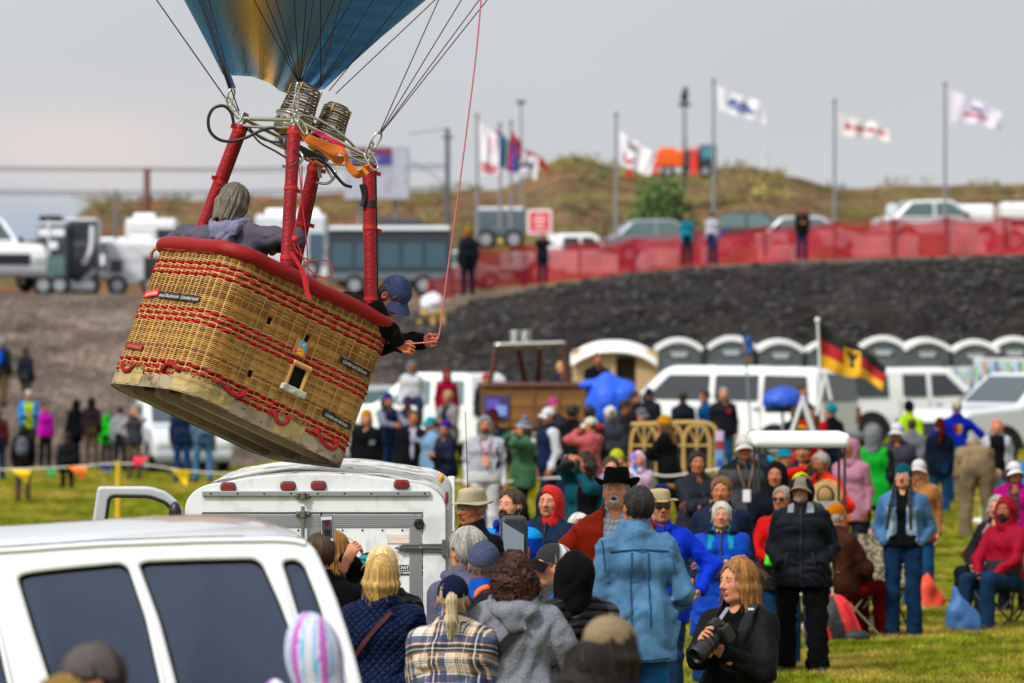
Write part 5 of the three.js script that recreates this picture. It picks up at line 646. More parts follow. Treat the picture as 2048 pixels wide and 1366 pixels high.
{const s=140,d=FL/s,o=PX(1342,945,d),P=(x,y)=>PX(x,y,d).sub(o),t=thing('open_frame_basket','open basket of pale cane arches with dark panels, behind the crowd','balloon basket',o),cn=M('#b18d4c',{roughness:0.6});const y0=P(0,948).y,y1=P(0,852).y,x0=P(1262,0).x,x1=P(1420,0).x;for(let i=0;i<3;i++){const a=lerp(x0,x1,i/3),b=lerp(x0,x1,(i+1)/3),m=(a+b)/2,w=(b-a)/2-0.01;part('arch',tube([V(m-w,y0,0),V(m-w,y1-0.2,0),V(m-w*0.6,y1-0.02,0),V(m,y1,0),V(m+w*0.6,y1-0.02,0),V(m+w,y1-0.2,0),V(m+w,y0,0)],0.028,40,8),cn,t);part('spoke',[cyl(V(m,y0,0.01),V(m,y1,0.01),0.018),cyl(V(m-w,y1-0.28,0.01),V(m+w,y1-0.28,0.01),0.018),cyl(V(m,y1-0.28,0.01),V(m-w*0.6,y1-0.04,0.01),0.014),cyl(V(m,y1-0.28,0.01),V(m+w*0.6,y1-0.04,0.01),0.014)],cn,t);part('panel',box(w*1.9,(y1-y0)*0.9,0.02,m,(y0+y1)/2-0.05,-0.06),M('#2a2628',{roughness:0.9}),t);}part('rail',tube([V(x0,y1+0.02,0),V(x1,y1+0.02,0),V(x1+0.08,y1-0.06,0),V(x1+0.1,y0,0)],0.034,30,8),cn,t);part('side_patch',box(0.12,(y1-y0)*0.8,0.5,x1+0.14,(y0+y1)/2,-0.2,0.03),M('#ffffff',{roughness:0.8,map:canvasTex(64,128,(c)=>{const k=['#b8a0c0','#8a2a3a','#5a8ab8','#2a4aa0'];for(let i=0;i<4;i++){c.fillStyle=k[i];c.fillRect(0,i*32,64,32);}})}),t);}
{const s=212,d=FL/s,o=PX(1602,1250,d),P=(x,y)=>PX(x,y,d).sub(o),t=thing('golf_buggy','white roofed golf buggy among the spectators','golf buggy',V(o.x,0,o.z));o.y=0;const Q=(x,y)=>PX(x,y,d).sub(o);const a=Q(1505,895),b=Q(1700,866);part('roof',box(b.x-a.x,b.y-a.y,1.2,(a.x+b.x)/2,(a.y+b.y)/2,-0.55,0.055,5),M('#eceded',{roughness:0.45}),t);part('roof_edge',box(b.x-a.x-0.16,0.02,1.05,(a.x+b.x)/2,a.y-0.004,-0.55),M('#1c1c1e',{roughness:0.8}),t);for(const[x,z]of[[1518,-0.05],[1690,-0.05],[1518,-1.0],[1690,-1.0]]){const p=Q(x,895);part('post',cyl(V(p.x,0.55,z),V(p.x,p.y,z),0.014,0.014,8),M('#2b2b2d',{roughness:0.5}),t);}const st=Q(1600,1100);part('seat',[box(0.86,0.14,0.46,st.x,0.74,-0.45,0.05),box(0.86,0.36,0.12,st.x,0.98,-0.70,0.05)],M('#d4d2ca',{roughness:0.6}),t);part('body',[box(0.95,0.4,1.6,st.x,0.48,-0.6,0.09),box(0.9,0.4,0.3,st.x,0.72,-1.35,0.08)],M('#e0dfda',{roughness:0.4}),t);for(const sx of[-0.42,0.42])for(const z of[0.0,-1.2])part('wheel',xf(new THREE.TorusGeometry(0.15,0.07,8,20),st.x+sx,0.22,z,0,Math.PI/2),rubber,t);
const d2=FL/128,o2=PX(1612,860,d2),R=(x,y)=>PX(x,y,d2).sub(o2),t2=thing('a_frame','white metal A frame standing up behind the golf buggy roof','frame',o2),wm=M('#d5d7da',{roughness:0.4,metalness:0.3});part('strut',cyl(R(1608,792),R(1572,900),0.035,0.035,8),wm,t2);part('strut',cyl(R(1604,796),R(1638,900),0.045,0.045,8),wm,t2);part('strut',cyl(R(1652,745),R(1634,830),0.03,0.03,8),wm,t2);part('strut',cyl(R(1650,745),R(1662,800),0.03,0.03,8),wm,t2);part('foot',cyl(R(1572,900),V(-0.3,-1.0,0),0.03),wm,t2);
const t3=thing('blue_hood','blue and black canopy hood hanging behind the A frame','canopy',PX(1565,800,FL/115));part('hood',net((x,y,z)=>Math.max(ell(x,y,z,0,-0.05,0,0.36,0.28,0.3),-0.12-y)+0.02*noise3(x*7,y*7,z*7),[-0.5,-0.3,-0.5],[0.5,0.4,0.5],0.035),M('#0f43b0',{roughness:0.5}),t3);part('base',box(0.62,0.10,0.4,0,-0.17,0,0.03),M('#121826',{roughness:0.6}),t3);part('stay',cyl(V(0,-0.2,0),V(0.05,-1.6,0),0.03),wm,t3);}
function bunting(label,line,flags,d,posts){const o=PX(line[0][0],line[0][1],d),t=thing('bunting',label,'bunting',o);part('cord',tube(line.map(q=>PX(q[0],q[1],d).sub(o)),0.012,80,5),M('#d9d6d4',{roughness:0.8}),t);for(const[x,y,w,h,c,sk]of flags){const a=PX(x-w*0.62,y,d).sub(o),b=PX(x+w*0.62,y+2,d).sub(o),e=PX(x+(sk??0.35)*w,y+h*1.35,d).sub(o);part('pennant',slab(6,6,(u,v)=>{const p=a.clone().lerp(b,u),q=p.lerp(e,1-v);q.z +=0.03*Math.sin(v*5+x);return q;},0.006),M(c,{roughness:0.8}),t);}}
bunting('string of coloured pennants across the grass on the left',[[-60,940],[42,938],[155,933],[236,927],[300,931],[360,940],[430,946],[520,950]],[[42,938,32,22,'#e8c400'],[100,936,24,18,'#1f8f3a'],[155,932,32,22,'#f07a14'],[210,929,28,12,'#2350b8',0.2],[282,913,26,18,'#d81f3a',-0.5],[361,938,32,26,'#ecc800']],FL/112);
{const d=FL/112,b=at(236,112),tp=PX(236,922,d),t=thing('marker_post','yellow post holding up the pennant string on the left','post',b);part('post',cyl(V(0,0,0),V(0,tp.y-b.y,0),0.042,0.04,10),M('#d9b010',{roughness:0.5}),t);}
bunting('pennant string with a yellow flag behind the striped shirt',[[890,960],[985,964],[1055,960],[1120,956],[1180,966]],[[1055,962,42,30,'#e6c60a',0.3]],FL/150);bunting('twisted blue and orange pennants on a pink cord right of centre',[[1270,938],[1330,952],[1400,943],[1450,936]],[[1322,968,44,14,'#2149c0',0.2],[1354,968,34,14,'#ef9a10',0.4]],FL/150);
function campChair(label,pos,yaw,cloth,frame='#17181a',group='folding camp chairs on the grass'){const t=thing('camp_chair',label,'folding chair',pos,group,yaw),f=M(frame,{roughness:0.45}),w=0.28;part('seat',slab(8,8,(u,v)=>V((u-0.5)*2*w,0.42-0.05*Math.sin(Math.PI*u)*Math.sin(Math.PI*v)+0.02*v,lerp(-0.22,0.24,v)),0.012),cloth,t);part('backrest',slab(8,8,(u,v)=>V((u-0.5)*2*w,0.44+v*0.46,-0.24-v*0.10-0.04*Math.sin(Math.PI*u)),0.012),cloth,t);for(const s of[1,-1]){part('leg',cyl(V(s*w,0.02,0.26),V(-s*w,0.44,0.24),0.011,0.011,8),f,t);part('leg',cyl(V(s*w,0.02,-0.26),V(-s*w,0.44,-0.24),0.011,0.011,8),f,t);part('side_brace',cyl(V(s*w,0.03,0.26),V(s*w,0.46,-0.24),0.010,0.010,8),f,t);part('side_brace',cyl(V(s*w,0.03,-0.26),V(s*w,0.60,0.26),0.010,0.010,8),f,t);part('back_post',cyl(V(s*w,0.02,-0.25),V(s*w,0.92,-0.34),0.012,0.012,8),f,t);part('armrest',slab(2,8,(u,v)=>V(s*(w+0.02+(u-0.5)*0.07),0.62-0.015*Math.sin(Math.PI*v),lerp(-0.27,0.28,v)),0.010),cloth,t);}return t;}
campChair('green camp chair with crossed black legs under the masked person',at(2012,214),-1.05,M('#3b5238',{roughness:0.8}));campChair('grey camp chair of the person with grey hair and glasses',at(1998,203),-0.9,M('#3a3c40',{roughness:0.8}));campChair('beige framed camp chair with its back to us behind the man in black',at(1676,222),2.2,FAB.camo(),'#b8a98c');campChair('empty camouflage camp chair right of the red bag',at(1738,216),-0.5,FAB.camo(),'#2b2a26');
{const p=at(1662,226),t=thing('backpack','red and black backpack standing on the grass behind the man in black','backpack',p);const f=(x,y,z)=>Math.max(ell(x,y,z,0,0.16,0,0.24,0.27,0.15),-y)+0.012*noise3(x*14,y*12,z*14);part('bag',paint(obliqueUV(net(f,[-0.3,-0.02,-0.2],[0.3,0.5,0.22],0.013)),(x,y,z)=>Math.abs(x-0.04-(y-0.15)*-0.35)<0.075&&z>0.03?[0.012,0.012,0.014]:[0.62,0.012,0.018]),M('#ffffff',{vc:1,roughness:0.6,bumpMap:T.crumple,bumpScale:0.004}),t);part('strap',tube([V(0.12,0.36,0.08),V(0.22,0.2,0.12),V(0.28,0.02,0.16)],0.014,20,6),M('#b00f16',{roughness:0.8}),t);part('pocket',net((x,y,z)=>ell(x,y,z,0.22,0.06,0.12,0.12,0.07,0.08),[0.05,-0.02,0],[0.38,0.16,0.24],0.012),M('#191a1c',{roughness:0.7}),t);}
{const p=at(1850,200),t=thing('tent_bag','orange cloth sack lying on the grass behind the woman in denim','bag',p);part('sack',net((x,y,z)=>Math.max((Math.hypot(x*0.9-0.06*y,z)-0.19*(1-y/0.46))*0.8,-y,y-0.44)+0.035*noise3(x*10,y*8,z*10),[-0.3,-0.02,-0.3],[0.3,0.55,0.3],0.016),M('#c8360e',{roughness:0.6}),t);}
{const p=at(1902,218),t=thing('shopping_bag','blue bag slumped on the grass by the jeans of the seated person','bag',p);part('bag',net((x,y,z)=>Math.max((Math.hypot(x-0.16+0.6*y*0.5,z*1.3)-0.22*(1-y/0.50))*0.8,-y,y-0.46)+0.03*noise3(x*12,y*9,z*12),[-0.25,-0.02,-0.25],[0.25,0.5,0.25],0.014),M('#2a5f96',{roughness:0.6}),t);}
{const p=at(2040,122),t=thing('shopping_bag','bright blue bag on the ground at the right edge','bag',p);part('bag',net((x,y,z)=>Math.max(ell(x,y,z,0,0.3,0,0.2,0.32,0.15),-y)+0.02*noise3(x*9,y*9,z*9),[-0.3,-0.02,-0.25],[0.3,0.7,0.25],0.03),M('#0d62b8',{roughness:0.6}),t);}
{const p=at(1968,141),t=thing('small_lantern','small white gadget with a green bottle on the grass by the bending person','gadget',p);part('base',box(0.3,0.1,0.16,0,0.05,0,0.03),M('#e4e4e2',{roughness:0.5}),t);part('bottle',[xf(new THREE.CylinderGeometry(0.04,0.045,0.16,12),-0.02,0.18,0),xf(new THREE.CylinderGeometry(0.018,0.03,0.06,10),-0.02,0.29,0)],M('#7aa86a',{roughness:0.4}),t);}
// ---------- the balloon basket hanging tilted over the trailer ----------
const bX=V(0.753,-0.373,-0.542).normalize(),bY=V(0.330,0.927,-0.178),bZ=new THREE.Vector3();bY.addScaledVector(bX,-bX.dot(bY)).normalize();bZ.crossVectors(bX,bY).normalize();
const BL=1.262,BW=0.915,BH=0.787,BR=0.17,bD=33.15;
const bO=PX(378,763,bD).addScaledVector(bX,BL/2-0.293*BR).addScaledVector(bZ,-(BW/2-0.293*BR));
const basket=thing('wicker_basket','golden wicker balloon basket with red woven bands and red rim, tilted above the white trailer','balloon basket',bO);
basket.quaternion.setFromRotationMatrix(new THREE.Matrix4().makeBasis(bX,bY,bZ));basket.updateMatrixWorld(true);
const B2W=basket.matrixWorld.clone(),W2B=B2W.clone().invert(),bw=(x,y,z)=>V(x,y,z).applyMatrix4(B2W);
function faceAt(px,py,axis,val){const o=V(0,EYE,0).applyMatrix4(W2B),q=PX(px,py,30).applyMatrix4(W2B),k=(val-o[axis])/(q[axis]-o[axis]);return o.lerp(q,k);}
const per=2*(BL-2*BR)+2*(BW-2*BR)+2*Math.PI*BR;
function rr(u,off=0){
u=((u%per)+per)%per;const a=BL/2-BR,b=BW/2-BR,q=Math.PI*BR/2,segs=[[a,0],[q,1],[2*b,2],[q,3],[2*a,4],[q,5],[2*b,6],[q,7],[a,8]];
let k=0;while(k<8&&u>segs[k][0]){u -=segs[k][0];k++;}
const cs=[[a,b,Math.PI/2],[a,-b,0],[-a,-b,-Math.PI/2],[-a,b,Math.PI]];
let x,z,nx,nz;
if(k===0){x=u;z=BW/2;nx=0;nz=1;}else if(k===2){x=BL/2;z=b-u;nx=1;nz=0;}else if(k===4){x=a-u;z=-BW/2;nx=0;nz=-1;}else if(k===6){x=-BL/2;z=-b+u;nx=-1;nz=0;}else if(k===8){x=-a+u;z=BW/2;nx=0;nz=1;}
else{const c=cs[(k-1)/2],t=c[2]-u/BR;nx=Math.cos(t);nz=Math.sin(t);x=c[0]+nx*BR;z=c[1]+nz*BR;}
return[x+nx*off,z+nz*off,nx,nz];
}
function strand(r,amp,wave,phase,gaps=[],step=per/504,jit=0){
const pos=[],idx=[],N=Math.round(per/step);let open=false;
for(let i=0;i<=N;i++){
const u=i/N*per;if(gaps.some(g=>u>g[0]&&u<g[1])){open=false;continue;}
const o=amp*Math.cos(u/wave*Math.PI*2+phase),[x,z,nx,nz]=rr(u,o),y=jit*noise3(u*9,phase*3,1),b=pos.length/3;
for(const[c,s]of[[1,0],[0,1],[-1,0],[0,-1]])pos.push(x+nx*r*c,y+r*s,z+nz*r*c);
if(open)for(let k=0;k<4;k++){const l=(k+1)%4;idx.push(b-4+k,b+k,b+l,b-4+k,b+l,b-4+l);}open=true;
}
const g=new THREE.BufferGeometry();g.setAttribute('position',new THREE.Float32BufferAttribute(pos,3));g.setIndex(idx);g.computeVertexNormals();return obliqueUV(g);
}
{
const pitch=per/84,cane=['#dba754','#cb9440','#e4b568','#b07a30','#d49c48','#a3713a'].map(c=>M(c,{roughness:0.5,map:rep(T.speck,3)})),dk=['#b8935a','#c8a468','#a07c46'].map(c=>M(c,{roughness:0.6})),red=[M('#93060f',{roughness:0.75,specularIntensity:0.3}),M('#a60a14',{roughness:0.75,specularIntensity:0.3})],R=rng(4);
const hole={a:faceAt(562,795,'z',BW/2),b:faceAt(612,740,'z',BW/2)},hx0=hole.a.x,hx1=hx0+0.105,hy0=0.215,hy1=0.355;
const U=x=>((x%per)+per)%per,gapOf=(x0,x1)=>x0<0&&x1>0?[[0,x1],[per+x0,per]]:[[U(x0),U(x1)]];
const slots=[faceAt(498,748,'z',BW/2),faceAt(537,642,'z',BW/2),faceAt(612,677,'z',BW/2)].map(p=>[p.x-0.012,p.x+0.012,p.y-0.022,p.y+0.024]);
const bands=[0.135,0.505,0.925].map(f=>BH*(1-f)),bandReds=[];bands.forEach((b,i)=>[0.034,0,-0.034].forEach((o,j)=>{if(b+o>0.006)bandReds.push([b+o,j]);}));
const g0=[0,1].map(k=>strand(0.0037,0.0062,pitch*2,k*Math.PI,[],undefined,0.0012)),rows=136,py=BH/rows;
for(let i=0;i<rows;i++){
const y=(i+0.5)*py;if(bandReds.some(b=>Math.abs(b[0]-y)<0.0098))continue;
const gaps=[];if(y>hy0&&y<hy1)gaps.push(...gapOf(hx0,hx1));for(const s of slots)if(y>s[2]&&y<s[3])gaps.push(...gapOf(s[0],s[1]));
const inBand=bandReds.some(b=>Math.abs(b[0]-y)<0.026),m=part('cane_row',gaps.length?strand(0.0037,0.0062,pitch*2,(i%2)*Math.PI,gaps,undefined,0.0012):g0[i%2],inBand?dk[i%3]:cane[Math.floor(R()*6)],basket);m.position.y=y+(R()-0.5)*0.0012;m.rotation.z=(R()-0.5)*0.001;
}
bandReds.forEach(([y,j],i)=>{const m=part('red_cane_row',strand(0.0100,0.0105,pitch*2,j*Math.PI+(i>2?0.4:0)),red[i%2],basket);m.position.y=y;});
const st=new THREE.CylinderGeometry(0.0046,0.0046,BH+0.03,7);
for(let i=0;i<84;i++){const[x,z]=rr((i+0.5)*pitch);const inHole=z>BW/2-0.01&&x>hx0+0.002&&x<hx1-0.002;if(inHole){for(const[a,b]of[[0,hy0],[hy1,BH]]){const m=part('stake',new THREE.CylinderGeometry(0.0046,0.0046,b-a,7),cane[i%5],basket);m.position.set(x,(a+b)/2,z);}continue;}const m=part('stake',st,cane[i%5],basket);m.position.set(x,BH/2,z);}
const outline=(off,n=120)=>[...Array(n)].map((_,i)=>{const[x,z]=rr(i/n*per,off);return[x,z];});
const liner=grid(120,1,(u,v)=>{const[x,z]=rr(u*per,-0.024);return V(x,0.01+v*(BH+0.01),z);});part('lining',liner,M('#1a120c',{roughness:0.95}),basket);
const floorG=extrude(outline(-0.012),0.022);floorG.rotateX(Math.PI/2);floorG.translate(0,-0.012,0);part('floor_board',floorG,M('#4a3a26',{roughness:0.85,map:T.grime}),basket);
const worn=tex(512,(u,v)=>{const n=pfbm(u,v,10,5,3),s=pfbm(u,v,40,3,8);const bare=sstep(0.35,0.85,n)*0.65+sstep(0.62,0.70,s)*0.45;return[lerp(0.72,0.36,clamp(bare)),lerp(0.69,0.29,clamp(bare)),lerp(0.63,0.21,clamp(bare))];},true,1);
const ring=(o0,o1,y0,y1,r=0.012)=>grid(200,10,(u,v)=>{const pts=[[o1,y0],[o1,y1-r],[o1-r*0.3,y1-r*0.3],[o1-r,y1],[o0,y1],[o0,y0]];let t=v*5,k=Math.min(4,Math.floor(t));t -=k;const of=lerp(pts[k][0],pts[k+1][0],t),y=lerp(pts[k][1],pts[k+1][1],t),[x,z]=rr(u*per,of);return V(x,y,z);},[per,0.4]);
part('base_rail',ring(-0.03,0.012,0.004,-0.064),M('#cfc5b2',{roughness:0.75,map:worn,bumpMap:worn,bumpScale:0.002}),basket);
const wood=M('#5b4630',{roughness:0.8,map:rep(T.grime,2)}),woodL=M('#8d7a5a',{roughness:0.75,map:rep(T.grime,2)});
for(const z of[-0.30,0,0.30]){const g=extrude(roundPoly([[-BL/2+0.09,-0.02],[BL/2-0.09,-0.02],[BL/2-0.12,-0.092],[-BL/2+0.12,-0.092]],0.02),0.05,0.004);g.translate(0,0,z);part('runner',g,woodL,basket);}
for(const x of[-0.42,0,0.42])part('cross_bar',box(0.06,0.018,BW-0.12,x,-0.034,0,0.004),wood,basket);
const hide=M('#a8925c',{roughness:0.6,map:T.grime,bumpMap:T.leather,bumpScale:0.002});
const patch=(u0,u1,top)=>{const R=rng(Math.floor(u0*999));const g=grid(Math.ceil((u1-u0)/0.006),12,(u,v)=>{const uu=lerp(u0,u1,u),h=v<0.8?lerp(-0.067,top,v/0.8):top+(v-0.8)/0.2*0.03*R(),[x,z]=rr(uu,0.0155+0.004*noise3(uu*30,h*30,2)+(h>0?0.006:0));return V(x,h,z);},[u1-u0,0.15]);part('rawhide_patch',g,hide,basket);
const fr=[];for(let i=0;i<40;i++){const uu=lerp(u0,u1,R()),[x,z,nx,nz]=rr(uu,0.022);fr.push(cyl(V(x,top+0.01,z),V(x+nx*0.015*R()+(R()-0.5)*0.02,top+0.03+R()*0.03,z+nz*0.012),0.0016,0.0006,4));}part('frayed_edge',fr,hide,basket).userData.kind='stuff';};
const uFace=(px,py)=>{const p=faceAt(px,py,'z',BW/2);return U(p.x);},uLeft=(px,py)=>{const p=faceAt(px,py,'x',-BL/2);return U(-(BL/2-BR)-Math.PI*BR/2-(BW/2-BR-p.z));};
patch(uLeft(236,770),uLeft(280,775),0.012);{const c=per-(BL/2-BR)-Math.PI*BR/4;patch(c-0.10,c+0.30,0.02);}patch(uFace(545,850),uFace(598,880),0.025);
const rimPts=[...Array(96)].map((_,i)=>{const[x,z]=rr(i/96*per,0.004);return V(x,BH+0.035+0.005*noise3(i*0.4,2,1),z);}),leather=M('#8c0910',{specularIntensity:0.55,roughness:0.45,bumpMap:rep(T.leather,7),bumpScale:0.0022});
part('rim',tube(rimPts,0.044,260,14,true),leather,basket);
part('rim_flap',grid(220,2,(u,v)=>{const[x,z]=rr(u*per,0.034-0.012*v+0.004*noise3(u*70,v,1));return V(x,BH+0.028-v*(0.034+0.006*noise3(u*60,1,1)),z);},[per,0.05]),leather,basket);
const z0=BW/2,wrap=(a,b,name,mat,r=0.011)=>{const n=Math.round(a.distanceTo(b)/0.0085),l=[];for(let i=0;i<n;i++){const p=a.clone().lerp(b,(i+0.5)/n),g=new THREE.TorusGeometry(r,0.0044,5,10);const qd=new THREE.Quaternion().setFromUnitVectors(V(0,0,1),b.clone().sub(a).normalize());g.applyQuaternion(qd);g.translate(p.x,p.y,p.z);l.push(g);}l.push(cyl(a,b,r,r,8));part(name,l,mat,basket);};
wrap(V(hx0-0.004,hy0,z0+0.004),V(hx0-0.004,hy1,z0+0.004),'hole_edge',cane[0]);wrap(V(hx1+0.006,hy0,z0+0.004),V(hx1+0.006,hy1,z0+0.004),'hole_edge',cane[2]);wrap(V(hx0-0.008,hy1+0.006,z0+0.008),V(hx1+0.02,hy1+0.006,z0+0.008),'hole_edge',cane[2],0.014);
part('step_sill',net((x,y,z)=>{const dx=Math.max(Math.abs(x-(hx0+hx1)/2)-0.078,0),dy=Math.max(Math.abs(y-hy0+0.012)-0.010,0),dz=Math.max(Math.abs(z-z0-0.012)-0.012,0);return Math.hypot(dx,dy,dz)-0.012+0.005*noise3(x*45,y*60,z*30);},[hx0-0.08,hy0-0.06,z0-0.04],[hx1+0.08,hy0+0.04,z0+0.06],0.006),M('#a9a797',{roughness:0.6}),basket);
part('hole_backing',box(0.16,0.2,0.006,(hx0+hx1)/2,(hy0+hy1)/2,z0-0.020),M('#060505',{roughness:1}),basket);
const hp=(px,py,ax)=>{const p=faceAt(px,py,ax,ax==='z'?BW/2+0.024:-BL/2-0.024);return p;};
const handle=(l,ax)=>{const p=l.map(q=>hp(q[0],q[1],ax));const n=ax==='z'?V(0,0,-0.03):V(0.03,0,0);p.unshift(p[0].clone().add(n));p.push(p[p.length-1].clone().add(n));part('rope_handle',tube(p,0.0135,30,8),M('#a00d14',{roughness:0.85,bumpMap:T.fuzz,bumpScale:0.004}),basket);};
handle([[245,730],[248,740],[258,740],[272,730]],'x');handle([[324,740],[333,729],[346,729],[355,738]],'x');handle([[438,762],[450,775],[468,790],[486,791],[489,784]],'z');handle([[550,824],[554,842],[566,848],[575,842],[576,836]],'z');handle([[634,864],[645,882],[661,896],[673,892],[673,882]],'z');
const ribTex=(txt,bg,fg,al='center')=>canvasTex(512,64,(c,w,h)=>{c.fillStyle=bg;c.fillRect(0,0,w,h);c.fillStyle=fg;c.font='italic 42px serif';c.textAlign=al;c.textBaseline='middle';c.fillText(txt,al==='center'?w/2:4,h/2+2);});
const ribbon=(a,b,hgt,t,ax)=>{const A=hp(a[0],a[1],ax),B=hp(b[0],b[1],ax),up=V(0,1,0);if(ax==='z'){A.z -=0.008;B.z -=0.008;}else{A.x +=0.008;B.x +=0.008;}const n=ax==='z'?V(0,0,1):V(-1,0,0);part('name_ribbon',slab(24,3,(u,v)=>A.clone().lerp(B,u).addScaledVector(up,(v-0.5)*hgt).addScaledVector(n,0.003*Math.sin(u*40)*0.6+0.004*Math.sin(u*Math.PI)),0.003),M('#ffffff',{map:t,roughness:0.7}),basket);};
ribbon([316,588],[396,597],0.040,ribTex('and Balloons  Lindstrand','#0d0d0f','#d8d6d0'),'x');ribbon([287,588],[316,583],0.042,ribTex('Lindstrand Balloons','#c62016','#f0d8c8'),'x');ribbon([249,688],[283,694],0.034,ribTex('Lindstrand Balloons','#7d1015','#d86a4a'),'x');
ribbon([681,718],[741,750],0.040,ribTex('Lindstrand Balloons','#0d0d0f','#d0cec8'),'z');ribbon([646,824],[702,855],0.040,ribTex('Lindstrand Balloons','#0d0d0f','#d0cec8'),'z');
const sp=hp(604,698,'z');part('leather_tag',box(0.095,0.098,0.004,sp.x,sp.y,BW/2+0.014,0.0015),M('#a8733a',{roughness:0.8}),basket);
part('sticker',box(0.05,0.086,0.003,sp.x+0.003,sp.y+0.004,BW/2+0.0175),M('#ffffff',{roughness:0.4,map:canvasTex(64,96,(c,w,h)=>{c.fillStyle='#2f9fc4';c.fillRect(0,0,w,h);c.fillStyle='#f2c21c';c.beginPath();c.arc(34,22,9,0,7);c.fill();for(let i=0;i<5;i++){c.fillStyle=['#e4571a','#f5b920','#d8401c','#f7cf3a','#e87a1c'][i];c.beginPath();c.moveTo(0,96);c.lineTo(0,40+i*11);c.lineTo(16,50+i*11);c.lineTo(32,36+i*12);c.lineTo(48,60+i*10);c.lineTo(64,70+i*8);c.lineTo(64,96);c.fill();}})}),basket);
const F0=V(-0.159,BH+0.925,0),fx=0.285,fz=0.29,corners=[[-1,-1],[-1,1],[1,1],[1,-1]].map(([a,b])=>F0.clone().add(V(a*fx,0,b*fz)));
const feet=[V((0.20-0.5)*1.215,BH+0.04,-BW/2+0.02),V((0.31-0.5)*1.215,BH+0.04,BW/2-0.02),V((0.845-0.5)*1.215,BH+0.04,BW/2-0.02),V((0.80-0.5)*1.215,BH+0.04,-BW/2+0.02)];
const pole=M('#8a111b',{specularIntensity:0.5,roughness:0.42,bumpMap:rep(T.leather,3),bumpScale:0.003}),velcro=M('#b01a16',{roughness:0.85});
feet.forEach((f,i)=>{const c=corners[i].clone().add(V(0,-0.015,0)),dr=c.clone().sub(f),L=dr.length(),n=dr.clone().normalize();const up=part('upright',grid(18,30,(u,v)=>{const a=u*6.2832,r=0.039*(1+0.03*noise3(v*18,Math.cos(a),i))*(v>0.985?0.8:1),sx=V(1,0,0).addScaledVector(n,-n.x).normalize(),sz=n.clone().cross(sx);return f.clone().addScaledVector(n,0.03+v*(L-0.05)).addScaledVector(sx,Math.cos(a)*r).addScaledVector(sz,Math.sin(a)*r);},[0.25,L]),pole,basket);
part('upright_boot',cyl(f.clone().addScaledVector(n,-0.03),f.clone().addScaledVector(n,0.05),0.03,0.03,12),blackPlastic,up);
for(const k of[0.10,0.56,0.93]){const p=f.clone().addScaledVector(n,k*L),a=p.clone().addScaledVector(n,-0.012),b=p.clone().addScaledVector(n,0.012);const g=[cyl(a,b,0.0425,0.0425,18)];const sd=V(i===0?-1:1,0,0.4).normalize();g.push(xf(box(0.05,0.024,0.003),p.x+sd.x*0.055,p.y+0.004,p.z+0.02,0,0,0.15));part('tie_strap',g,velcro,up);}
const sw=V(0,0,1).cross(n).normalize().multiplyScalar(i===0||i===1?1:-1);if(i!==1)part('zip',cyl(f.clone().addScaledVector(n,0.06).addScaledVector(sw,-0.036*(i===0?1:-1)).add(V(0,0,0.016)),c.clone().addScaledVector(n,-0.03).addScaledVector(sw,-0.036*(i===0?1:-1)).add(V(0,0,0.016)),0.0085,0.0085,6),M('#120f10',{roughness:0.8}),up);});
{const f=feet[2],c=corners[2],n=c.clone().sub(f).normalize(),p=f.clone().lerp(c,0.70);part('black_band',cyl(p.clone().addScaledVector(n,-0.02),p.clone().addScaledVector(n,0.02),0.0435,0.0435,18),M('#0c0c0d',{roughness:0.7}),basket);part('holder',tube([p.clone().add(V(-0.05,-0.03,0.01)),p.clone().add(V(-0.062,0.03,0.01)),p.clone().add(V(-0.10,0.09,0.0))],0.018,10,8),blackPlastic,basket);}
// ----- burner -----
const burner=thing('balloon_burner','twin coil gas burner on a bright steel frame above the basket uprights','burner',bO);burner.quaternion.copy(basket.quaternion);
const fr=[corners[0],corners[1],corners[2],corners[3]],tb=(p,r,s=20,n=8,c=false)=>tube(p,r,s,n,c);
for(let i=0;i<4;i++){const a=fr[i],b=fr[(i+1)%4];part('frame_tube',tb([a,a.clone().lerp(b,0.1),a.clone().lerp(b,0.9),b],0.0135,12),chrome,burner);part('frame_tube',tb([a.clone().add(V(0,-0.045,0)),a.clone().lerp(b,0.2).add(V(0,-0.05,0)),a.clone().lerp(b,0.8).add(V(0,-0.05,0)),b.clone().add(V(0,-0.045,0))],0.009,12),chrome,burner);}
fr.forEach(c=>part('corner_lug',[box(0.05,0.07,0.018,c.x,c.y+0.005,c.z,0.006),cyl(c.clone().add(V(0,-0.08,0)),c.clone().add(V(0,0.01,0)),0.014)],chrome,burner));
const coilM=M('#8f8577',{metalness:0.9,roughness:0.38,bumpMap:T.leather,bumpScale:0.001}),brown=M('#6b5a45',{metalness:0.85,roughness:0.45});
for(const[cx,r0,hh]of[[-0.118,0.104,0.19],[0.135,0.092,0.17]]){
const c=F0.clone().add(V(cx,0,0)),n=11;
for(let i=0;i<n;i++){const k=i/(n-1),g=new THREE.TorusGeometry(r0*(1-0.20*k)*(i===n-1?0.8:1),0.0068,8,40);g.rotateX(Math.PI/2+0.03*Math.sin(i*2));g.translate(c.x,c.y+0.095+k*hh,c.z);part('coil',g,i%3===1?brown:coilM,burner);}
for(let i=0;i<4;i++){const a=i*1.5708+0.9,x=Math.cos(a),z=Math.sin(a);part('coil_bracket',xf(box(0.012,hh,0.005),c.x+x*r0*0.97,c.y+0.085+hh/2,c.z+z*r0*0.97,0,-a+1.57,0),M('#7a5a34',{metalness:0.7,roughness:0.5}),burner);}
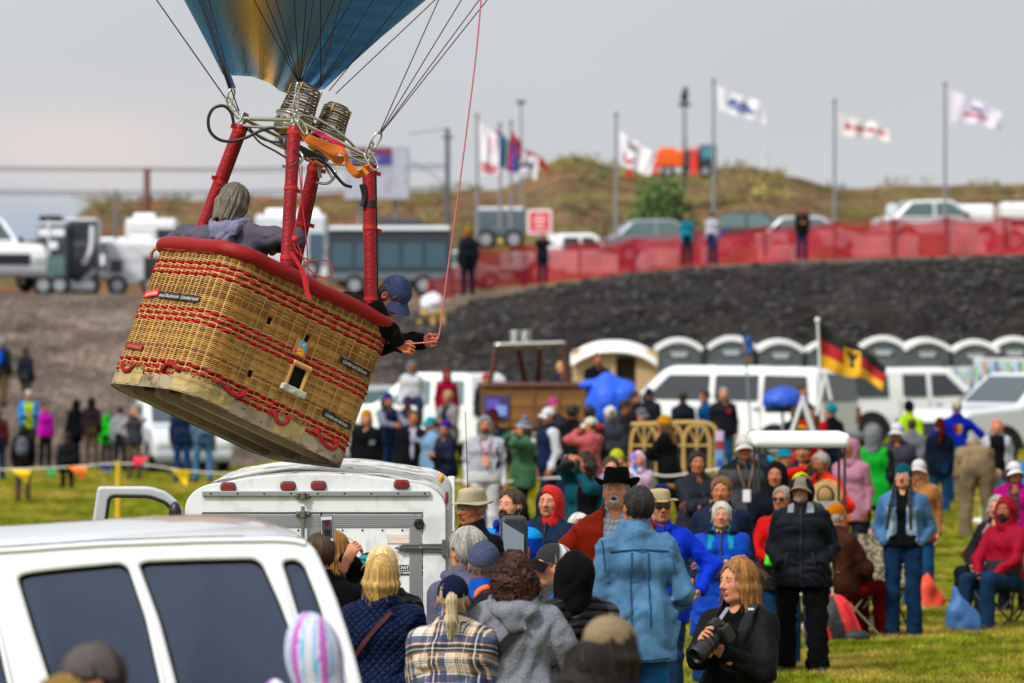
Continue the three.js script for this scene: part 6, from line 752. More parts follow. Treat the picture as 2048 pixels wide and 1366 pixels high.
const can=new THREE.LatheGeometry([[0.05,-0.075],[0.098,-0.06],[0.108,-0.02],[0.108,0.035],[0.118,0.045],[0.120,0.055],[0.104,0.058],[0.098,0.03]].map(p=>new THREE.Vector2(p[0]*r0/0.1,p[1]+0.03)),40);can.translate(c.x,c.y,c.z);const cm=part('burner_can',can,M('#a39a86',{metalness:0.95,roughness:0.28}),burner);
for(let i=0;i<14;i++){const a=i*0.4488,rr2=0.1085*r0/0.1;part('air_hole',xf(new THREE.CylinderGeometry(0.014,0.014,0.004,14),c.x+Math.cos(a)*rr2,c.y+0.035,c.z+Math.sin(a)*rr2,0,0,0,1).applyMatrix4(new THREE.Matrix4().makeTranslation(-c.x-Math.cos(a)*rr2,-c.y-0.035,-c.z-Math.sin(a)*rr2)).rotateZ(Math.PI/2).rotateY(-a).translate(c.x+Math.cos(a)*rr2,c.y+0.035,c.z+Math.sin(a)*rr2),M('#0a0a0a',{roughness:0.6}),cm);}
part('jet_ring',xf(new THREE.TorusGeometry(r0*0.6,0.008,8,30),c.x,c.y+0.075,c.z,Math.PI/2),brown,burner);
part('valve_block',[box(0.09,0.07,0.08,c.x,c.y-0.08,c.z,0.008),cyl(c.clone().add(V(0,-0.13,0.03)),c.clone().add(V(0.02,-0.19,0.05)),0.012),cyl(c.clone().add(V(-0.05,-0.09,0.02)),c.clone().add(V(-0.10,-0.10,0.05)),0.016),cyl(c.clone().add(V(0.03,-0.11,0.04)),c.clone().add(V(0.08,-0.17,0.09)),0.008)],steel,burner);
part('blast_lever',tb([c.clone().add(V(0.02,-0.09,0.06)),c.clone().add(V(0.07,-0.14,0.12)),c.clone().add(V(0.03,-0.22,0.14)),c.clone().add(V(-0.04,-0.245,0.12))],0.009,16),chrome,burner);
}
part('guard_rail',tb([F0.clone().add(V(-0.26,0.045,0.17)),F0.clone().add(V(-0.12,0.085,0.20)),F0.clone().add(V(0.2,0.045,0.20)),F0.clone().add(V(0.29,0.0,0.15)),F0.clone().add(V(0.25,-0.02,0.05))],0.009,30),chrome,burner);
part('black_block',box(0.26,0.06,0.07,F0.x,F0.y-0.10,0.05,0.012),M('#15161a',{roughness:0.6}),burner);
const L2=(px,py,dd=0)=>PX(px,py,33.3-dd).applyMatrix4(W2B);
const hose=(l,r=0.0095,mt=M('#141414',{roughness:0.45}))=>part('gas_hose',tb(l.map(q=>L2(q[0],q[1],q[2]??0.1)),r,60),mt,burner);
hose([[468,250],[462,225],[448,212],[428,216],[417,236],[420,262],[436,278],[458,283],[490,276],[520,262],[545,256],[560,262]]);
hose([[498,255],[510,268],[530,280],[562,285]],0.006);hose([[498,260],[520,285],[550,302],[573,316]],0.006);hose([[612,320],[635,318],[655,330],[675,355],[690,370],[704,374]],0.0095);hose([[585,300],[597,312],[594,325],[583,331]],0.005);
part('fuel_union',[cyl(L2(628,322,0.1),L2(648,333,0.1),0.014,0.012),cyl(L2(612,316,0.1),L2(630,328,0.1),0.01)],M('#b5654a',{metalness:0.8,roughness:0.4}),burner);
const strip=(l,w,mt,name,dz=0.25)=>{const c=new THREE.CatmullRomCurve3(l.map(q=>L2(q[0],q[1],dz)));part(name,slab(40,1,(u,v)=>{const p=c.getPoint(u),tn=c.getTangent(u),n=V(-tn.y,tn.x,0.6*Math.sin(u*9)).normalize();return p.addScaledVector(n,(v-0.5)*w);},0.004,[1,0.1]),mt,burner);};
const orange=M('#c9650f',{roughness:0.75,bumpMap:T.weave,bumpScale:0.004});
strip([[606,262],[618,280],[640,296],[672,318],[684,327]],0.052,orange,'orange_strap');strip([[612,275],[640,286],[665,296],[688,303],[697,330],[718,350],[733,338]],0.05,orange,'orange_strap',0.3);strip([[718,348],[740,334]],0.055,M('#e08a1c',{roughness:0.7,bumpMap:T.weave,bumpScale:0.004}),'orange_strap_end',0.34);
strip([[628,262],[655,275],[690,296]],0.03,M('#b0103c',{roughness:0.8}),'crimson_strap',0.2);
const link=(a,b,w,name)=>{const A=L2(a[0],a[1],0.3),Bq=L2(b[0],b[1],0.3),d=Bq.clone().sub(A),n=V(-d.y,d.x,0).normalize().multiplyScalar(w);const l=[A.clone().addScaledVector(n,0.5),A.clone().addScaledVector(d,0.2).add(n),A.clone().addScaledVector(d,0.8).add(n),Bq.clone().addScaledVector(n,0.5),Bq.clone().addScaledVector(n,-0.5),A.clone().addScaledVector(d,0.8).sub(n),A.clone().addScaledVector(d,0.2).sub(n),A.clone().addScaledVector(n,-0.5)];part(name,tb(l,0.0062,40,7,true),chrome,burner);};
link([478,236],[462,208],0.012,'shackle');link([468,222],[455,196],0.014,'carabiner');link([457,205],[466,178],0.018,'carabiner');link([733,308],[745,285],0.012,'shackle');link([742,296],[760,266],0.022,'carabiner');link([733,306],[752,338],0.024,'carabiner');link([592,245],[590,214],0.014,'shackle');link([590,222],[595,188],0.014,'carabiner');link([597,240],[612,268],0.016,'carabiner');link([593,196],[597,166],0.01,'shackle');
// ----- envelope mouth and its wires -----
const env=thing('balloon_envelope','blue and yellow balloon fabric mouth with dark suspension wires, above the burner','balloon',PX(600,100,33.4));
const eo=env.position.clone(),tl=q=>q.sub(eo),EL=[[-520,40],[-300,205],[-150,290],[0,368],[90,416],[150,446],[200,460]],ER=[[-520,1480],[-300,1180],[-150,1015],[0,852],[75,762],[140,690],[180,647],[200,640]],hem=[[0,150],[0.10,151],[0.25,153],[0.42,166],[0.55,182],[0.66,189],[0.85,186],[1,178]];
const pt=(c,v,sgn)=>{const y=lerp(interp(hem,c)-(sgn<0?6:0),-520,Math.pow(v,1.25)),x=lerp(interp(EL,y),interp(ER,y),c),hw=(interp(ER,y)-interp(EL,y))/2/FL*33.4,dz=Math.sqrt(Math.max(0,1-(2*c-1)**2))*hw*0.62*sgn;const rp=0.012*Math.sin(c*46)*(1-v);return tl(PX(x,y,34.15-dz*sstep(0,0.5,v)-rp));};
const envCol=(c,v,P)=>{const w=P;const yel=Math.exp(-(((c-(0.36-0.10*v*2.2+0.05*noise3(v*5,3,1)))/0.085)**2)),yel2=Math.exp(-(((c-0.60-0.02)/0.03)**2))*sstep(0.22,0.05,v)*0.7,st=0.5+0.5*Math.sin(v*150+c*20);let b=c<0.12?[0.03,0.13,0.26]:c>0.66?[0.02+0.03*st,0.13+0.05*st,0.29+0.09*st]:[0.07,0.15,0.22];const k=clamp(yel+yel2),yy=[0.52,0.29,0.055];return[lerp(b[0],yy[0],k),lerp(b[1],yy[1],k),lerp(b[2],yy[2],k)];};
for(const sgn of[1,-1])for(let gq=0;gq<8;gq++){const c0=gq/8,c1=(gq+1)/8,nu=10,nv=60,g=grid(nu,nv,(u,v)=>pt(0.5-0.5*Math.cos(Math.PI*lerp(c0,c1,u)),v,sgn),[1,3]);const cl=new Float32Array((nu+1)*(nv+1)*3);for(let j=0;j<=nv;j++)for(let i=0;i<=nu;i++)cl.set(envCol(0.5-0.5*Math.cos(Math.PI*lerp(c0,c1,i/nu)),j/nv),(j*(nu+1)+i)*3);g.setAttribute('color',new THREE.BufferAttribute(cl,3));part('fabric_gore',g,M('#ffffff',{vc:1,roughness:0.75,transmission:0.30,thickness:0,bumpMap:rep(T.crumple,1),bumpScale:0.004}),env);}
const wm=[M('#2a1014',{roughness:0.6}),M('#0d0d10',{roughness:0.6}),M('#4a0f1e',{roughness:0.6})];
const wire=(a,b,i,dz0=0.3,dz1=0.9,r=0.0032)=>{const A=PX(a[0],a[1],33.3-dz0),Bq=PX(a[0]+(b[0]-a[0])*1.3,a[1]+(b[1]-a[1])*1.3,33.3-dz1);part('suspension_wire',cyl(tl(A),tl(Bq),r,r,6),wm[i%3],env);};
[507,531,552,588,613,627,670,706].forEach((x,i)=>wire([596+i,163],[x,-2],i,0.3,0.75));[[641,172,641],[639,170,682],[640,172,748],[658,182,808],[672,187,872]].forEach((q,i)=>wire([q[0],q[1]],[q[2],-2],i+1,-0.1,0.6));
[398,403,409,417].forEach((x,i)=>wire([458+i*2,178],[x,-2],i,0.3,0.5));wire([456,203],[312,-2],1,0.3,0.4,0.0042);wire([478,222],[452,150],1,0.3,0.5,0.004);[878,924,960,976].forEach((x,i)=>wire([758+i,268],[x,-2],i,0.3,0.2,0.0035));
part('corner_tab',slab(6,4,(u,v)=>tl(PX(448+u*14+v*10,150+v*26,33.2)),0.006),M('#123a6a',{roughness:0.8}),env);
const cordM=M('#a8202c',{roughness:0.8}),cords=thing('cord','thin red cords knotted to the front upright and looping over the basket rim','cord',PX(600,480,33.1)),co=cords.position.clone(),cp=l=>l.map(q=>PX(q[0],q[1],33.1-(q[2]??0.05)).sub(co));
part('loop',tube(cp([[604,332],[602,400],[592,450],[586,478],[596,505],[618,520],[655,522],[665,540],[655,556],[630,548],[612,530],[600,500],[590,480]]),0.0045,90,6),cordM,cords);part('loop',tube(cp([[598,332],[606,420],[612,470],[616,530],[617,570]]),0.004,50,6),cordM,cords);
part('knot',xf(new THREE.IcosahedronGeometry(0.022,2),...cp([[590,478]])[0].toArray()),cordM,cords);
const rb=thing('red_ribbon','flat red webbing hanging from the front upright down the wicker','strap',PX(600,550,33.0)),ro=rb.position.clone(),rc=new THREE.CatmullRomCurve3([[582,503],[592,520],[606,545],[612,575],[619,599]].map(q=>PX(q[0],q[1],32.95).sub(ro)));part('webbing',slab(24,1,(u,v)=>rc.getPoint(u).add(V((v-0.5)*0.03,(v-0.5)*-0.008,0)),0.003),M('#b3101a',{roughness:0.8}),rb);
const pull=thing('pull_cord','long pink cord running from the crew member\'s hands up out of sight','cord',PX(880,672,33.0)),po=pull.position.clone();part('cord_run',tube([[812,688],[840,686],[866,683],[876,676],[880,660],[893,560],[915,400],[936,240],[952,110],[963,-10],[972,-120]].map(q=>PX(q[0],q[1],33.0).sub(po)),0.0052,120,6),M('#b8636a',{roughness:0.8}),pull);
}
const CREW_W=person({label:'person with grey brown hair and lilac hood, back turned, leaning on the basket rim',x:480,y:372,s:334,h:1.64,yaw:Math.PI-0.25,legs:'squat',fem:1,headScale:0.95,head:[-0.35,0.52,0.05],skin:'#b07a60',hair:{style:'bob',color:'#3a3029',color2:'#857a6e',len:1.15},top:{fab:'cotton',color:'#757080',hood:'down',hoodColor:'#9d9db8',hoodFab:'fleece',hem:0.8,thick:0.024},bottom:{color:'#23252c'},roll:-0.06,
arms:[{wp:[332,488,0.0],pole:[0.1,0.25,1],hand:'relax',fd:[0.9,-0.35,0.1],palm:[0,-1,0.2]},{wp:[558,494,0.05],pole:[0.4,0.25,-0.8],hand:'grip',fd:[0.7,0.5,0.1]}]});
const CREW_M=person({label:'person in blue cap and black jacket bending over the basket end with a cord',x:814,y:564,s:333,h:1.76,yaw:Math.PI/2-0.15,legs:'crouch',lean:1.28,build:1.25,headScale:0.93,head:[-0.5,0.32,0],skin:'#b8785e',hair:{style:'short',color:'#5a4a3c'},hat:{kind:'cap',color:'#5a648c'},top:{fab:'cotton',color:'#0d0d0f',hem:0.86,collarH:0.055},bottom:{fab:'cotton',color:'#15161a'},
arms:[{wp:[845,683,-0.05],pole:[0.3,-1,-0.4],hand:'fist',fd:[0,0.1,1],palm:[-1,0,0]},{wp:[797,686,0.25],pole:[0.3,-0.4,-1],hand:'fist',fd:[-0.3,-0.4,0.8],palm:[0.6,0,0.4]}]});
// ---------- white cargo trailer under the basket ----------
{
const d0=33.0,d1=37.2,xl=-1.895,xr=-0.385,cx=(xl+xr)/2,hw=(xr-xl)/2,zr=-d0,len=d1-d0;
const t=thing('cargo_trailer','white box trailer with red lights and a bowed roof, under the tilted wicker basket','trailer',V(cx,0,zr));
const white=M('#e9ecef',{roughness:0.38,map:T.grime,clearcoat:0.3,clearcoatRoughness:0.2}),alu=M('#a9abac',{metalness:0.75,roughness:0.42}),dirtyRoof=M('#d9d8d4',{roughness:0.45,map:tex(512,(u,v)=>{const n=pfbm(u,v,5,6,2),s=pfbm(u,v,30,3,7),l=Math.abs(pfbm(u*1,v,4,3,14)-0.5)<0.012?0.45:0;const k=0.98-0.35*sstep(0.55,0.75,n)-0.55*(s>0.70?1:0)-l;return[k,k*0.99,k*0.97];},true,0.6)});
const yb=0.42,yt=1.80,top=1.905,crown=0.055,R=0.20;
const sect=[];
const N=10;sect.push([-hw,yb]);for(let i=0;i<=N;i++){const a=i/N*Math.PI/2;sect.push([-hw+R-Math.cos(a)*R,top-R*0.75+Math.sin(a)*R*0.75]);}
for(let i=1;i<16;i++){const u=i/16*2-1;sect.push([u*(hw-R),top+crown*(1-u*u)]);}for(let i=N;i>=0;i--){const a=i/N*Math.PI/2;sect.push([hw-R+Math.cos(a)*R,top-R*0.75+Math.sin(a)*R*0.75]);}sect.push([hw,yb]);
const S=v=>{const f=v*(sect.length-1),i=Math.min(sect.length-2,Math.floor(f)),k=f-i;return[lerp(sect[i][0],sect[i+1][0],k),lerp(sect[i][1],sect[i+1][1],k)];};
const n=sect.length-1;
const shell=(i0,i1,off)=>grid(i1-i0,40,(u,v)=>{const f=i0+u*(i1-i0),q=S(f/n),nose=v>0.94?1-((v-0.94)/0.06)**2*0.05:1;return V(q[0]*nose*(1+off),q[1]+(q[1]>1.5?0.008*noise3(q[0]*5,1,v*14)-0.10*(1-nose)*6*0.1:0),-v*len);},[1.6,4.2]);
part('side_panel',shell(0,1,0),white,t);part('side_panel',shell(n-1,n,0),white,t);part('roof',shell(1,n-1,0),dirtyRoof,t);
const frontFace=extrude(sect.map(p=>[p[0]*0.95,p[1]]),0.03);frontFace.translate(0,-0.006,-len+0.02);part('front_panel',frontFace,white,t);
part('floor_deck',box(2*hw,0.08,len,0,yb-0.045,-len/2),M('#1a1a1a',{roughness:0.8}),t);
const rf=extrude(sect,0.05,0.004,2,[[[-hw+0.10,yb+0.08],[-hw+0.10,1.735],[hw-0.13,1.735],[hw-0.13,yb+0.08]].reverse()]);rf.translate(0,0.004,0.0);part('rear_frame',rf,M('#e2e5e8',{roughness:0.4,map:T.grime}),t);
const split=-hw+0.79;
for(const[a,b]of[[-hw+0.103,split-0.004],[split+0.004,hw-0.133]]){const dr=part('rear_door',box(b-a,1.735-yb-0.086,0.035,(a+b)/2,(1.735+yb+0.08)/2,-0.002,0.004),white,t);
const fw=0.075,trim=(w,h,x,y)=>{const l=[box(w,h,0.006,x,y,0.0195,0.002)];const k=w>h?h:w;for(let i=-2;i<=2;i++)l.push(w>h?box(w-0.004,0.005,0.004,x,y+i*k/6,0.0235):box(0.005,h-0.004,0.004,x+i*k/6,y,0.0235));return part('ribbed_trim',l,alu,dr);};
const y0=yb+0.085,y1=1.731;trim(b-a-0.006,fw,(a+b)/2,y1-fw/2-0.002);trim(fw,y1-y0-fw-0.008,a+fw/2+0.003,(y0+y1-fw)/2);trim(fw,y1-y0-fw-0.008,b-fw/2-0.003,(y0+y1-fw)/2);
for(let i=0;i<4;i++)part('rivet',xf(new THREE.SphereGeometry(0.006,8,6),lerp(a+0.06,b-0.06,(i+0.5)/4),y1-fw-0.02,0.0175,0,0,0,1,1,0.5),M('#3a3a3a',{metalness:0.8,roughness:0.5}),dr);}
const L=(px,py,dz=0.03)=>PX(px,py,d0-dz).sub(t.position);
const rail=L(632,987);part('drip_rail',box(2*hw-0.19,0.030,0.022,0.005,rail.y,0.035,0.004),alu,t);for(let i=0;i<9;i++)part('rail_screw',xf(new THREE.SphereGeometry(0.006,8,6),-hw+0.15+i*0.155,rail.y,0.0465,0,0,0,1,1,0.5),M('#2c2c2e',{metalness:0.8,roughness:0.5}),t);
const redGlass=M('#7d0a10',{roughness:0.18,clearcoat:1,bumpMap:T.weave,bumpScale:0.003});
for(const[x,y]of[[456,974],[576,972],[637,971],[803,969]]){const p=L(x,y),g=part('marker_light',extrude(roundPoly([[-0.042,-0.024],[0.042,-0.024],[0.042,0.024],[-0.042,0.024]],0.024,6),0.022,0.006,3).translate(p.x,p.y,0.034),redGlass,t);part('light_base',extrude(roundPoly([[-0.046,-0.028],[0.046,-0.028],[0.046,0.028],[-0.046,0.028]],0.027,6),0.008).translate(p.x,p.y,0.0235),blackPlastic,g);}
const bx=L(606,1030);part('lock_bar',cyl(V(bx.x,yb+0.1,0.055),V(bx.x,1.775,0.055),0.011,0.011,12),steel,t);
for(const y of[L(606,992).y,L(606,1028).y,0.9])part('lock_bracket',[box(0.085,0.032,0.02,bx.x,y,0.036,0.004),box(0.028,0.045,0.045,bx.x,y,0.05,0.006),xf(new THREE.SphereGeometry(0.008,8,6),bx.x-0.03,y,0.048),xf(new THREE.SphereGeometry(0.008,8,6),bx.x+0.03,y,0.048)],M('#7d7a70',{metalness:0.8,roughness:0.5,map:T.grime}),t);
const hy=L(840,1096).y,hx0=L(788,1096).x,hx1=L(895,1096).x;const hing=extrude([[hx0,hy],[hx0+0.05,hy+0.022],[hx1,hy+0.026],[hx1,hy-0.026],[hx0+0.05,hy-0.022]],0.010,0.003);hing.translate(0,0,0.034);part('strap_hinge',[hing,box(hx1-hx0-0.08,0.010,0.006,(hx0+hx1)/2+0.02,hy,0.042,0.002),box(0.05,0.10,0.03,hx1-0.008,hy,0.040,0.006),cyl(V(hx1+0.004,hy-0.055,0.058),V(hx1+0.004,hy+0.055,0.058),0.012)],M('#6d706c',{metalness:0.7,roughness:0.5,map:T.grime}),t);
for(const x of[hx0+0.03,(hx0+hx1)/2])part('hinge_bolt',xf(new THREE.SphereGeometry(0.009,10,6),x,hy,0.048,0,0,0,1,1,0.6),steel,t);
const kp=L(838,1048);part('round_vent',[xf(new THREE.CylinderGeometry(0.030,0.030,0.014,24),kp.x,kp.y,0.028,Math.PI/2),xf(new THREE.TorusGeometry(0.020,0.005,6,20),kp.x,kp.y,0.037),xf(new THREE.TorusGeometry(0.010,0.004,6,16),kp.x,kp.y,0.037)],M('#121214',{roughness:0.5}),t);part('vent_clip',tube([V(kp.x-0.024,kp.y+0.01,0.022),V(kp.x-0.024,kp.y+0.055,0.022),V(kp.x,kp.y+0.07,0.022),V(kp.x+0.024,kp.y+0.055,0.022),V(kp.x+0.024,kp.y+0.01,0.022)],0.0022,20,5),steel,t);
const dc=(px,py,w,h,m,nm,z=0.0195)=>{const p=L(px,py);part(nm,box(w,h,0.002,p.x,p.y,z),m,t);};
dc(812,1078,0.22,0.052,M('#e6d2c6',{roughness:0.6,map:T.grime}),'faded_sticker');
dc(808,1140,0.235,0.058,M('#ffffff',{roughness:0.5,map:canvasTex(512,128,(c,w,h)=>{c.fillStyle='#0e0e10';c.fillRect(0,0,w,h);c.fillStyle='#f2f2f0';c.textAlign='center';c.font='bold 52px sans-serif';c.fillText('CAUTION:',w*0.60,50);for(let i=0;i<24;i++){c.beginPath();c.moveTo(i*24,76);c.lineTo(i*24+10,62);c.lineTo(i*24+20,62);c.lineTo(i*24+10,76);c.fill();}c.font='bold 36px sans-serif';c.fillText('FREQUENT INDECISIONS',w/2,114,500);})}),'bumper_sticker');
const am=L(917,958,0.0);part('amber_light',xf(new THREE.SphereGeometry(0.03,12,8),hw-0.03,am.y,-0.25,0,0,0,0.7,1,1),M('#d98a12',{roughness:0.25,clearcoat:1}),t);const rl=L(899,996);part('side_light',box(0.02,0.07,0.05,hw+0.006,rl.y,-0.10,0.006),redGlass,t);
part('corner_post',box(0.03,1.35,0.05,hw+0.006,yb+0.67,-0.02,0.006),alu,t);const rv=[];for(let i=0;i<30;i++)rv.push(xf(new THREE.SphereGeometry(0.005,6,5),hw+0.008,yb+0.06+i*0.045,-0.08),xf(new THREE.SphereGeometry(0.004,6,5),hw-R+Math.cos(i/30*1.5)*R+0.004,top-R*0.75+Math.sin(i/30*1.5)*R*0.75+0.002,-0.09));part('side_rivets',rv,steel,t).userData.kind='stuff';
const beamY=0.33;for(const s of[-1,1]){const w=part('wheel',xf(new THREE.TorusGeometry(0.22,0.10,10,28),s*(hw+0.06),0.32,-len*0.55,0,Math.PI/2,0),rubber,t);part('rim',xf(new THREE.CylinderGeometry(0.17,0.17,0.12,20),s*(hw+0.06),0.32,-len*0.55,0,0,Math.PI/2),M('#c8c8c8',{metalness:0.6,roughness:0.4}),w);}
for(const s of[-1,1])part('tail_light',box(0.10,0.10,0.03,s*(hw-0.13),yb-0.05,0.03,0.01),redGlass,t);part('bumper',box(2*hw,0.09,0.06,0,yb-0.06,0.03,0.01),steel,t);
// ----- the pickup that tows it -----
const tz=-38.2,truck=thing('pickup_truck','silver pickup with its door open and a tall mirror, in front of the white trailer','pickup truck',V(cx-0.12,0,tz)),silver=M('#b4b7bb',{roughness:0.28,metalness:0.55,clearcoat:0.8}),glass=M('#1b2226',{roughness:0.06,clearcoat:1});
const prof=roundPoly([[0,0.55],[0,1.12],[-2.0,1.14],[-2.05,1.22],[-2.35,1.70,0.15],[-3.4,1.72,0.2],[-4.15,1.28,0.15],[-5.3,1.15,0.2],[-5.5,0.9],[-5.5,0.5],[-5.2,0.42],[-0.2,0.42]],0.08);const body=extrude(prof,1.66,0.05,3);body.rotateY(-Math.PI/2);part('body',body.scale(1,1,1).applyMatrix4(new THREE.Matrix4().makeScale(1,1,1)),silver,truck);
part('rear_window',box(1.5,0.42,0.02,0,1.55,-2.17).rotateX(0),glass,truck);for(const s of[-1,1]){part('side_window',extrude([[-2.42,1.3],[-2.5,1.60],[-3.3,1.62],[-3.85,1.3]],0.015).rotateY(-Math.PI/2).translate(s*0.834,0,0),glass,truck);for(const z of[-0.95,-4.5]){const w=part('wheel',xf(new THREE.TorusGeometry(0.27,0.115,10,28),s*0.76,0.38,z,0,Math.PI/2,0),rubber,truck);part('rim',xf(new THREE.CylinderGeometry(0.2,0.2,0.2,20),s*0.76,0.38,z,0,0,Math.PI/2),M('#b8b8b8',{metalness:0.8,roughness:0.35}),w);}}
const q=(px,py)=>PX(px,py,39.6).sub(truck.position),outer=[[172,1130],[196,972],[300,973],[330,982],[352,1000],[366,1020],[376,1130]].map(a=>{const p=q(...a);return[p.x,p.y];}),inner=[[206,1105],[219,997],[226,992],[300,993],[335,1006],[352,1034],[356,1105]].map(a=>{const p=q(...a);return[p.x,p.y];});
const ds=[...outer.slice(0,1),...outer.slice(1)],dlow=q(172,1340),shape=[[dlow.x,0.62],...roundPoly(outer,0.03).slice(0),[q(376,1340).x,0.62]],inn=roundPoly(inner,0.035);const dg=extrude(shape,0.10,0.02,3,[inn.slice().reverse()]);dg.translate(0,0,-39.6-tz);const door=part('open_door',dg,M('#c3c6c9',{roughness:0.25,metalness:0.45,clearcoat:0.9}),truck);
const sealp=inn.map(p=>V(p[0],p[1],-39.6-tz+0.05));part('window_seal',tube(sealp,0.013,60,6,true),rubber,door);const mp=q(352,1026);part('left_mirror',net((x,y,z)=>ell(x,y,z,mp.x,mp.y,-39.6-tz+0.1,0.045,0.085,0.05),[mp.x-0.1,mp.y-0.15,-39.6-tz],[mp.x+0.1,mp.y+0.15,-39.6-tz+0.25],0.012),blackPlastic,truck);
const dm=38.9,m0=PX(1028,1080,dm).sub(truck.position),mo=roundPoly([[-0.094,-0.155],[0.09,-0.155],[0.098,0.10],[0.075,0.165],[-0.075,0.165],[-0.098,0.13]],0.035,5),housing=extrude(mo,0.13,0.03,4);housing.translate(m0.x,m0.y,m0.z-0.04);const mir=part('tow_mirror',housing,M('#24272b',{roughness:0.5}),truck);
const gl=extrude(roundPoly([[-0.074,-0.135],[0.070,-0.135],[0.072,0.135],[-0.074,0.135]],0.02,4),0.006);gl.rotateX(-0.10);gl.rotateY(0.06);gl.translate(m0.x-0.004,m0.y,m0.z+0.030);part('mirror_glass',gl,M('#9aa4ac',{metalness:1,roughness:0.04}),mir);
part('mirror_arm',[box(0.24,0.03,0.05,m0.x-0.19,m0.y+0.02,m0.z-0.06,0.01),box(0.22,0.03,0.05,m0.x-0.19,m0.y-0.08,m0.z-0.06,0.01)],blackPlastic,mir);for(const y of[-0.075,-0.125])part('amber_reflector',box(0.02,0.042,0.05,m0.x+0.096,m0.y+y,m0.z-0.03,0.006),M('#e0620c',{roughness:0.3,clearcoat:1}),mir);
part('rear_pillar',box(0.05,0.62,0.03,0.83,1.45,-2.1,0.01).rotateZ(0),M('#e4e5e6',{roughness:0.3}),truck);
const an=PX(940,1000,38).sub(truck.position);part('radio_aerial',cyl(V(an.x,1.2,an.z),V(an.x-0.03,2.25,an.z),0.004,0.0025,6),blackPlastic,truck);
}
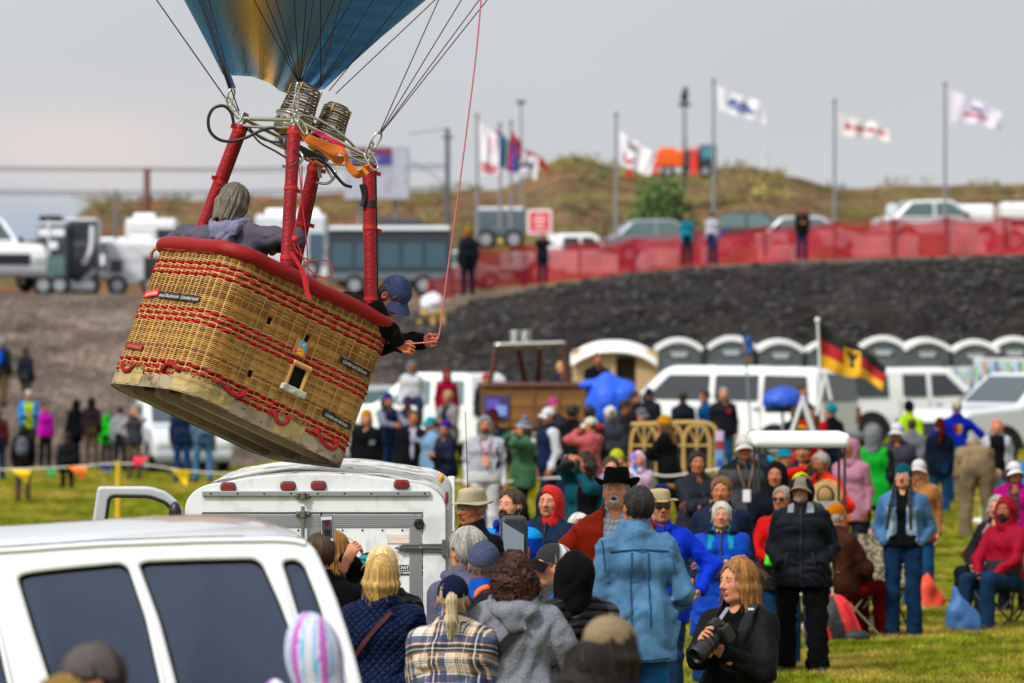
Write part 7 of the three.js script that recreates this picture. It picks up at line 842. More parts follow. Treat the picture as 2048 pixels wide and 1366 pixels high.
// ---------- white van in the foreground ----------
{
const d=22.6,t=thing('passenger_van','white van with dark side windows, cropped by the lower left corner','van',V(0,0,-d)),P=(px,py)=>{const p=PX(px,py,d);return[p.x,p.y];};
const paint=M('#e3e5e8',{roughness:0.25,clearcoat:1,clearcoatRoughness:0.05}),gl=M('#0d1626',{specularColor:new THREE.Color('#a4b8e8'),roughness:0.04,clearcoat:1,ior:1.9,specularIntensity:1});
const belt=1.28,lean=0.16,zAt=y=>y>belt?-Math.pow(y-belt,1.15)*lean*1.3:-0.03*Math.pow(belt-y,2);
const outline=[[-700,2100],[-700,1150],[-500,1125],[-200,1108],[0,1098],[200,1085],[400,1078],[560,1076],[606,1082],[628,1104],[648,1146],[672,1204],[694,1268],[713,1332],[728,1395],[744,1470],[762,1580],[772,1720],[775,1900],[770,2060]];
const oc=new THREE.CatmullRomCurve3(outline.slice(1).map(q=>V(...P(...q),0)),false,'catmullrom',0.15);
const wins=[[[-420,1420],[-378,1178],[-38,1158],[12,1366],[52,1500],[-400,1500]].map(q=>q),[[30,1156],[60,1149],[150,1139],[236,1131],[252,1140],[288,1240],[318,1366],[342,1480],[128,1480],[100,1366],[64,1262]],[[275,1133],[290,1128],[400,1124],[505,1122],[522,1134],[558,1212],[592,1300],[612,1366],[640,1480],[374,1480],[352,1366],[318,1245]],[[562,1126],[590,1124],[606,1136],[632,1200],[662,1290],[684,1366],[704,1480],[664,1480],[634,1366],[598,1240]]];
const shape=new THREE.Shape([...oc.getPoints(160).map(p=>new THREE.Vector2(p.x,p.y)),new THREE.Vector2(P(770,2060)[0],0.35),new THREE.Vector2(P(-700,0)[0],0.35)]);
const rounded=wins.map(w=>roundPoly(w.map(q=>P(...q)),0.03,4));
const bend=(g,off=0)=>{const Q=g.attributes.position;for(let i=0;i<Q.count;i++)Q.setZ(i,Q.getZ(i)+zAt(Q.getY(i))+off);g.computeVertexNormals();return g;};
for(const w of rounded)shape.holes.push(new THREE.Path(w.slice().reverse().map(p=>new THREE.Vector2(p[0],p[1]))));
const side=new THREE.ExtrudeGeometry(shape,{depth:0.05,bevelEnabled:true,bevelThickness:0.02,bevelSize:0.018,bevelOffset:-0.018,bevelSegments:3,steps:1,curveSegments:6});side.translate(0,0,-0.07);part('side_panel',bend(side),paint,t);
rounded.forEach((w,i)=>{const cxw=w.reduce((a,p)=>a+p[0],0)/w.length,cyw=w.reduce((a,p)=>a+p[1],0)/w.length;const S=new THREE.Shape(w.map(p=>new THREE.Vector2(cxw+(p[0]-cxw)*1.03,cyw+(p[1]-cyw)*1.03))),g=new THREE.ExtrudeGeometry(S,{depth:0.006,bevelEnabled:false});g.translate(0,0,-0.058);bend(g);{const Q=g.attributes.position,Nn=g.attributes.normal;for(let i=0;i<Q.count;i++)if(Math.abs(Nn.getZ(i))>0.5){const e=0.01,y=Q.getY(i),dz=(zAt(y+e)-zAt(y-e))/(2*e),L=Math.hypot(1,dz);Nn.setXYZ(i,0,-dz/L,1/L);}}const wn=part('side_window',g,gl,t);const ring=w.map(p=>V(p[0],p[1],zAt(p[1])-0.028));part('window_seal',tube(ring,0.008,90,5,true),rubber,wn);});
const W=1.75,roofC=x=>oc.getPoint(0);const xs0=P(-700,0)[0],xs1=P(618,0)[0],topY=x=>{let best=9,y=1.9;for(const p of tops){const e=Math.abs(p.x-x);if(e<best){best=e;y=p.y;}}return y;},tops=oc.getPoints(400).slice(0,300);
const roof=grid(80,22,(u,v)=>{const x=lerp(xs0,xs1,u),yy=topY(x),end=1-Math.pow(clamp((u-0.93)/0.07),2);return V(x-0.34*v*sstep(0.6,1,u),yy+0.006+0.052*Math.pow(Math.sin(Math.PI*v),0.65)*(0.35+0.65*end),zAt(yy)-0.015-v*W);},[3,2]);part('roof',roof,paint,t);
part('gutter',tube(range(-690,608,40).map(px=>{const x=P(px,0)[0],y=topY(x);return V(x,y-0.012,zAt(y)+0.004);}),0.012,80,6),paint,t);
const far=new THREE.ExtrudeGeometry(new THREE.Shape([...oc.getPoints(80).map(p=>new THREE.Vector2(p.x,p.y)),new THREE.Vector2(P(770,2060)[0],0.35),new THREE.Vector2(P(-700,0)[0],0.35)]),{depth:0.05,bevelEnabled:false});far.translate(-0.36,0,-W-0.05);part('far_side',far,paint,t);
const ends=oc.getPoints(200).slice(128);part('end_panel',grid(ends.length-1,16,(u,v)=>{const p=ends[Math.round(u*(ends.length-1))],b=Math.sin(Math.PI*v)*0.03-0.34*v;return V(p.x+b,p.y,zAt(p.y)-0.03-v*(W-0.05));},[1,1]),paint,t);
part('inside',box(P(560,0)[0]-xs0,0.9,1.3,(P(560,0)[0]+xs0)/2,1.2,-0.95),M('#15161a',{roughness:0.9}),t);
for(const px of[-350,560]){const x=P(px,0)[0],w=part('wheel',xf(new THREE.TorusGeometry(0.26,0.11,12,30),x,0.37,-0.1),rubber,t);part('rim',xf(new THREE.CylinderGeometry(0.2,0.2,0.16,24),x,0.37,-0.09,Math.PI/2),M('#b9bcc0',{metalness:0.8,roughness:0.3}),w);}
}
// ---------- the crowd ----------
const PI=Math.PI,SK={a:'#b98468',b:'#a8735a',c:'#c49078',d:'#8f5f46',e:'#b0765c'};
const HR={blk:{style:'short',color:'#14110f',color2:'#2c2724'},brn:{style:'short',color:'#2c2018',color2:'#4a3626'},gry:{style:'short',color:'#5c5852',color2:'#a8a49c'},wht:{style:'short',color:'#9a968e',color2:'#d8d4cc'}};
function strapOn(rec,name,label,pts,w,mat,cat='strap',side=-1){
const j=rec.root.children.find(c=>c.name==='jacket'||c.name==='hoodie'||c.name==='shirt_jacket'||c.name==='coat')??rec.root.children[1],P=j.geometry.attributes.position,out=[];
const c=new THREE.CatmullRomCurve3(pts.map(p=>V(p[0],p[1],0)));for(let i=0;i<=16;i++){const q=c.getPoint(i/16);let z=-9;for(let k=0;k<P.count;k++){const dx=P.getX(k)-q.x,dy=P.getY(k)-q.y;if(dx*dx+dy*dy<0.0009)z=Math.max(z,P.getZ(k)*side);}out.push(V(q.x,q.y,z<-5?NaN:z));}
for(let i=0;i<out.length;i++)if(isNaN(out[i].z))out[i].z=(out[i-1]??out.find(o=>!isNaN(o.z)))?.z??0.1;const cs=new THREE.CatmullRomCurve3(out.map(o=>V(o.x,o.y,(o.z+0.007)*side)));
const t=thing(name,label,cat,rec.root.position.clone(),undefined,rec.root.rotation.y);t.scale.copy(rec.root.scale);part('band',slab(40,2,(u,v)=>{const p=cs.getPoint(u),tn=cs.getTangent(u);return p.add(V(-tn.y,tn.x,0).normalize().multiplyScalar((v-0.5)*w));},0.005),mat,t);return t;
}
function wornPack(rec,label,color,color2,o={}){const t=thing('backpack',label,'backpack',rec.root.position.clone(),undefined,rec.root.rotation.y);t.scale.copy(rec.root.scale);const c=rec.U(0,o.y??1.20,-0.225);const f=(x,y,z)=>Math.min(ell(x,y,z,c.x,c.y,c.z,0.155,0.235,0.10),ell(x,y,z,c.x,c.y-0.09,c.z-0.06,0.12,0.11,0.08))+0.012*noise3(x*14,y*12,z*14);part('bag',obliqueUV(net(f,[c.x-0.22,c.y-0.3,c.z-0.2],[c.x+0.22,c.y+0.3,c.z+0.16],LOD[rec.lod].cloth)),FAB.nylon(color),t);const sm=FAB.nylon(color2??'#131416');for(const s of[1,-1])part('shoulder_strap',tube([rec.U(s*0.10,1.36,-0.17),rec.U(s*0.115,1.45,-0.06),rec.U(s*0.12,1.40,0.085),rec.U(s*0.13,1.22,0.13),rec.U(s*0.16,1.06,0.04),rec.U(s*0.14,1.02,-0.14)],0.020,24,6),sm,t);if(o.loop)part('grab_loop',tube([rec.U(-0.05,1.36,-0.20),rec.U(-0.055,1.45,-0.20),rec.U(0.0,1.475,-0.20),rec.U(0.055,1.45,-0.20),rec.U(0.05,1.36,-0.20)],0.016,24,8),M('#e8600c',{roughness:0.8}),t);return t;}
// ----- near group, seen from behind -----
const p1=person({label:'person with cropped brown hair in a black jacket, holding up a phone',x:640,y:1066,h:1.74,s:376,yaw:PI+0.15,head:[0.1,-0.15,0],skin:SK.c,hair:{style:'short',color:'#2a1d14',color2:'#54402c',t:0.008,nape:0.03,wisps:0},top:{fab:'fleece',color:'#0e1110',hem:0.8},bottom:{color:'#23303f'},arms:['hold',{wp:[694,1122,-0.12],pole:[0.35,-0.2,0.8],hand:'grip',fd:[-0.5,1,0.1],palm:[-0.5,-0.2,0.6],abs:1}]});
{const p=PX(654,1058,p1.d-0.02),t=thing('phone','dark phone with lit screen held above the crowd in front of the trailer','phone',p,undefined,0);t.rotation.z=0.06;part('case',box(0.068,0.140,0.010,0,0,0,0.004),M('#15171a',{roughness:0.5}),t);part('bezel',box(0.061,0.132,0.003,0,0,0.0055,0.001),M('#c9ccd0',{roughness:0.3}),t);part('screen',box(0.054,0.098,0.002,0,0,0.0085),M('#ffffff',{roughness:0.1,map:canvasTex(64,112,(c,w,h)=>{c.fillStyle='#3a3f46';c.fillRect(0,0,w,h);c.fillStyle='#4a0f14';c.beginPath();c.moveTo(8,0);c.lineTo(56,0);c.lineTo(34,52);c.fill();c.fillStyle='#1a1c22';c.fillRect(14,58,40,40);})}),t);}
person({label:'person with honey streaked hair between the phone holder and the trailer',x:668,y:1064,h:1.62,s:362,yaw:PI-0.4,fem:1,skin:SK.b,hair:{style:'long',color:'#4a2d16',color2:'#b27a34',len:0.8},top:{fab:'puffer',color:'#15161c',hem:0.8}});
person({label:'person in a teal and black striped knit cap behind the blonde women',x:738,y:1104,s:352,yaw:PI-0.3,h:1.5,hair:{style:'bob',color:'#2a1c12'},hat:{kind:'beanie',color:'#0f8f8a',zones:(x,y,z)=>Math.sin(y*160)>0?[0.005,0.30,0.28]:[0.006,0.008,0.012]},top:{color:'#16181c'}});
person({label:'person with pale blonde hair in a black padded jacket behind the navy quilted coat',x:764,y:1093,h:1.62,s:370,yaw:PI+0.1,fem:1,skin:SK.c,hair:{style:'bob',color:'#a8834e',color2:'#ecd6a4',amp:0.004},top:{fab:'puffer',color:'#16171a',hem:0.7},arms:['hold','hold']});
const p5=person({label:'person with golden bobbed hair in a navy diamond quilted jacket, back turned',x:764,y:1110,h:1.64,s:388,build:1.02,yaw:PI+0.05,head:[-0.1,-0.1,0.04],fem:1,skin:SK.c,hair:{style:'bob',color:'#6f4c22',color2:'#d9b26a',len:0.8,amp:0.004,wisps:90},top:{fab:'quilt',color:'#0d1a3a',hem:0.55,thick:0.03,collarH:0.07,flare:0.03},arms:['down','hold'],bottom:{color:'#1a1d26'}});
strapOn(p5,'bag_strap','thin maroon leather strap across the navy quilted jacket',[[-0.05,1.40],[0.06,1.28],[0.17,1.12],[0.22,1.02]],0.024,M('#4a1c1e',{roughness:0.5}));
const p6=person({label:'person in a plaid flannel shirt jacket with a navy cap and blonde ponytail',x:906,y:1150,h:1.58,build:1.12,yaw:PI-0.12,head:[0.05,-0.08,0],fem:1,skin:SK.a,hair:{style:'ponytail',color:'#7a6242',color2:'#dcc9a2',len:0.8,wisps:200},hat:{kind:'cap',color:'#16213f'},top:{fab:'plaid',color:'#fff',hem:0.62,thick:0.03,flare:0.03,name:'shirt_jacket'},arms:['hold','hold'],bottom:{color:'#26344a'}});
person({label:'person with tousled grey hair in a lilac grey hooded top beside the trailer edge',x:938,y:1058,h:1.72,s:374,yaw:PI+0.5,head:[0.1,-0.1,0],skin:SK.a,hair:{style:'short',color:'#57524c',color2:'#bdb8b0',t:0.022,nape:0.0,amp:0.008,wisps:260},top:{fab:'fleece',color:'#716f86',hood:'down',hem:0.8}});
const p8=person({label:'person in a grey blue cap and bright blue jacket, carrying a backpack',x:968,y:1082,h:1.70,s:386,yaw:PI+0.1,head:[-0.2,-0.1,0],skin:SK.b,hair:{style:'short',color:'#3a3733',color2:'#8f8b84',t:0.008},hat:{kind:'cap',color:'#5a6480'},top:{fab:'nylon',color:'#0f52a8',collarH:0.06,hem:0.8}});
wornPack(p8,'black backpack with an orange loop on the bright blue jacket','#15161a','#121316',{loop:1,y:1.22});
const p9=person({label:'person with curly dark brown hair in a light grey hooded sweatshirt, back turned',x:1030,y:1103,h:1.70,build:1.14,yaw:PI+0.08,head:[0.12,0,0],fem:1,skin:SK.b,hair:{style:'curly',color:'#120a07',color2:'#4a261a',len:1.05},top:{fab:'fleece',color:'#9a9da6',hood:'down',hem:0.60,thick:0.030,flare:0.03,name:'hoodie'},arms:['hold',{t:[0.20,1.0,0.16],pole:[0.6,-0.3,-0.6]}],bottom:{color:'#1d2026'}});
strapOn(p9,'bag_strap','broad black bag strap across the light grey hooded sweatshirt',[[-0.02,1.33],[0.10,1.20],[0.19,1.04],[0.23,0.90]],0.050,M('#0d0d10',{roughness:0.8,bumpMap:T.weave,bumpScale:0.003}));
person({label:'person in black cap and sunglasses, turned sideways beside the black hood',x:1112,y:1086,h:1.72,s:376,yaw:-1.25,head:[-0.1,-0.1,0],glasses:'sun',skin:SK.c,hair:{style:'short',color:'#6a625a'},hat:{kind:'cap',color:'#17171a',zones:(x,y,z)=>z<-0.02?[0.55,0.55,0.54]:[0.012,0.012,0.014]},top:{fab:'nylon',color:'#3b3c40',zones:(x,y,z,t)=>Math.abs(x)>0.10&&t===0?'#1a57a8':'#3b3c40',hem:0.8}});
const p11=person({label:'person with black hood up in a black padded jacket, back turned',x:1150,y:1096,h:1.66,build:1.1,yaw:PI+0.35,head:[0.1,-0.05,0],skin:SK.b,hair:{style:'bald'},hoodUp:{fab:'cotton',color:'#0b0b0d'},top:{fab:'puffer',color:'#16151a',hem:0.72,thick:0.034,zones:(x,y,z,t)=>t===2?'#3e3d42':'#17161b'},arms:['hold','down'],bottom:{color:'#15161a'}});
const p12=person({label:'tall person with dark slicked hair in a loose denim shirt, back turned',x:1280,y:974,h:1.84,build:1.02,yaw:PI+0.12,head:[0.25,-0.12,0.03],skin:SK.b,hair:{style:'short',color:'#0f0d0c',color2:'#3d3a38',t:0.014,nape:-0.005,wisps:160},top:{fab:'denim',color:'#74a0c8',hem:0.70,thick:0.028,flare:0.02,stiff:1.6,collarH:0.05,name:'shirt_jacket'},arms:[{t:[0.215,0.90,0.12],pole:[0.25,0,-1]},{t:[0.20,0.96,0.18],pole:[0.5,0,-0.8]}],bottom:{fab:'denim',color:'#3a74b0',thick:0.03}});
{const j=p12.root.children.find(c=>c.name==='shirt_jacket'),P=j.geometry.attributes.position;const seam=pts=>{const c=new THREE.CatmullRomCurve3(pts.map(p=>V(p[0],p[1],0))),o=[];for(let i=0;i<=20;i++){const q=c.getPoint(i/20);let z=9;for(let k=0;k<P.count;k++)if((P.getX(k)-q.x)**2+(P.getY(k)-q.y)**2<0.0005)z=Math.min(z,P.getZ(k));if(z<8)o.push(V(q.x,q.y,z));}part('seam',tube(o,0.0045,50,5),FAB.denim('#4e82b4'),p12.root);};seam([[-0.17,1.335],[0,1.345],[0.17,1.335]]);seam([[-0.215,1.40],[-0.205,1.30],[-0.20,1.22]]);seam([[0.215,1.40],[0.205,1.30],[0.20,1.22]]);seam([[-0.17,0.725],[0,0.715],[0.17,0.725]]);seam([[-0.05,1.33],[-0.052,1.1],[-0.055,0.9]]);seam([[0.05,1.33],[0.052,1.1],[0.055,0.9]]);}
const p13=person({label:'person with long auburn hair in black holding a camera with both hands',x:1478,y:1118,h:1.64,build:1.06,yaw:-0.62,head:[-0.35,0.02,0],fem:1,skin:SK.c,hair:{style:'long',color:'#4a2c18',color2:'#a8743c',len:0.92,wind:[0.03,-0.03],wisps:220,brow:'#4a3222'},top:{fab:'nylon',color:'#0e0e10',hem:0.76,open:{w0:0.085,w1:0.06},thick:0.026},shirt:{fab:'cotton',color:'#08080a'},arms:[{wp:[1446,1308,0.30],pole:[0.7,-1,-0.2],hand:'grip',fd:[-0.6,0.75,0.5],abs:1,palm:[-0.7,0.1,-0.2]},{wp:[1412,1292,0.34],pole:[0.8,-1,-0.2],hand:'grip',fd:[0.1,0.6,0.5],abs:1,palm:[0.8,0,0.2]}],bottom:{color:'#15161a'}});
function cameraThing(label,p,q,sc=1){const t=thing('camera',label,'camera',p);t.quaternion.copy(q);t.scale.setScalar(sc);part('camera_body',[box(0.145,0.095,0.062,0,0,0,0.012,3),box(0.036,0.10,0.075,-0.056,0,0.008,0.012,3),extrude([[-0.036,0.045],[-0.022,0.082],[0.022,0.082],[0.036,0.045]],0.06,0.006)],M('#0e0e10',{roughness:0.5,bumpMap:T.leather,bumpScale:0.001}),t);const l=part('lens',new THREE.LatheGeometry([[0.033,0.02],[0.036,0.05],[0.036,0.085],[0.039,0.09],[0.039,0.125],[0.042,0.13],[0.042,0.165],[0.046,0.17],[0.046,0.20],[0.040,0.20],[0.036,0.17]].map(v=>new THREE.Vector2(...v)),28).rotateX(PI/2),M('#121214',{roughness:0.4}),t);for(const z of[0.075,0.11,0.15])part('zoom_ring',xf(new THREE.TorusGeometry(0.0405,0.0025,6,28),0,0,z),rubber,l);part('front_glass',xf(new THREE.SphereGeometry(0.038,20,10,0,PI*2,0,PI/2),0,0,0.165,PI/2,0,0,1,0.3,1),M('#11141c',{roughness:0.03,clearcoat:1}),l);part('mode_dial',cyl(V(0.05,0.045,0),V(0.05,0.062,0),0.016),M('#1a1a1c',{roughness:0.4}),t);part('badge',box(0.036,0.011,0.002,0,0.062,0.031),M('#c8c8c8',{roughness:0.4}),t);return t;}
cameraThing('black camera with a long zoom lens in the hands of the auburn haired person',PX(1441,1268,p13.d-0.36),new THREE.Quaternion().setFromEuler(new THREE.Euler(0.55,-0.85,0.1,'YXZ')));
{const t=thing('camera_strap','grey and black camera strap hanging over the black jacket front','strap',PX(1470,1240,p13.d)),o=t.position.clone();const bnd=(l,w,m,n)=>{const c=new THREE.CatmullRomCurve3(l.map(q=>PX(q[0],q[1],p13.d-q[2]).sub(o)));part(n,slab(30,1,(u,v)=>c.getPoint(u).add(V((v-0.5)*w,0,(v-0.5)*-w*0.5)),0.004),m,t);};bnd([[1508,1208,0.10],[1500,1225,0.17],[1490,1245,0.20],[1484,1262,0.22]],0.045,M('#17171a',{roughness:0.8}),'band');bnd([[1456,1215,0.2],[1444,1232,0.24],[1432,1252,0.30]],0.022,M('#8d8f96',{roughness:0.7}),'band');part('print',box(0.030,0.010,0.002,...PX(1502,1218,p13.d-0.185).sub(o).toArray()).rotateZ(0),M('#d8d8da',{roughness:0.5}),t);const e=PX(1476,1262,p13.d-0.2);}
person({label:'person in a beige cap with dark hair, blurred, low in the foreground',x:1218,y:1230,h:1.64,s:560,yaw:-1.3,head:[-0.05,0.02,0],skin:SK.d,hair:{style:'long',color:'#120d0b',color2:'#2c1e18',len:0.8},hat:{kind:'cap',color:'#b39f82'},top:{fab:'cotton',color:'#1b1a24',hem:0.8}});
person({label:'person with a black bun of hair, blurred, at the bottom edge',x:1172,y:1286,h:1.56,s:575,yaw:PI+0.7,skin:SK.d,fem:1,hair:{style:'curly',color:'#0c0908',color2:'#231813',len:0.6,amp:0.008},top:{fab:'cotton',color:'#2a2228'}});
person({label:'person in a grey cap with tan visor, blurred, in front of the van',x:188,y:1284,h:1.74,s:650,yaw:-1.35,skin:SK.b,hair:{style:'short',color:'#2a221c'},hat:{kind:'cap',color:'#77706e',bill:'#9c8350'},top:{color:'#3a3c44'}});
{const d=FL/560,o=PX(628,1400,d),t=thing('striped_plush_toy','striped pink, white and pale blue balloon shaped plush, blurred, before the van','plush toy',o);const h=0.31;const fy=(x,y,z)=>ell(x-(y-0.16)*-0.12,y,z,0,0.15,0,0.105,0.165,0.105);part('plush_body',paint(obliqueUV(net((x,y,z)=>smin(fy(x,y,z),ell(x,y,z,0.03,-0.02,0,0.10,0.12,0.10),0.04),[-0.16,-0.16,-0.16],[0.18,0.36,0.16],0.010)),(x,y,z)=>{const a=Math.sin(Math.atan2(x-0.02,z+0.02)*7+y*2.5);return a>0.6?[0.40,0.10,0.42]:a>0.1?[0.60,0.55,0.64]:a>-0.55?[0.10,0.40,0.60]:[0.55,0.52,0.62];}),M('#ffffff',{vc:1,roughness:0.8}),t);part('plush_arm',paint(obliqueUV(net((x,y,z)=>ell(x,y,z,-0.14,-0.02,0,0.055,0.10,0.07)+0.006*noise3(x*30,y*30,z*30),[-0.24,-0.15,-0.1],[-0.06,0.12,0.1],0.010)),(x,y,z)=>{const n=noise3(x*25,y*25,z*25);return n>0.15?[0.62,0.10,0.40]:n>-0.2?[0.12,0.34,0.70]:[0.6,0.6,0.7];}),M('#ffffff',{vc:1,roughness:0.8}),t);}
// ----- behind the trailer and round the truck mirror -----
person({label:'person in a tan sun hat and glasses looking round the trailer side',x:943,y:976,h:1.74,s:300,yaw:-0.75,head:[-0.1,0.05,0],glasses:'thin',skin:SK.e,hair:HR.gry,hat:{kind:'sun',color:'#c6bb9e',band:'#a89c7e'},top:{fab:'cotton',color:'#16161a',hem:0.8,collarH:0.06}});
person({label:'bearded person in a royal blue jacket behind the truck mirror',x:1026,y:979,h:1.68,s:283,build:1.18,belly:1.2,yaw:-0.55,head:[-0.15,-0.08,0],skin:SK.c,hair:{...HR.brn,t:0.010,nape:0.03},beard:{color:'#2a1c14',t:0.010},top:{fab:'nylon',color:'#0f3f9c',hood:'down',hoodColor:'#10308c',zones:(x,y,z,t)=>y>1.36&&Math.abs(x)>0.09?'#1f8fd0':'#0f3f9c',hem:0.8}});
person({label:'young person in a red hood and navy jacket with folded arms',x:1098,y:967,h:1.64,s:276,yaw:-0.3,head:[0.05,0,0],skin:SK.c,hair:{style:'short',color:'#181310'},top:{fab:'nylon',color:'#0f2038',hood:'up',hoodFab:'cotton',hoodColor:'#b4161a',hoodZones:(x,y,z)=>x<-0.03&&z<0.12?'#1c1416':'#c0181c',hem:0.7,flare:0.02},arms:['crossed','crossed'],bottom:{color:'#15202f'}});
person({label:'person in a black cowboy hat and rust orange jacket, mouth open',x:1234,y:938,h:1.80,s:304,build:1.12,belly:1.2,yaw:-0.1,head:[-0.05,-0.22,0],open:1,skin:SK.c,hair:HR.gry,beard:{kind:'goatee',color:'#b5afa6'},hat:{kind:'cowboy',color:'#0b0b0c'},top:{fab:'nylon',color:'#9c330a',open:{w0:0.075,w1:0.05},hem:0.80,thick:0.03,collarColor:'#3e3a42'},shirt:{fab:'check',color:'#c8ccd4'},arms:['down','hip'],bottom:{fab:'cotton',color:'#8a7a5e'}});
person({label:'person in a straw hat, sunglasses and royal blue jacket behind the denim shirt',x:1318,y:978,h:1.64,s:286,build:1.12,yaw:0.15,head:[0.1,-0.05,0],glasses:'sun',skin:SK.a,hair:HR.gry,hat:{kind:'straw',color:'#c4b48c'},top:{fab:'nylon',color:'#0d38c0',hem:0.74},arms:[{t:[0.26,0.98,0.16],pole:[1,-0.2,-0.2]},{t:[0.26,0.98,0.16],pole:[1,-0.2,-0.2]}]});
person({label:'seated person with white hair in a pale grey jacket behind the orange jacket',x:1158,y:1028,s:262,g:undefined,legs:'sit',h:1.62,yaw:0.1,skin:SK.c,hair:HR.wht,top:{fab:'cotton',color:'#b9bac0'}});
const p7t=person({label:'person in a teal hoodie aiming a camera from under a raised elbow',x:1170,y:903,h:1.62,s:214,yaw:-0.75,head:[-0.2,0.0,0.05],fem:1,skin:SK.b,hair:{style:'curly',color:'#15100d',color2:'#3a2a20',len:0.7},top:{fab:'cotton',color:'#1c5360',hem:0.78,zones:(x,y,z,t)=>t===0&&z>0.02&&x>0.0?'#14161a':'#1c5360'},arms:[{wp:[1158,945,0.22],pole:[1,-1,0],hand:'grip',fd:[-0.6,0.6,0.4],abs:1,palm:[0.2,0.6,-0.4]},{wp:[1140,915,0.25],pole:[1,0.25,0],hand:'grip',fd:[0.9,-0.1,0.1],abs:1,palm:[0,-0.5,-0.6]}],bottom:{color:'#c9b4a8',fab:'cotton'}});
cameraThing('black camera pressed to the face of the person in teal',PX(1147,928,p7t.d-0.26),new THREE.Quaternion().setFromEuler(new THREE.Euler(-0.05,-0.75,0,'YXZ')),0.95);
person({label:'person with short hair and glasses above the black cowboy hat',x:1222,y:914,h:1.60,s:206,yaw:0,glasses:'dark',skin:SK.c,hair:HR.brn,top:{color:'#24505a'}});
person({label:'person in a lime cap behind the short haired one with glasses',x:1234,y:897,h:1.5,s:184,yaw:0.4,skin:SK.a,hair:HR.brn,hat:{kind:'beanie',color:'#c5cc58'},top:{color:'#8a7fa0'}});
person({label:'child in a pink, white and blue fleece with hood up',x:1276,y:900,h:1.36,s:172,yaw:0.3,skin:SK.c,hair:{style:'bald'},top:{fab:'fleece',color:'#c8a8c8',hood:'up',hoodZones:(x,y,z)=>noise3(x*18,y*18,z*18)>0.1?'#d98fc0':noise3(x*14,y*14+5,z*14)>0.1?'#3f78c8':'#d8d2e0',zones:(x,y,z)=>noise3(x*9,y*9,z*9)>0.1?'#d8b8d4':'#cfcbd8'}});
person({label:'grey haired person in a long blue raincoat with folded arms',x:1443,y:1004,h:1.52,s:256,build:1.08,yaw:-0.1,head:[0.02,-0.05,0],fem:1,skin:SK.c,hair:{style:'bun',color:'#8a857e',color2:'#c8c4be'},top:{fab:'nylon',color:'#1d3f9e',hem:0.52,thick:0.034,flare:0.05,collarColor:'#141a38',collarH:0.06,zones:(x,y,z,t)=>t===0&&y>1.30&&Math.abs(Math.abs(x)-0.085-(1.42-y)*0.1)<0.022?'#168a9a':y>1.42&&t===0?'#141a38':'#1f44a6',hood:'down',hoodColor:'#151b3a'},arms:['crossed','crossed'],bottom:{kind:'skirt',fab:'cotton',color:'#164a78'}});
person({label:'ruddy person with brown hair in a navy jacket behind the blue raincoat',x:1443,y:954,h:1.64,s:250,build:1.1,yaw:-0.15,skin:SK.e,hair:{style:'short',color:'#4a3520',color2:'#7a5c3a'},top:{color:'#101c34',hem:0.8}});
person({label:'smiling person in a charcoal jacket with folded arms, standing sideways',x:1393,y:902,h:1.62,s:206,yaw:0.35,head:[-0.15,0,0],fem:1,skin:SK.b,hair:{style:'bob',color:'#1c1512',len:0.8},top:{fab:'nylon',color:'#22242e',hem:0.74,zones:(x,y,z,t)=>y<0.80?'#2f8a9a':'#22242e'},arms:['crossed','crossed'],bottom:{color:'#14283c'}});
const pw=person({label:'person in a white cap and grey jacket with a badge on a lanyard',x:1488,y:870,h:1.74,s:200,build:1.12,yaw:0.1,skin:SK.b,hair:HR.brn,hat:{kind:'cap',color:'#d8d2cc'},top:{fab:'cotton',color:'#4c4d50',hem:0.78,zones:(x,y,z,t)=>y>1.38||(t===1)?'#1b1c20':'#505155'},arms:['down','pocket'],bottom:{color:'#22262e'}});
function lanyard(rec,label,cord,card,y0=1.12){const t=thing('badge',label,'badge',rec.root.position.clone(),undefined,rec.root.rotation.y);t.scale.copy(rec.root.scale);const z=0.17;for(const s of[1,-1])part('lanyard',tube([rec.U(s*0.075,1.44,0.03),rec.U(s*0.065,1.36,0.125),rec.U(s*0.02,y0+0.08,z)],0.008,16,5),M(cord,{roughness:0.8}),t);const p=rec.U(0,y0,z+0.01);part('card',box(0.075,0.12,0.006,p.x,p.y,p.z,0.002),M(card,{roughness:0.4}),t);}
lanyard(pw,'white badge on a brown lanyard, worn over the grey jacket','#7a5a3a','#e2e0e8');
person({label:'person just behind the white cap, dark hair against the van',x:1508,y:862,h:1.66,s:180,yaw:0.2,skin:SK.a,hair:HR.blk,top:{color:'#1f6f9c',zones:(x,y,z,t)=>t?'#28a0cc':'#1f2a3c'}});
person({label:'seated person in a navy hood under the golf buggy roof',x:1552,y:922,s:214,legs:'sit',g:0.28,h:1.72,yaw:-0.2,skin:SK.b,hair:HR.blk,top:{fab:'cotton',color:'#10131f',hood:'up'},arms:['lap','lap'],bottom:{color:'#20406a'}});
person({label:'person in a dark jacket on the buggy seat beside the navy hood',x:1605,y:880,s:196,h:1.66,yaw:-0.1,skin:SK.b,hair:HR.brn,top:{color:'#1d2026',open:{w0:0.05,w1:0.04}},shirt:{color:'#1c2c50'}});
person({label:'person in a turquoise hat behind the buggy, face down',x:1570,y:895,s:178,h:1.50,yaw:0.3,skin:SK.a,hair:HR.brn,hat:{kind:'sun',color:'#1aa0c0'},top:{color:'#22304a'}});
person({label:'person in a lime yellow cap just behind the hooded man in black',x:1602,y:944,s:232,h:1.56,yaw:-0.4,skin:SK.a,hair:HR.gry,hat:{kind:'cap',color:'#c6cf46'},top:{color:'#2f3a2c'}});
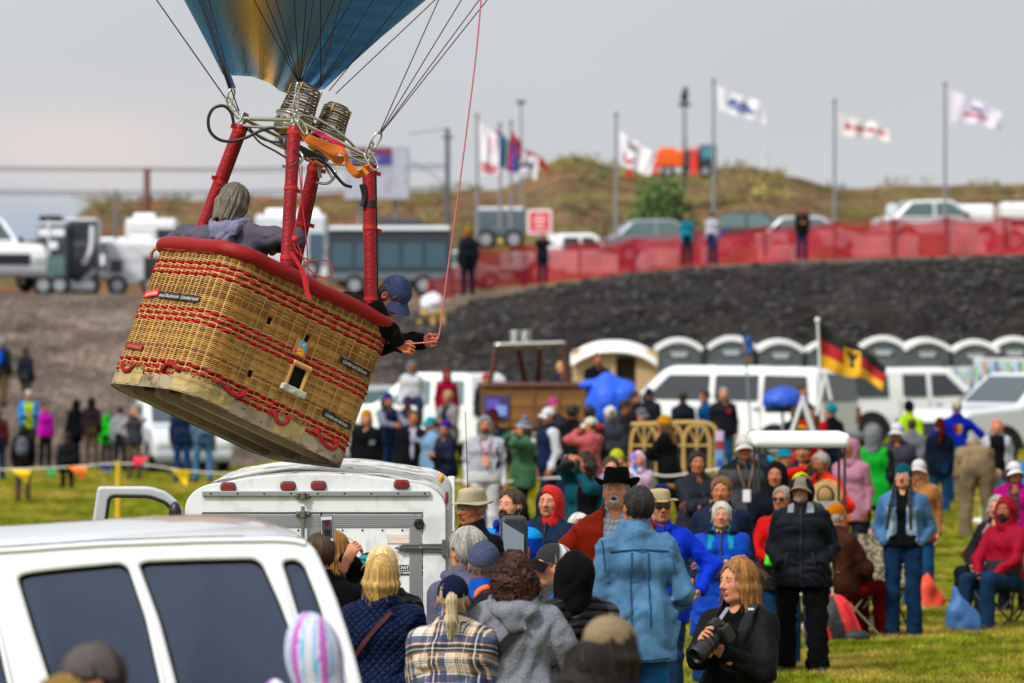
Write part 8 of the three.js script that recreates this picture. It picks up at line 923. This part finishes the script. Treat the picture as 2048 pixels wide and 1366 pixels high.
const pr=person({label:'person in a red jacket and sunglasses holding a green bottle',x:1566,y:974,h:1.52,s:242,yaw:-0.35,head:[-0.1,-0.05,0],glasses:'sun',skin:SK.b,hair:{style:'short',color:'#5c5248',color2:'#9a9082'},top:{fab:'nylon',color:'#b00d16',hem:0.74,collarColor:'#1a1418',collarH:0.06,zones:(x,y,z,t)=>y<0.98&&t===0?'#202226':'#b30e17'},arms:['down',{wp:[1536,1118,0.22],pole:[1,-0.8,-0.2],hand:'grip',fd:[0.4,0.5,0.5],abs:1,palm:[0.6,0,-0.4]}],bottom:{color:'#21466e'}});
{const t=thing('bottle','bright green bottle with a black lid in the hand of the red jacket','bottle',PX(1537,1132,pr.d-0.27));t.rotation.z=-0.12;part('flask',new THREE.LatheGeometry([[0,0],[0.032,0.002],[0.035,0.02],[0.033,0.10],[0.035,0.17],[0.030,0.19]].map(v=>new THREE.Vector2(...v)),20),M('#3fd01c',{roughness:0.35}),t);part('lid',cyl(V(0,0.19,0),V(0,0.235,0),0.031,0.026,16),blackPlastic,t);}
const p16=person({label:'person in a black rain jacket, hood and cap, hands in pockets',x:1604,y:949,h:1.62,s:247,build:1.22,belly:1.2,yaw:-0.12,head:[-0.1,-0.12,0],skin:SK.e,hair:{style:'short',color:'#3a3430'},beard:{kind:'goatee',color:'#8f8a84'},hat:{kind:'cap',color:'#9c907c'},hoodUp:{fab:'cotton',color:'#15161f'},top:{fab:'nylon',color:'#11151c',hem:0.76,thick:0.030,flare:0.02,zones:(x,y,z,t)=>t===0&&y>1.40&&z>0&&Math.abs(x)>0.055&&Math.abs(x)<0.11?'#8d8f94':'#11151c'},arms:['pocket','pocket'],bottom:{fab:'cotton',color:'#0d0d0f',thick:0.03,cuff:0.066},spread:0.14});
const po17=person({label:'person in an orange jacket shading the eyes, straw hat in hand',x:1640,y:906,h:1.58,s:202,build:1.1,yaw:-0.7,lean:0.2,head:[0,0.05,0],skin:SK.d,hair:HR.gry,top:{fab:'nylon',color:'#e0450a',hem:0.84,zones:(x,y,z,t)=>t===2?'#c02a10':'#e8480a'},arms:[{t:[0.20,1.02,0.22],pole:[1,-0.5,-0.3],hand:'grip'},{t:[0.07,1.57,0.17],pole:[1,-0.3,0.1],hand:'flat',fd:[-0.6,0.4,0.2]}],bottom:{color:'#3a74b4'}});
{const t=thing('straw_hat','tan straw hat with black band held against the orange jacket','hat',PX(1652,992,po17.d-0.3));t.rotation.set(1.15,0.3,0.4);part('brim',xf(new THREE.CylinderGeometry(0.17,0.17,0.012,28),0,0,0),M('#b8935c',{roughness:0.9,map:T.speck}),t);part('crown',xf(new THREE.SphereGeometry(0.075,20,12,0,PI*2,0,PI/2),0,0,0,0,0,0,1,1.15,1.2),M('#a8834e',{roughness:0.9,map:T.speck}),t);part('hat_band',xf(new THREE.TorusGeometry(0.08,0.012,8,28),0,0.02,0,PI/2,0,0,1,1.15,1),M('#15120f',{roughness:0.8}),t);}
person({label:'person in a pale pink hoodie with hood up, right of the buggy roof',x:1702,y:874,h:1.6,s:180,yaw:-0.5,fem:1,skin:SK.d,glasses:'dark',hair:HR.brn,top:{fab:'fleece',color:'#c890a4',hood:'up',hem:0.72},bottom:{color:'#2c2f38'}});
person({label:'person in a green and black jacket with a grey hood, back turned',x:1746,y:850,h:1.66,s:167,build:1.12,yaw:PI-0.1,skin:SK.b,hair:{style:'bald'},top:{fab:'nylon',color:'#0c9a3c',hood:'up',hoodFab:'fleece',hoodColor:'#8a8e94',hem:0.72,thick:0.034,zones:(x,y,z,t)=>t?'#14171a':'#0c9a3c'},bottom:{fab:'cotton',color:'#131417'}});
person({label:'person in a white cap and grey purple jacket beside the green one',x:1794,y:844,h:1.66,s:160,yaw:-0.2,head:[-0.1,0.15,0],skin:SK.b,hair:HR.blk,hat:{kind:'cap',color:'#dcdce4'},top:{fab:'cotton',color:'#45434f',hem:0.76}});
person({label:'person in a denim jacket, teal headband and braids, mouth open',x:1808,y:926,h:1.60,s:222,build:1.08,yaw:-0.18,head:[-0.05,-0.2,0],open:1,fem:1,glasses:'thin',skin:SK.c,hair:{style:'braids',color:'#14110f',color2:'#2a2522'},hat:{kind:'beanie',color:'#1c5f70'},top:{fab:'denim',color:'#7fa0c0',hem:0.95,open:{w0:0.055,w1:0.030},zones:(x,y,z,t)=>t===0&&y<1.30&&Math.abs(x)>0.05&&Math.abs(x)<0.14&&z>0?'#a9c0d6':'#5f86b0'},shirt:{fab:'cotton',color:'#0d0d10'},arms:['pocket','pocket'],bottom:{fab:'denim',color:'#1b3a5c',cuff:0.07}});
person({label:'person in a white cap and tan top behind the denim jacket',x:1838,y:918,h:1.50,s:198,yaw:-0.25,fem:1,skin:SK.c,hair:{style:'long',color:'#8a6236',color2:'#b98a52',len:0.7},hat:{kind:'cap',color:'#e0dcda'},top:{fab:'cotton',color:'#b9855a',hem:0.76},bottom:{color:'#2f5f90'}});
person({label:'person in a maroon tailed hat and navy hoodie, back turned',x:1880,y:834,h:1.56,s:134,build:1.12,yaw:PI+0.15,skin:SK.b,hair:HR.brn,hat:{kind:'beanie',color:'#5a1a20',tail:1},top:{fab:'cotton',color:'#101c30',hem:0.78},arms:['hold','hold'],bottom:{color:'#27496e'}});
person({label:'person in a bright blue jersey with a yellow print, back turned',x:1914,y:798,h:1.68,s:127,build:1.08,yaw:PI+0.1,skin:SK.b,hair:HR.blk,hat:{kind:'beanie',color:'#cfc4b4'},top:{fab:'cotton',color:'#0b2cb4',hem:0.8,zones:(x,y,z,t)=>t===0&&z<-0.02&&Math.hypot(x,y-1.25)<0.075?(x<0?'#e6c020':'#c83a28'):(y>1.44?'#14161c':'#0b2cb4')},arms:['hip','hip'],bottom:{color:'#2f62a0'},legLift:1});
person({label:'person in beige bending far over towards the grass, back turned',x:1945,y:872,h:1.70,s:150,g:0,build:1.5,yaw:PI+0.02,lean:1.0,head:[0,0.5,0],skin:SK.b,hair:HR.gry,top:{fab:'cotton',color:'#a08a6c',hem:0.88},arms:[{w:[0.20,0.42,0.42],pole:[1,0,0]},{w:[-0.20,0.42,0.42],pole:[1,0,0]}],bottom:{fab:'cotton',color:'#8d7b64',thick:0.03,cuff:0.062},spread:0.16});
person({label:'person with coral red hair in a black top and open white jacket',x:1994,y:838,h:1.5,s:138,yaw:-0.05,fem:1,skin:SK.c,hair:{style:'bob',color:'#b8453e',color2:'#e07a70'},top:{fab:'cotton',color:'#c8c6d0',open:{w0:0.11,w1:0.11},hem:0.8},shirt:{fab:'cotton',color:'#0c0c0f'}});
person({label:'small blond child between the bending person and the magenta jacket',x:1996,y:940,h:0.98,s:150,yaw:-0.3,skin:SK.c,hair:{style:'short',color:'#b08a5a',color2:'#d8b888'},top:{fab:'cotton',color:'#6fa0a8'}});
person({label:'person in a magenta jacket, white cap and patterned scarf',x:2028,y:922,h:1.52,s:203,build:1.1,yaw:-0.1,head:[0.35,0,0],fem:1,skin:SK.b,hair:{style:'bob',color:'#3a281c'},hat:{kind:'cap',color:'#e4e2e6'},top:{fab:'cotton',color:'#b0107c',hem:0.74,zones:(x,y,z,t)=>t===0&&z>0.03&&Math.abs(x)<0.06&&y>1.05?(noise3(x*40,y*40,2)>0.1?'#6a4a5a':'#2a2a2a'):'#b4107e'},bottom:{color:'#20242e'}});
person({label:'seated person in a red hooded jacket and black face mask',x:2012,y:1059,s:215,legs:'sit',g:0,h:1.66,build:1.15,yaw:-0.75,head:[0.25,0,0],skin:SK.d,hair:HR.blk,beard:{color:'#0a0a0b',t:0.012},top:{fab:'nylon',color:'#8c0a2c',hood:'up',zones:(x,y,z,t)=>t===0&&y<1.12&&z>0.02?'#3a3438':'#900a2e'},arms:['lap','lap'],bottom:{color:'#1f3a58'}});
person({label:'seated person with grey hair, glasses and a pale scarf beside the red hood',x:1994,y:1055,s:208,legs:'sit',g:0,h:1.62,yaw:-0.7,head:[0.3,0,0],open:1,glasses:'thin',skin:SK.c,hair:{style:'bob',color:'#5a5654',color2:'#a8a4a2',len:0.7},top:{fab:'fleece',color:'#26242a',zones:(x,y,z,t)=>t===0&&z>0.05&&Math.abs(x)<0.09?'#b09a98':'#26242a'},arms:['lap','lap'],bottom:{color:'#1a2230'}});
person({label:'seated person in an orange cap wrapped in a brown coat',x:1672,y:1005,s:223,legs:'sit',g:0,h:1.66,build:1.15,yaw:2.3,skin:SK.c,hair:HR.wht,hat:{kind:'cap',color:'#d8803a'},top:{fab:'fleece',color:'#4a2c22',thick:0.04},arms:['lap','lap'],bottom:{color:'#6a1418'}});
person({label:'seated child in a blue top with legs stretched behind the denim jacket',x:1752,y:1090,s:212,legs:'sit',g:0,h:1.30,yaw:-0.9,skin:SK.c,hair:HR.brn,top:{fab:'cotton',color:'#1a3fc0'},arms:['lap','lap'],bottom:{color:'#1b2a44'},shoe:'#c8ccd0'});
person({label:'person in a lime safety vest over navy, by the utility vehicle',x:1818,y:800,h:1.66,s:121,build:1.1,yaw:PI-0.4,skin:SK.d,hair:HR.blk,hat:{kind:'beanie',color:'#15171c'},top:{fab:'cotton',color:'#b8dc10',hem:0.8,zones:(x,y,z,t)=>t===1?'#151a2a':'#bce012'}});
person({label:'boy in a light grey hoodie in front of the lime safety vest',x:1824,y:838,h:1.46,s:128,yaw:PI,skin:SK.b,hair:HR.brn,top:{fab:'fleece',color:'#85878e',hem:0.76}});
person({label:'person in a turquoise hat and black jacket right of the A frame',x:1663,y:806,h:1.66,s:124,yaw:PI+0.6,skin:SK.a,hair:HR.brn,hat:{kind:'beanie',color:'#1098ac'},top:{fab:'cotton',color:'#12141a',zones:(x,y,z,t)=>t===1?'#c81c30':'#12141a'}});
person({label:'person with long brown hair under the A frame, back turned',x:1592,y:812,h:1.58,s:122,yaw:PI+0.2,fem:1,skin:SK.a,hair:{style:'long',color:'#2a180e',color2:'#5a3a20'},top:{color:'#1c1a1e'}});person({label:'person with light brown hair beside the one under the A frame',x:1628,y:818,h:1.56,s:124,yaw:PI-0.3,fem:1,skin:SK.a,hair:{style:'bob',color:'#4a321c',color2:'#7a5a34'},top:{color:'#2a2426'}});person({label:'person in a red cap low behind the buggy roof',x:1606,y:840,h:1.48,s:136,yaw:-0.3,skin:SK.a,hair:HR.brn,hat:{kind:'cap',color:'#c01818',bill:'#e8b020'},top:{color:'#b01c1c'}});
person({label:'person with rosy face reaching up by the blue hood',x:1603,y:768,h:1.74,s:104,yaw:1.2,skin:SK.c,hair:HR.brn,top:{color:'#1b1d22'},arms:['reach','reach']});
// ----- middle distance, centre -----
const pj=person({label:'bearded person in a pinstriped jersey and white trousers',x:970,y:829,h:1.70,s:160,build:1.08,yaw:0.05,skin:SK.e,hair:{style:'short',color:'#3a2a1e'},beard:{color:'#6a4630',t:0.012},hoodUp:{fab:'fleece',color:'#9a9ca2'},top:{fab:'pinstripe',color:'#fff',hem:0.90,sleeve:'short',thick:0.024},shirt:{fab:'cotton',color:'#e0e0e4'},bottom:{fab:'cotton',color:'#dfdfe2',thick:0.024},arms:['down','down']});
{const sl=pj.J.arms.map(a=>[C(a.E.clone().lerp(a.S,0.3),a.E,0.058,0.052),C(a.E,a.W,0.052,0.040)]).flat(),b=bounds(sl,0.03);part('undershirt',obliqueUV(net(joined(sl,0.03),b[0],b[1],LOD[1].cloth)),FAB.cotton('#dfdfe4'),pj.root);}
lanyard(pj,'orange tag on a red lanyard over the pinstriped jersey','#b02030','#e08a6a',1.14);
person({label:'person in a white and grey bobble hat and sage green jacket',x:1048,y:838,h:1.60,s:150,yaw:-1.15,fem:1,skin:SK.a,hair:{style:'bob',color:'#3a2a1c'},hat:{kind:'pom',color:'#8a90a2',cuff:'#d8d8da',pom:'#9aa0b4'},top:{fab:'cotton',color:'#4f7458',hem:0.74,thick:0.028},arms:['face','face'],bottom:{fab:'cotton',color:'#101114',thick:0.006},stride:0.12});
person({label:'person in a white cap and navy jacket with white sleeves',x:1098,y:814,h:1.72,s:145,build:1.08,yaw:-1.25,skin:SK.b,hair:HR.brn,hat:{kind:'cap',color:'#e0dfe6'},top:{fab:'cotton',color:'#15233f',hem:0.84,zones:(x,y,z,t)=>t?'#d9dae4':'#14264a'},bottom:{color:'#1a2a48'}});
person({label:'person in a pink cap behind the white sleeved jacket',x:1106,y:794,h:1.72,s:128,yaw:0.4,skin:SK.a,hair:HR.brn,hat:{kind:'beanie',color:'#d45a9a'},top:{color:'#2a2c34'}});
person({label:'dark haired person in a black T shirt, seen from behind',x:1146,y:810,h:1.70,s:138,yaw:PI-0.8,skin:SK.d,hair:HR.blk,top:{fab:'cotton',color:'#0d0d10',sleeve:'short',hem:0.84}});person({label:'dark haired person with a red collar behind the pink jacket',x:1180,y:812,h:1.68,s:134,yaw:PI-0.4,skin:SK.d,hair:HR.blk,top:{color:'#16161a',collarColor:'#b01418',zones:(x,y,z,t)=>y>1.38?'#b01418':'#16161a'}});
person({label:'person in a long pink jacket and white cap',x:1182,y:834,h:1.60,s:146,yaw:-1.9,fem:1,skin:SK.a,hair:{style:'short',color:'#5a4a3a'},hat:{kind:'cap',color:'#dcd4c8'},top:{fab:'puffer',color:'#c4686a',hem:0.58,thick:0.03,flare:0.03,hood:'down'},arms:['face','face'],bottom:{fab:'cotton',color:'#1b1c22'}});
person({label:'person with white hair before the blue cloth bag',x:1220,y:814,h:1.62,s:132,yaw:PI+0.3,skin:SK.c,hair:{...HR.wht,t:0.026},top:{color:'#3a3d44'}});
person({label:'person in a grey brown hoodie leaning forward beside the blue bag',x:1252,y:800,h:1.66,s:130,yaw:1.3,lean:0.35,skin:SK.d,hair:HR.blk,top:{fab:'cotton',color:'#3e3840',hood:'down',hem:0.76},arms:['hold','hold']});person({label:'person in a grey cap with face turned down, by the leaning hoodie',x:1284,y:815,h:1.6,s:133,yaw:0.9,lean:0.2,skin:SK.a,hair:HR.brn,hat:{kind:'cap',color:'#6f757c'},top:{color:'#26262c'}});person({label:'tall person in black with a dark beard behind the leaning hoodie',x:1270,y:783,h:1.78,s:122,yaw:0.7,skin:SK.b,hair:HR.blk,beard:{color:'#1a1412',t:0.012},top:{color:'#141418'}});
person({label:'person in a navy cap standing left of the open cane basket',x:1298,y:775,h:1.70,s:106,yaw:PI-0.3,skin:SK.a,hair:HR.brn,hat:{kind:'cap',color:'#23305c'},top:{color:'#121620'}});
person({label:'person in a gold beanie and long black coat with brown hair, striding',x:1328,y:829,h:1.62,s:146,yaw:-1.9,lean:0.12,fem:1,skin:SK.a,hair:{style:'long',color:'#3a2416',color2:'#6a4628',wind:[0.0,-0.10]},hat:{kind:'beanie',color:'#e0a40c',cuff:'#e8a80e'},top:{fab:'cotton',color:'#0c0c0f',hem:0.48,flare:0.05,thick:0.03},bottom:{fab:'cotton',color:'#0c0c0e'},arms:['reach','hold'],stride:0.22});
person({label:'person in a dark blue jacket with back to us, left of the cane basket flag',x:1366,y:784,h:1.66,s:106,yaw:PI+0.2,skin:SK.d,hair:HR.blk,top:{color:'#151a26'}});
person({label:'person in a petrol blue jacket walking left behind the cane basket',x:1410,y:781,h:1.68,s:107,yaw:-1.3,skin:SK.b,hair:HR.blk,top:{fab:'cotton',color:'#124a80'},bottom:{color:'#1d3a5c'}});
person({label:'person in a black jacket with a red emblem and blue jeans',x:1447,y:775,h:1.74,s:108,build:1.1,yaw:-0.1,skin:SK.c,hair:HR.gry,top:{fab:'nylon',color:'#101219',hem:0.82,zones:(x,y,z,t)=>t===0&&z>0.05&&Math.hypot(x-0.10,y-1.28)<0.04?'#b83a48':'#101219'},bottom:{color:'#2a5686'}});
person({label:'person in a black T shirt standing high behind the blue bag',x:1195,y:706,h:1.74,s:108,yaw:0.15,skin:SK.b,hair:HR.brn,top:{fab:'cotton',color:'#101116',hem:0.84,sleeve:'short'},arms:['hold','hold']});
person({label:'person with blond hair beside the post of the slatted basket',x:1122,y:724,h:1.70,s:104,yaw:0.5,skin:SK.c,hair:{style:'short',color:'#9a7a4a',color2:'#c8a870'},top:{color:'#1a2236'}});person({label:'person in a red cap peeping over the slatted basket',x:972,y:746,h:1.6,s:102,yaw:0,skin:SK.a,hair:HR.brn,hat:{kind:'beanie',color:'#c82838'},top:{color:'#22242a'}});person({label:'person in a maroon cap behind the pinstriped jersey',x:985,y:816,h:1.74,s:142,yaw:0.5,skin:SK.d,hair:HR.blk,hat:{kind:'cap',color:'#4a1420'},top:{color:'#12223c'},arms:['hold','hold']});
// ----- middle distance, left of the striped jersey -----
person({label:'person in a gold beanie and black jacket next to the basket corner',x:733,y:818,h:1.60,s:134,yaw:0.05,fem:1,skin:SK.c,hair:{style:'long',color:'#5a3c22',color2:'#9a7444'},hat:{kind:'beanie',color:'#d8960e'},top:{fab:'cotton',color:'#0e0f13',zones:(x,y,z,t)=>t===0&&z>0.05&&Math.hypot((x-0.09)/1.6,y-1.2)<0.03?'#b8c4cc':'#0e0f13'}});
person({label:'person in a black jacket with a white emblem and open collar',x:826,y:821,h:1.62,s:138,build:1.1,yaw:0.1,roll:-0.06,skin:SK.b,hair:{style:'short',color:'#3a2818',color2:'#5c442c',t:0.02},top:{fab:'cotton',color:'#101116',open:{w0:0.03,w1:0.0},zones:(x,y,z,t)=>t===0&&z>0.05&&Math.hypot((x-0.09)/1.6,y-1.25)<0.032?'#b8c4cc':'#101116'},shirt:{color:'#b8b4cc'}});
person({label:'person in a purple cap and navy vest with grey sleeves',x:776,y:784,h:1.70,s:115,yaw:0.6,skin:SK.b,hair:HR.brn,hat:{kind:'beanie',color:'#3c2f94'},top:{fab:'cotton',color:'#152546',zones:(x,y,z,t)=>t?'#8e93a8':'#152546'},arms:['reach','reach'],bottom:{color:'#1f3f6c'}});person({label:'person in a dark purple cap and black top by the silver car',x:815,y:791,h:1.62,s:114,yaw:0.2,skin:SK.d,hair:HR.blk,hat:{kind:'cap',color:'#3a2a70'},top:{color:'#22222c'}});
person({label:'person in a turquoise cap and pale blue top, turned left',x:862,y:833,h:1.54,s:139,yaw:-1.2,skin:SK.b,hair:HR.brn,hat:{kind:'cap',color:'#18a8b4'},top:{fab:'cotton',color:'#8fb2d4',hem:0.76}});person({label:'person in a purple cap and navy top beside the turquoise one',x:892,y:838,h:1.52,s:140,yaw:-0.9,skin:SK.b,hair:HR.brn,hat:{kind:'beanie',color:'#4a2fa0'},top:{color:'#141a30'},arms:['hold','hold']});
person({label:'person in a white hooded top sitting up on the silver car',x:823,y:731,h:1.62,s:106,legs:'sit',g:1.0,yaw:0.1,skin:SK.d,hair:HR.blk,top:{fab:'fleece',color:'#dcdce2',hood:'up',hoodColor:'#8a868c'}});person({label:'person in a crimson hood behind the white pickup',x:894,y:738,h:1.6,s:100,yaw:0.2,skin:SK.d,hair:HR.blk,top:{fab:'fleece',color:'#9c1040',hood:'up'}});person({label:'person with fair hair in a grey jacket by the pickup door',x:896,y:782,h:1.72,s:110,yaw:-0.6,skin:SK.b,hair:{style:'short',color:'#8a6a40',color2:'#b8965e'},top:{fab:'cotton',color:'#9a9896',open:{w0:0.05,w1:0.05}},shirt:{color:'#1c2c44'},arms:['hold','hold'],bottom:{fab:'cotton',color:'#7a7672'}});
person({label:'person in dark jeans under the tilted basket, left one of two',x:364,y:800,h:1.70,s:97,yaw:PI,skin:SK.b,hair:HR.brn,top:{color:'#15233f'},bottom:{color:'#274a78'}});person({label:'person in pale jeans under the tilted basket, right one of two',x:406,y:800,h:1.70,s:97,yaw:PI+0.2,skin:SK.b,hair:HR.brn,top:{color:'#5a6c86'},bottom:{color:'#5f8ab4'},spread:0.15});
// ----- left, on the grass and slope -----
const lg=(o)=>person({g:undefined,...o});
const l1=lg({label:'person in black with brown boots and a grey backpack, back turned',x:46,y:848,h:1.64,s:95,yaw:PI,fem:1,skin:SK.b,hair:{style:'bob',color:'#140f0e'},top:{fab:'cotton',color:'#141216',hem:0.72},bottom:{fab:'cotton',color:'#4a4044',thick:0.006,boot:0.22},shoe:'#4a1c14'});wornPack(l1,'grey backpack worn by the person in brown boots','#5a5c66','#1c1d20');
lg({label:'person in a black jacket and black trousers, back turned, near the pennants',x:134,y:866,h:1.56,s:88,yaw:PI,skin:SK.b,hair:HR.blk,top:{fab:'nylon',color:'#101218',hem:0.72},bottom:{fab:'cotton',color:'#0e0f12',thick:0.006}});
lg({label:'person in a white hat and blue and lime jacket',x:57,y:779,h:1.72,s:84,build:1.1,yaw:0.1,skin:SK.a,hair:HR.brn,hat:{kind:'beanie',color:'#d0ccc4'},top:{fab:'nylon',color:'#1283c4',zones:(x,y,z,t)=>t===0&&Math.abs(x)<0.11?'#a8c41e':'#1283c4'},arms:['hold','hold'],bottom:{color:'#3a3a40'}});lg({label:'person in a magenta jacket beside the blue and lime one',x:90,y:806,h:1.62,s:80,yaw:0.5,fem:1,skin:SK.b,hair:HR.blk,top:{fab:'nylon',color:'#b012a0'},bottom:{fab:'cotton',color:'#15161c'}});
const l5=lg({label:'person in black leaning to one side, left of the brown jacket',x:152,y:798,h:1.66,s:82,yaw:PI+0.6,roll:0.1,skin:SK.b,hair:HR.blk,hoodUp:{fab:'cotton',color:'#101117'},top:{fab:'cotton',color:'#111319',hem:0.66,flare:0.04},bottom:{color:'#1a1c22'}});lg({label:'person in a dark brown jacket and khaki trousers',x:183,y:793,h:1.70,s:82,yaw:PI-0.1,skin:SK.b,hair:HR.brn,hoodUp:{fab:'cotton',color:'#2e2224'},top:{fab:'cotton',color:'#30252a'},bottom:{fab:'cotton',color:'#6e5c48'}});lg({label:'child in a bright green hooded coat',x:213,y:827,h:1.26,s:80,yaw:PI,skin:SK.b,hair:HR.brn,top:{fab:'nylon',color:'#10b428',hood:'up',hem:0.70,thick:0.04},bottom:{fab:'cotton',color:'#15181e'}});
lg({label:'person in a pale grey top behind the grey vest',x:240,y:813,h:1.60,s:82,yaw:PI,skin:SK.b,hair:HR.blk,top:{fab:'fleece',color:'#a8adb6'},bottom:{color:'#26282e'}});lg({label:'person in a slate grey vest and khaki trousers near the yellow post',x:268,y:812,h:1.70,s:86,yaw:0.1,skin:SK.c,hair:HR.gry,top:{fab:'cotton',color:'#444650',zones:(x,y,z,t)=>t?'#b9aeb0':'#444650'},arms:['face','hip'],bottom:{fab:'cotton',color:'#6f6350'}});
lg({label:'person in maroon with a grey pack, cut by the left edge',x:-4,y:818,h:1.66,s:86,yaw:PI+0.3,skin:SK.b,hair:HR.brn,top:{color:'#4a1c24'},bottom:{color:'#22324c'}});
const l10=lg({label:'person with a bright blue backpack walking up the slope at the left edge',x:6,y:677,h:1.72,s:80,yaw:PI-0.5,skin:SK.b,hair:HR.gry,hat:{kind:'cap',color:'#9aa6b8'},top:{color:'#17202a'},bottom:{fab:'cotton',color:'#6e5a42'},stride:0.2});wornPack(l10,'bright blue backpack on the walker at the left edge','#0f55c0','#0d3f90');lg({label:'person in a dark navy jacket walking up the slope, right of the blue backpack',x:52,y:694,h:1.70,s:78,yaw:PI-0.6,skin:SK.b,hair:HR.brn,top:{color:'#131a24'},bottom:{fab:'cotton',color:'#4a463a'},stride:0.14});
// ----- on the bank top -----
lg({label:'person in a yellow hat and long dark coat on the ramp',x:936,y:455,h:1.72,s:78,yaw:PI+0.3,skin:SK.b,hair:HR.blk,hat:{kind:'beanie',color:'#b8862a'},top:{color:'#10151e',hem:0.7,thick:0.04},bottom:{color:'#142038'}});lg({label:'person with arms raised behind the red mesh, under the red sign',x:1085,y:466,h:1.70,s:60,yaw:0.1,skin:SK.b,hair:{style:'short',color:'#7a6448'},top:{color:'#161a2c'},arms:['face','face'],bottom:{color:'#1a2038'}});
lg({label:'person in a turquoise top and dark skirt at the mesh fence',x:1374,y:428,h:1.70,s:60,yaw:PI,fem:1,skin:SK.c,hair:{style:'short',color:'#8a6a4a'},top:{fab:'cotton',color:'#3a8fa8',hem:0.74},arms:['hold','hold'],bottom:{color:'#141c30'}});lg({label:'person in a white top with a blue flag, next to the turquoise one',x:1424,y:424,h:1.72,s:61,yaw:PI-0.3,skin:SK.c,hair:{style:'short',color:'#4a3626'},top:{fab:'cotton',color:'#c9c8d4',hem:0.84},arms:['hold','hold'],bottom:{color:'#1d3050'}});lg({label:'person in dark clothes alone at the mesh fence',x:1604,y:410,h:1.74,s:64,yaw:0.1,skin:SK.b,hair:{style:'short',color:'#4a2e22'},top:{color:'#1a1416'},arms:['hold','hold'],bottom:{color:'#26345c'}});
flag('small blue flag held over the fence by the person in white',[[1462,448],[1452,464],[1412,500],[1424,484]],FL/61-0.3,flagTex(()=>{},'#1f3fb0'),0.05,5);
renderer.render(scene,camera);
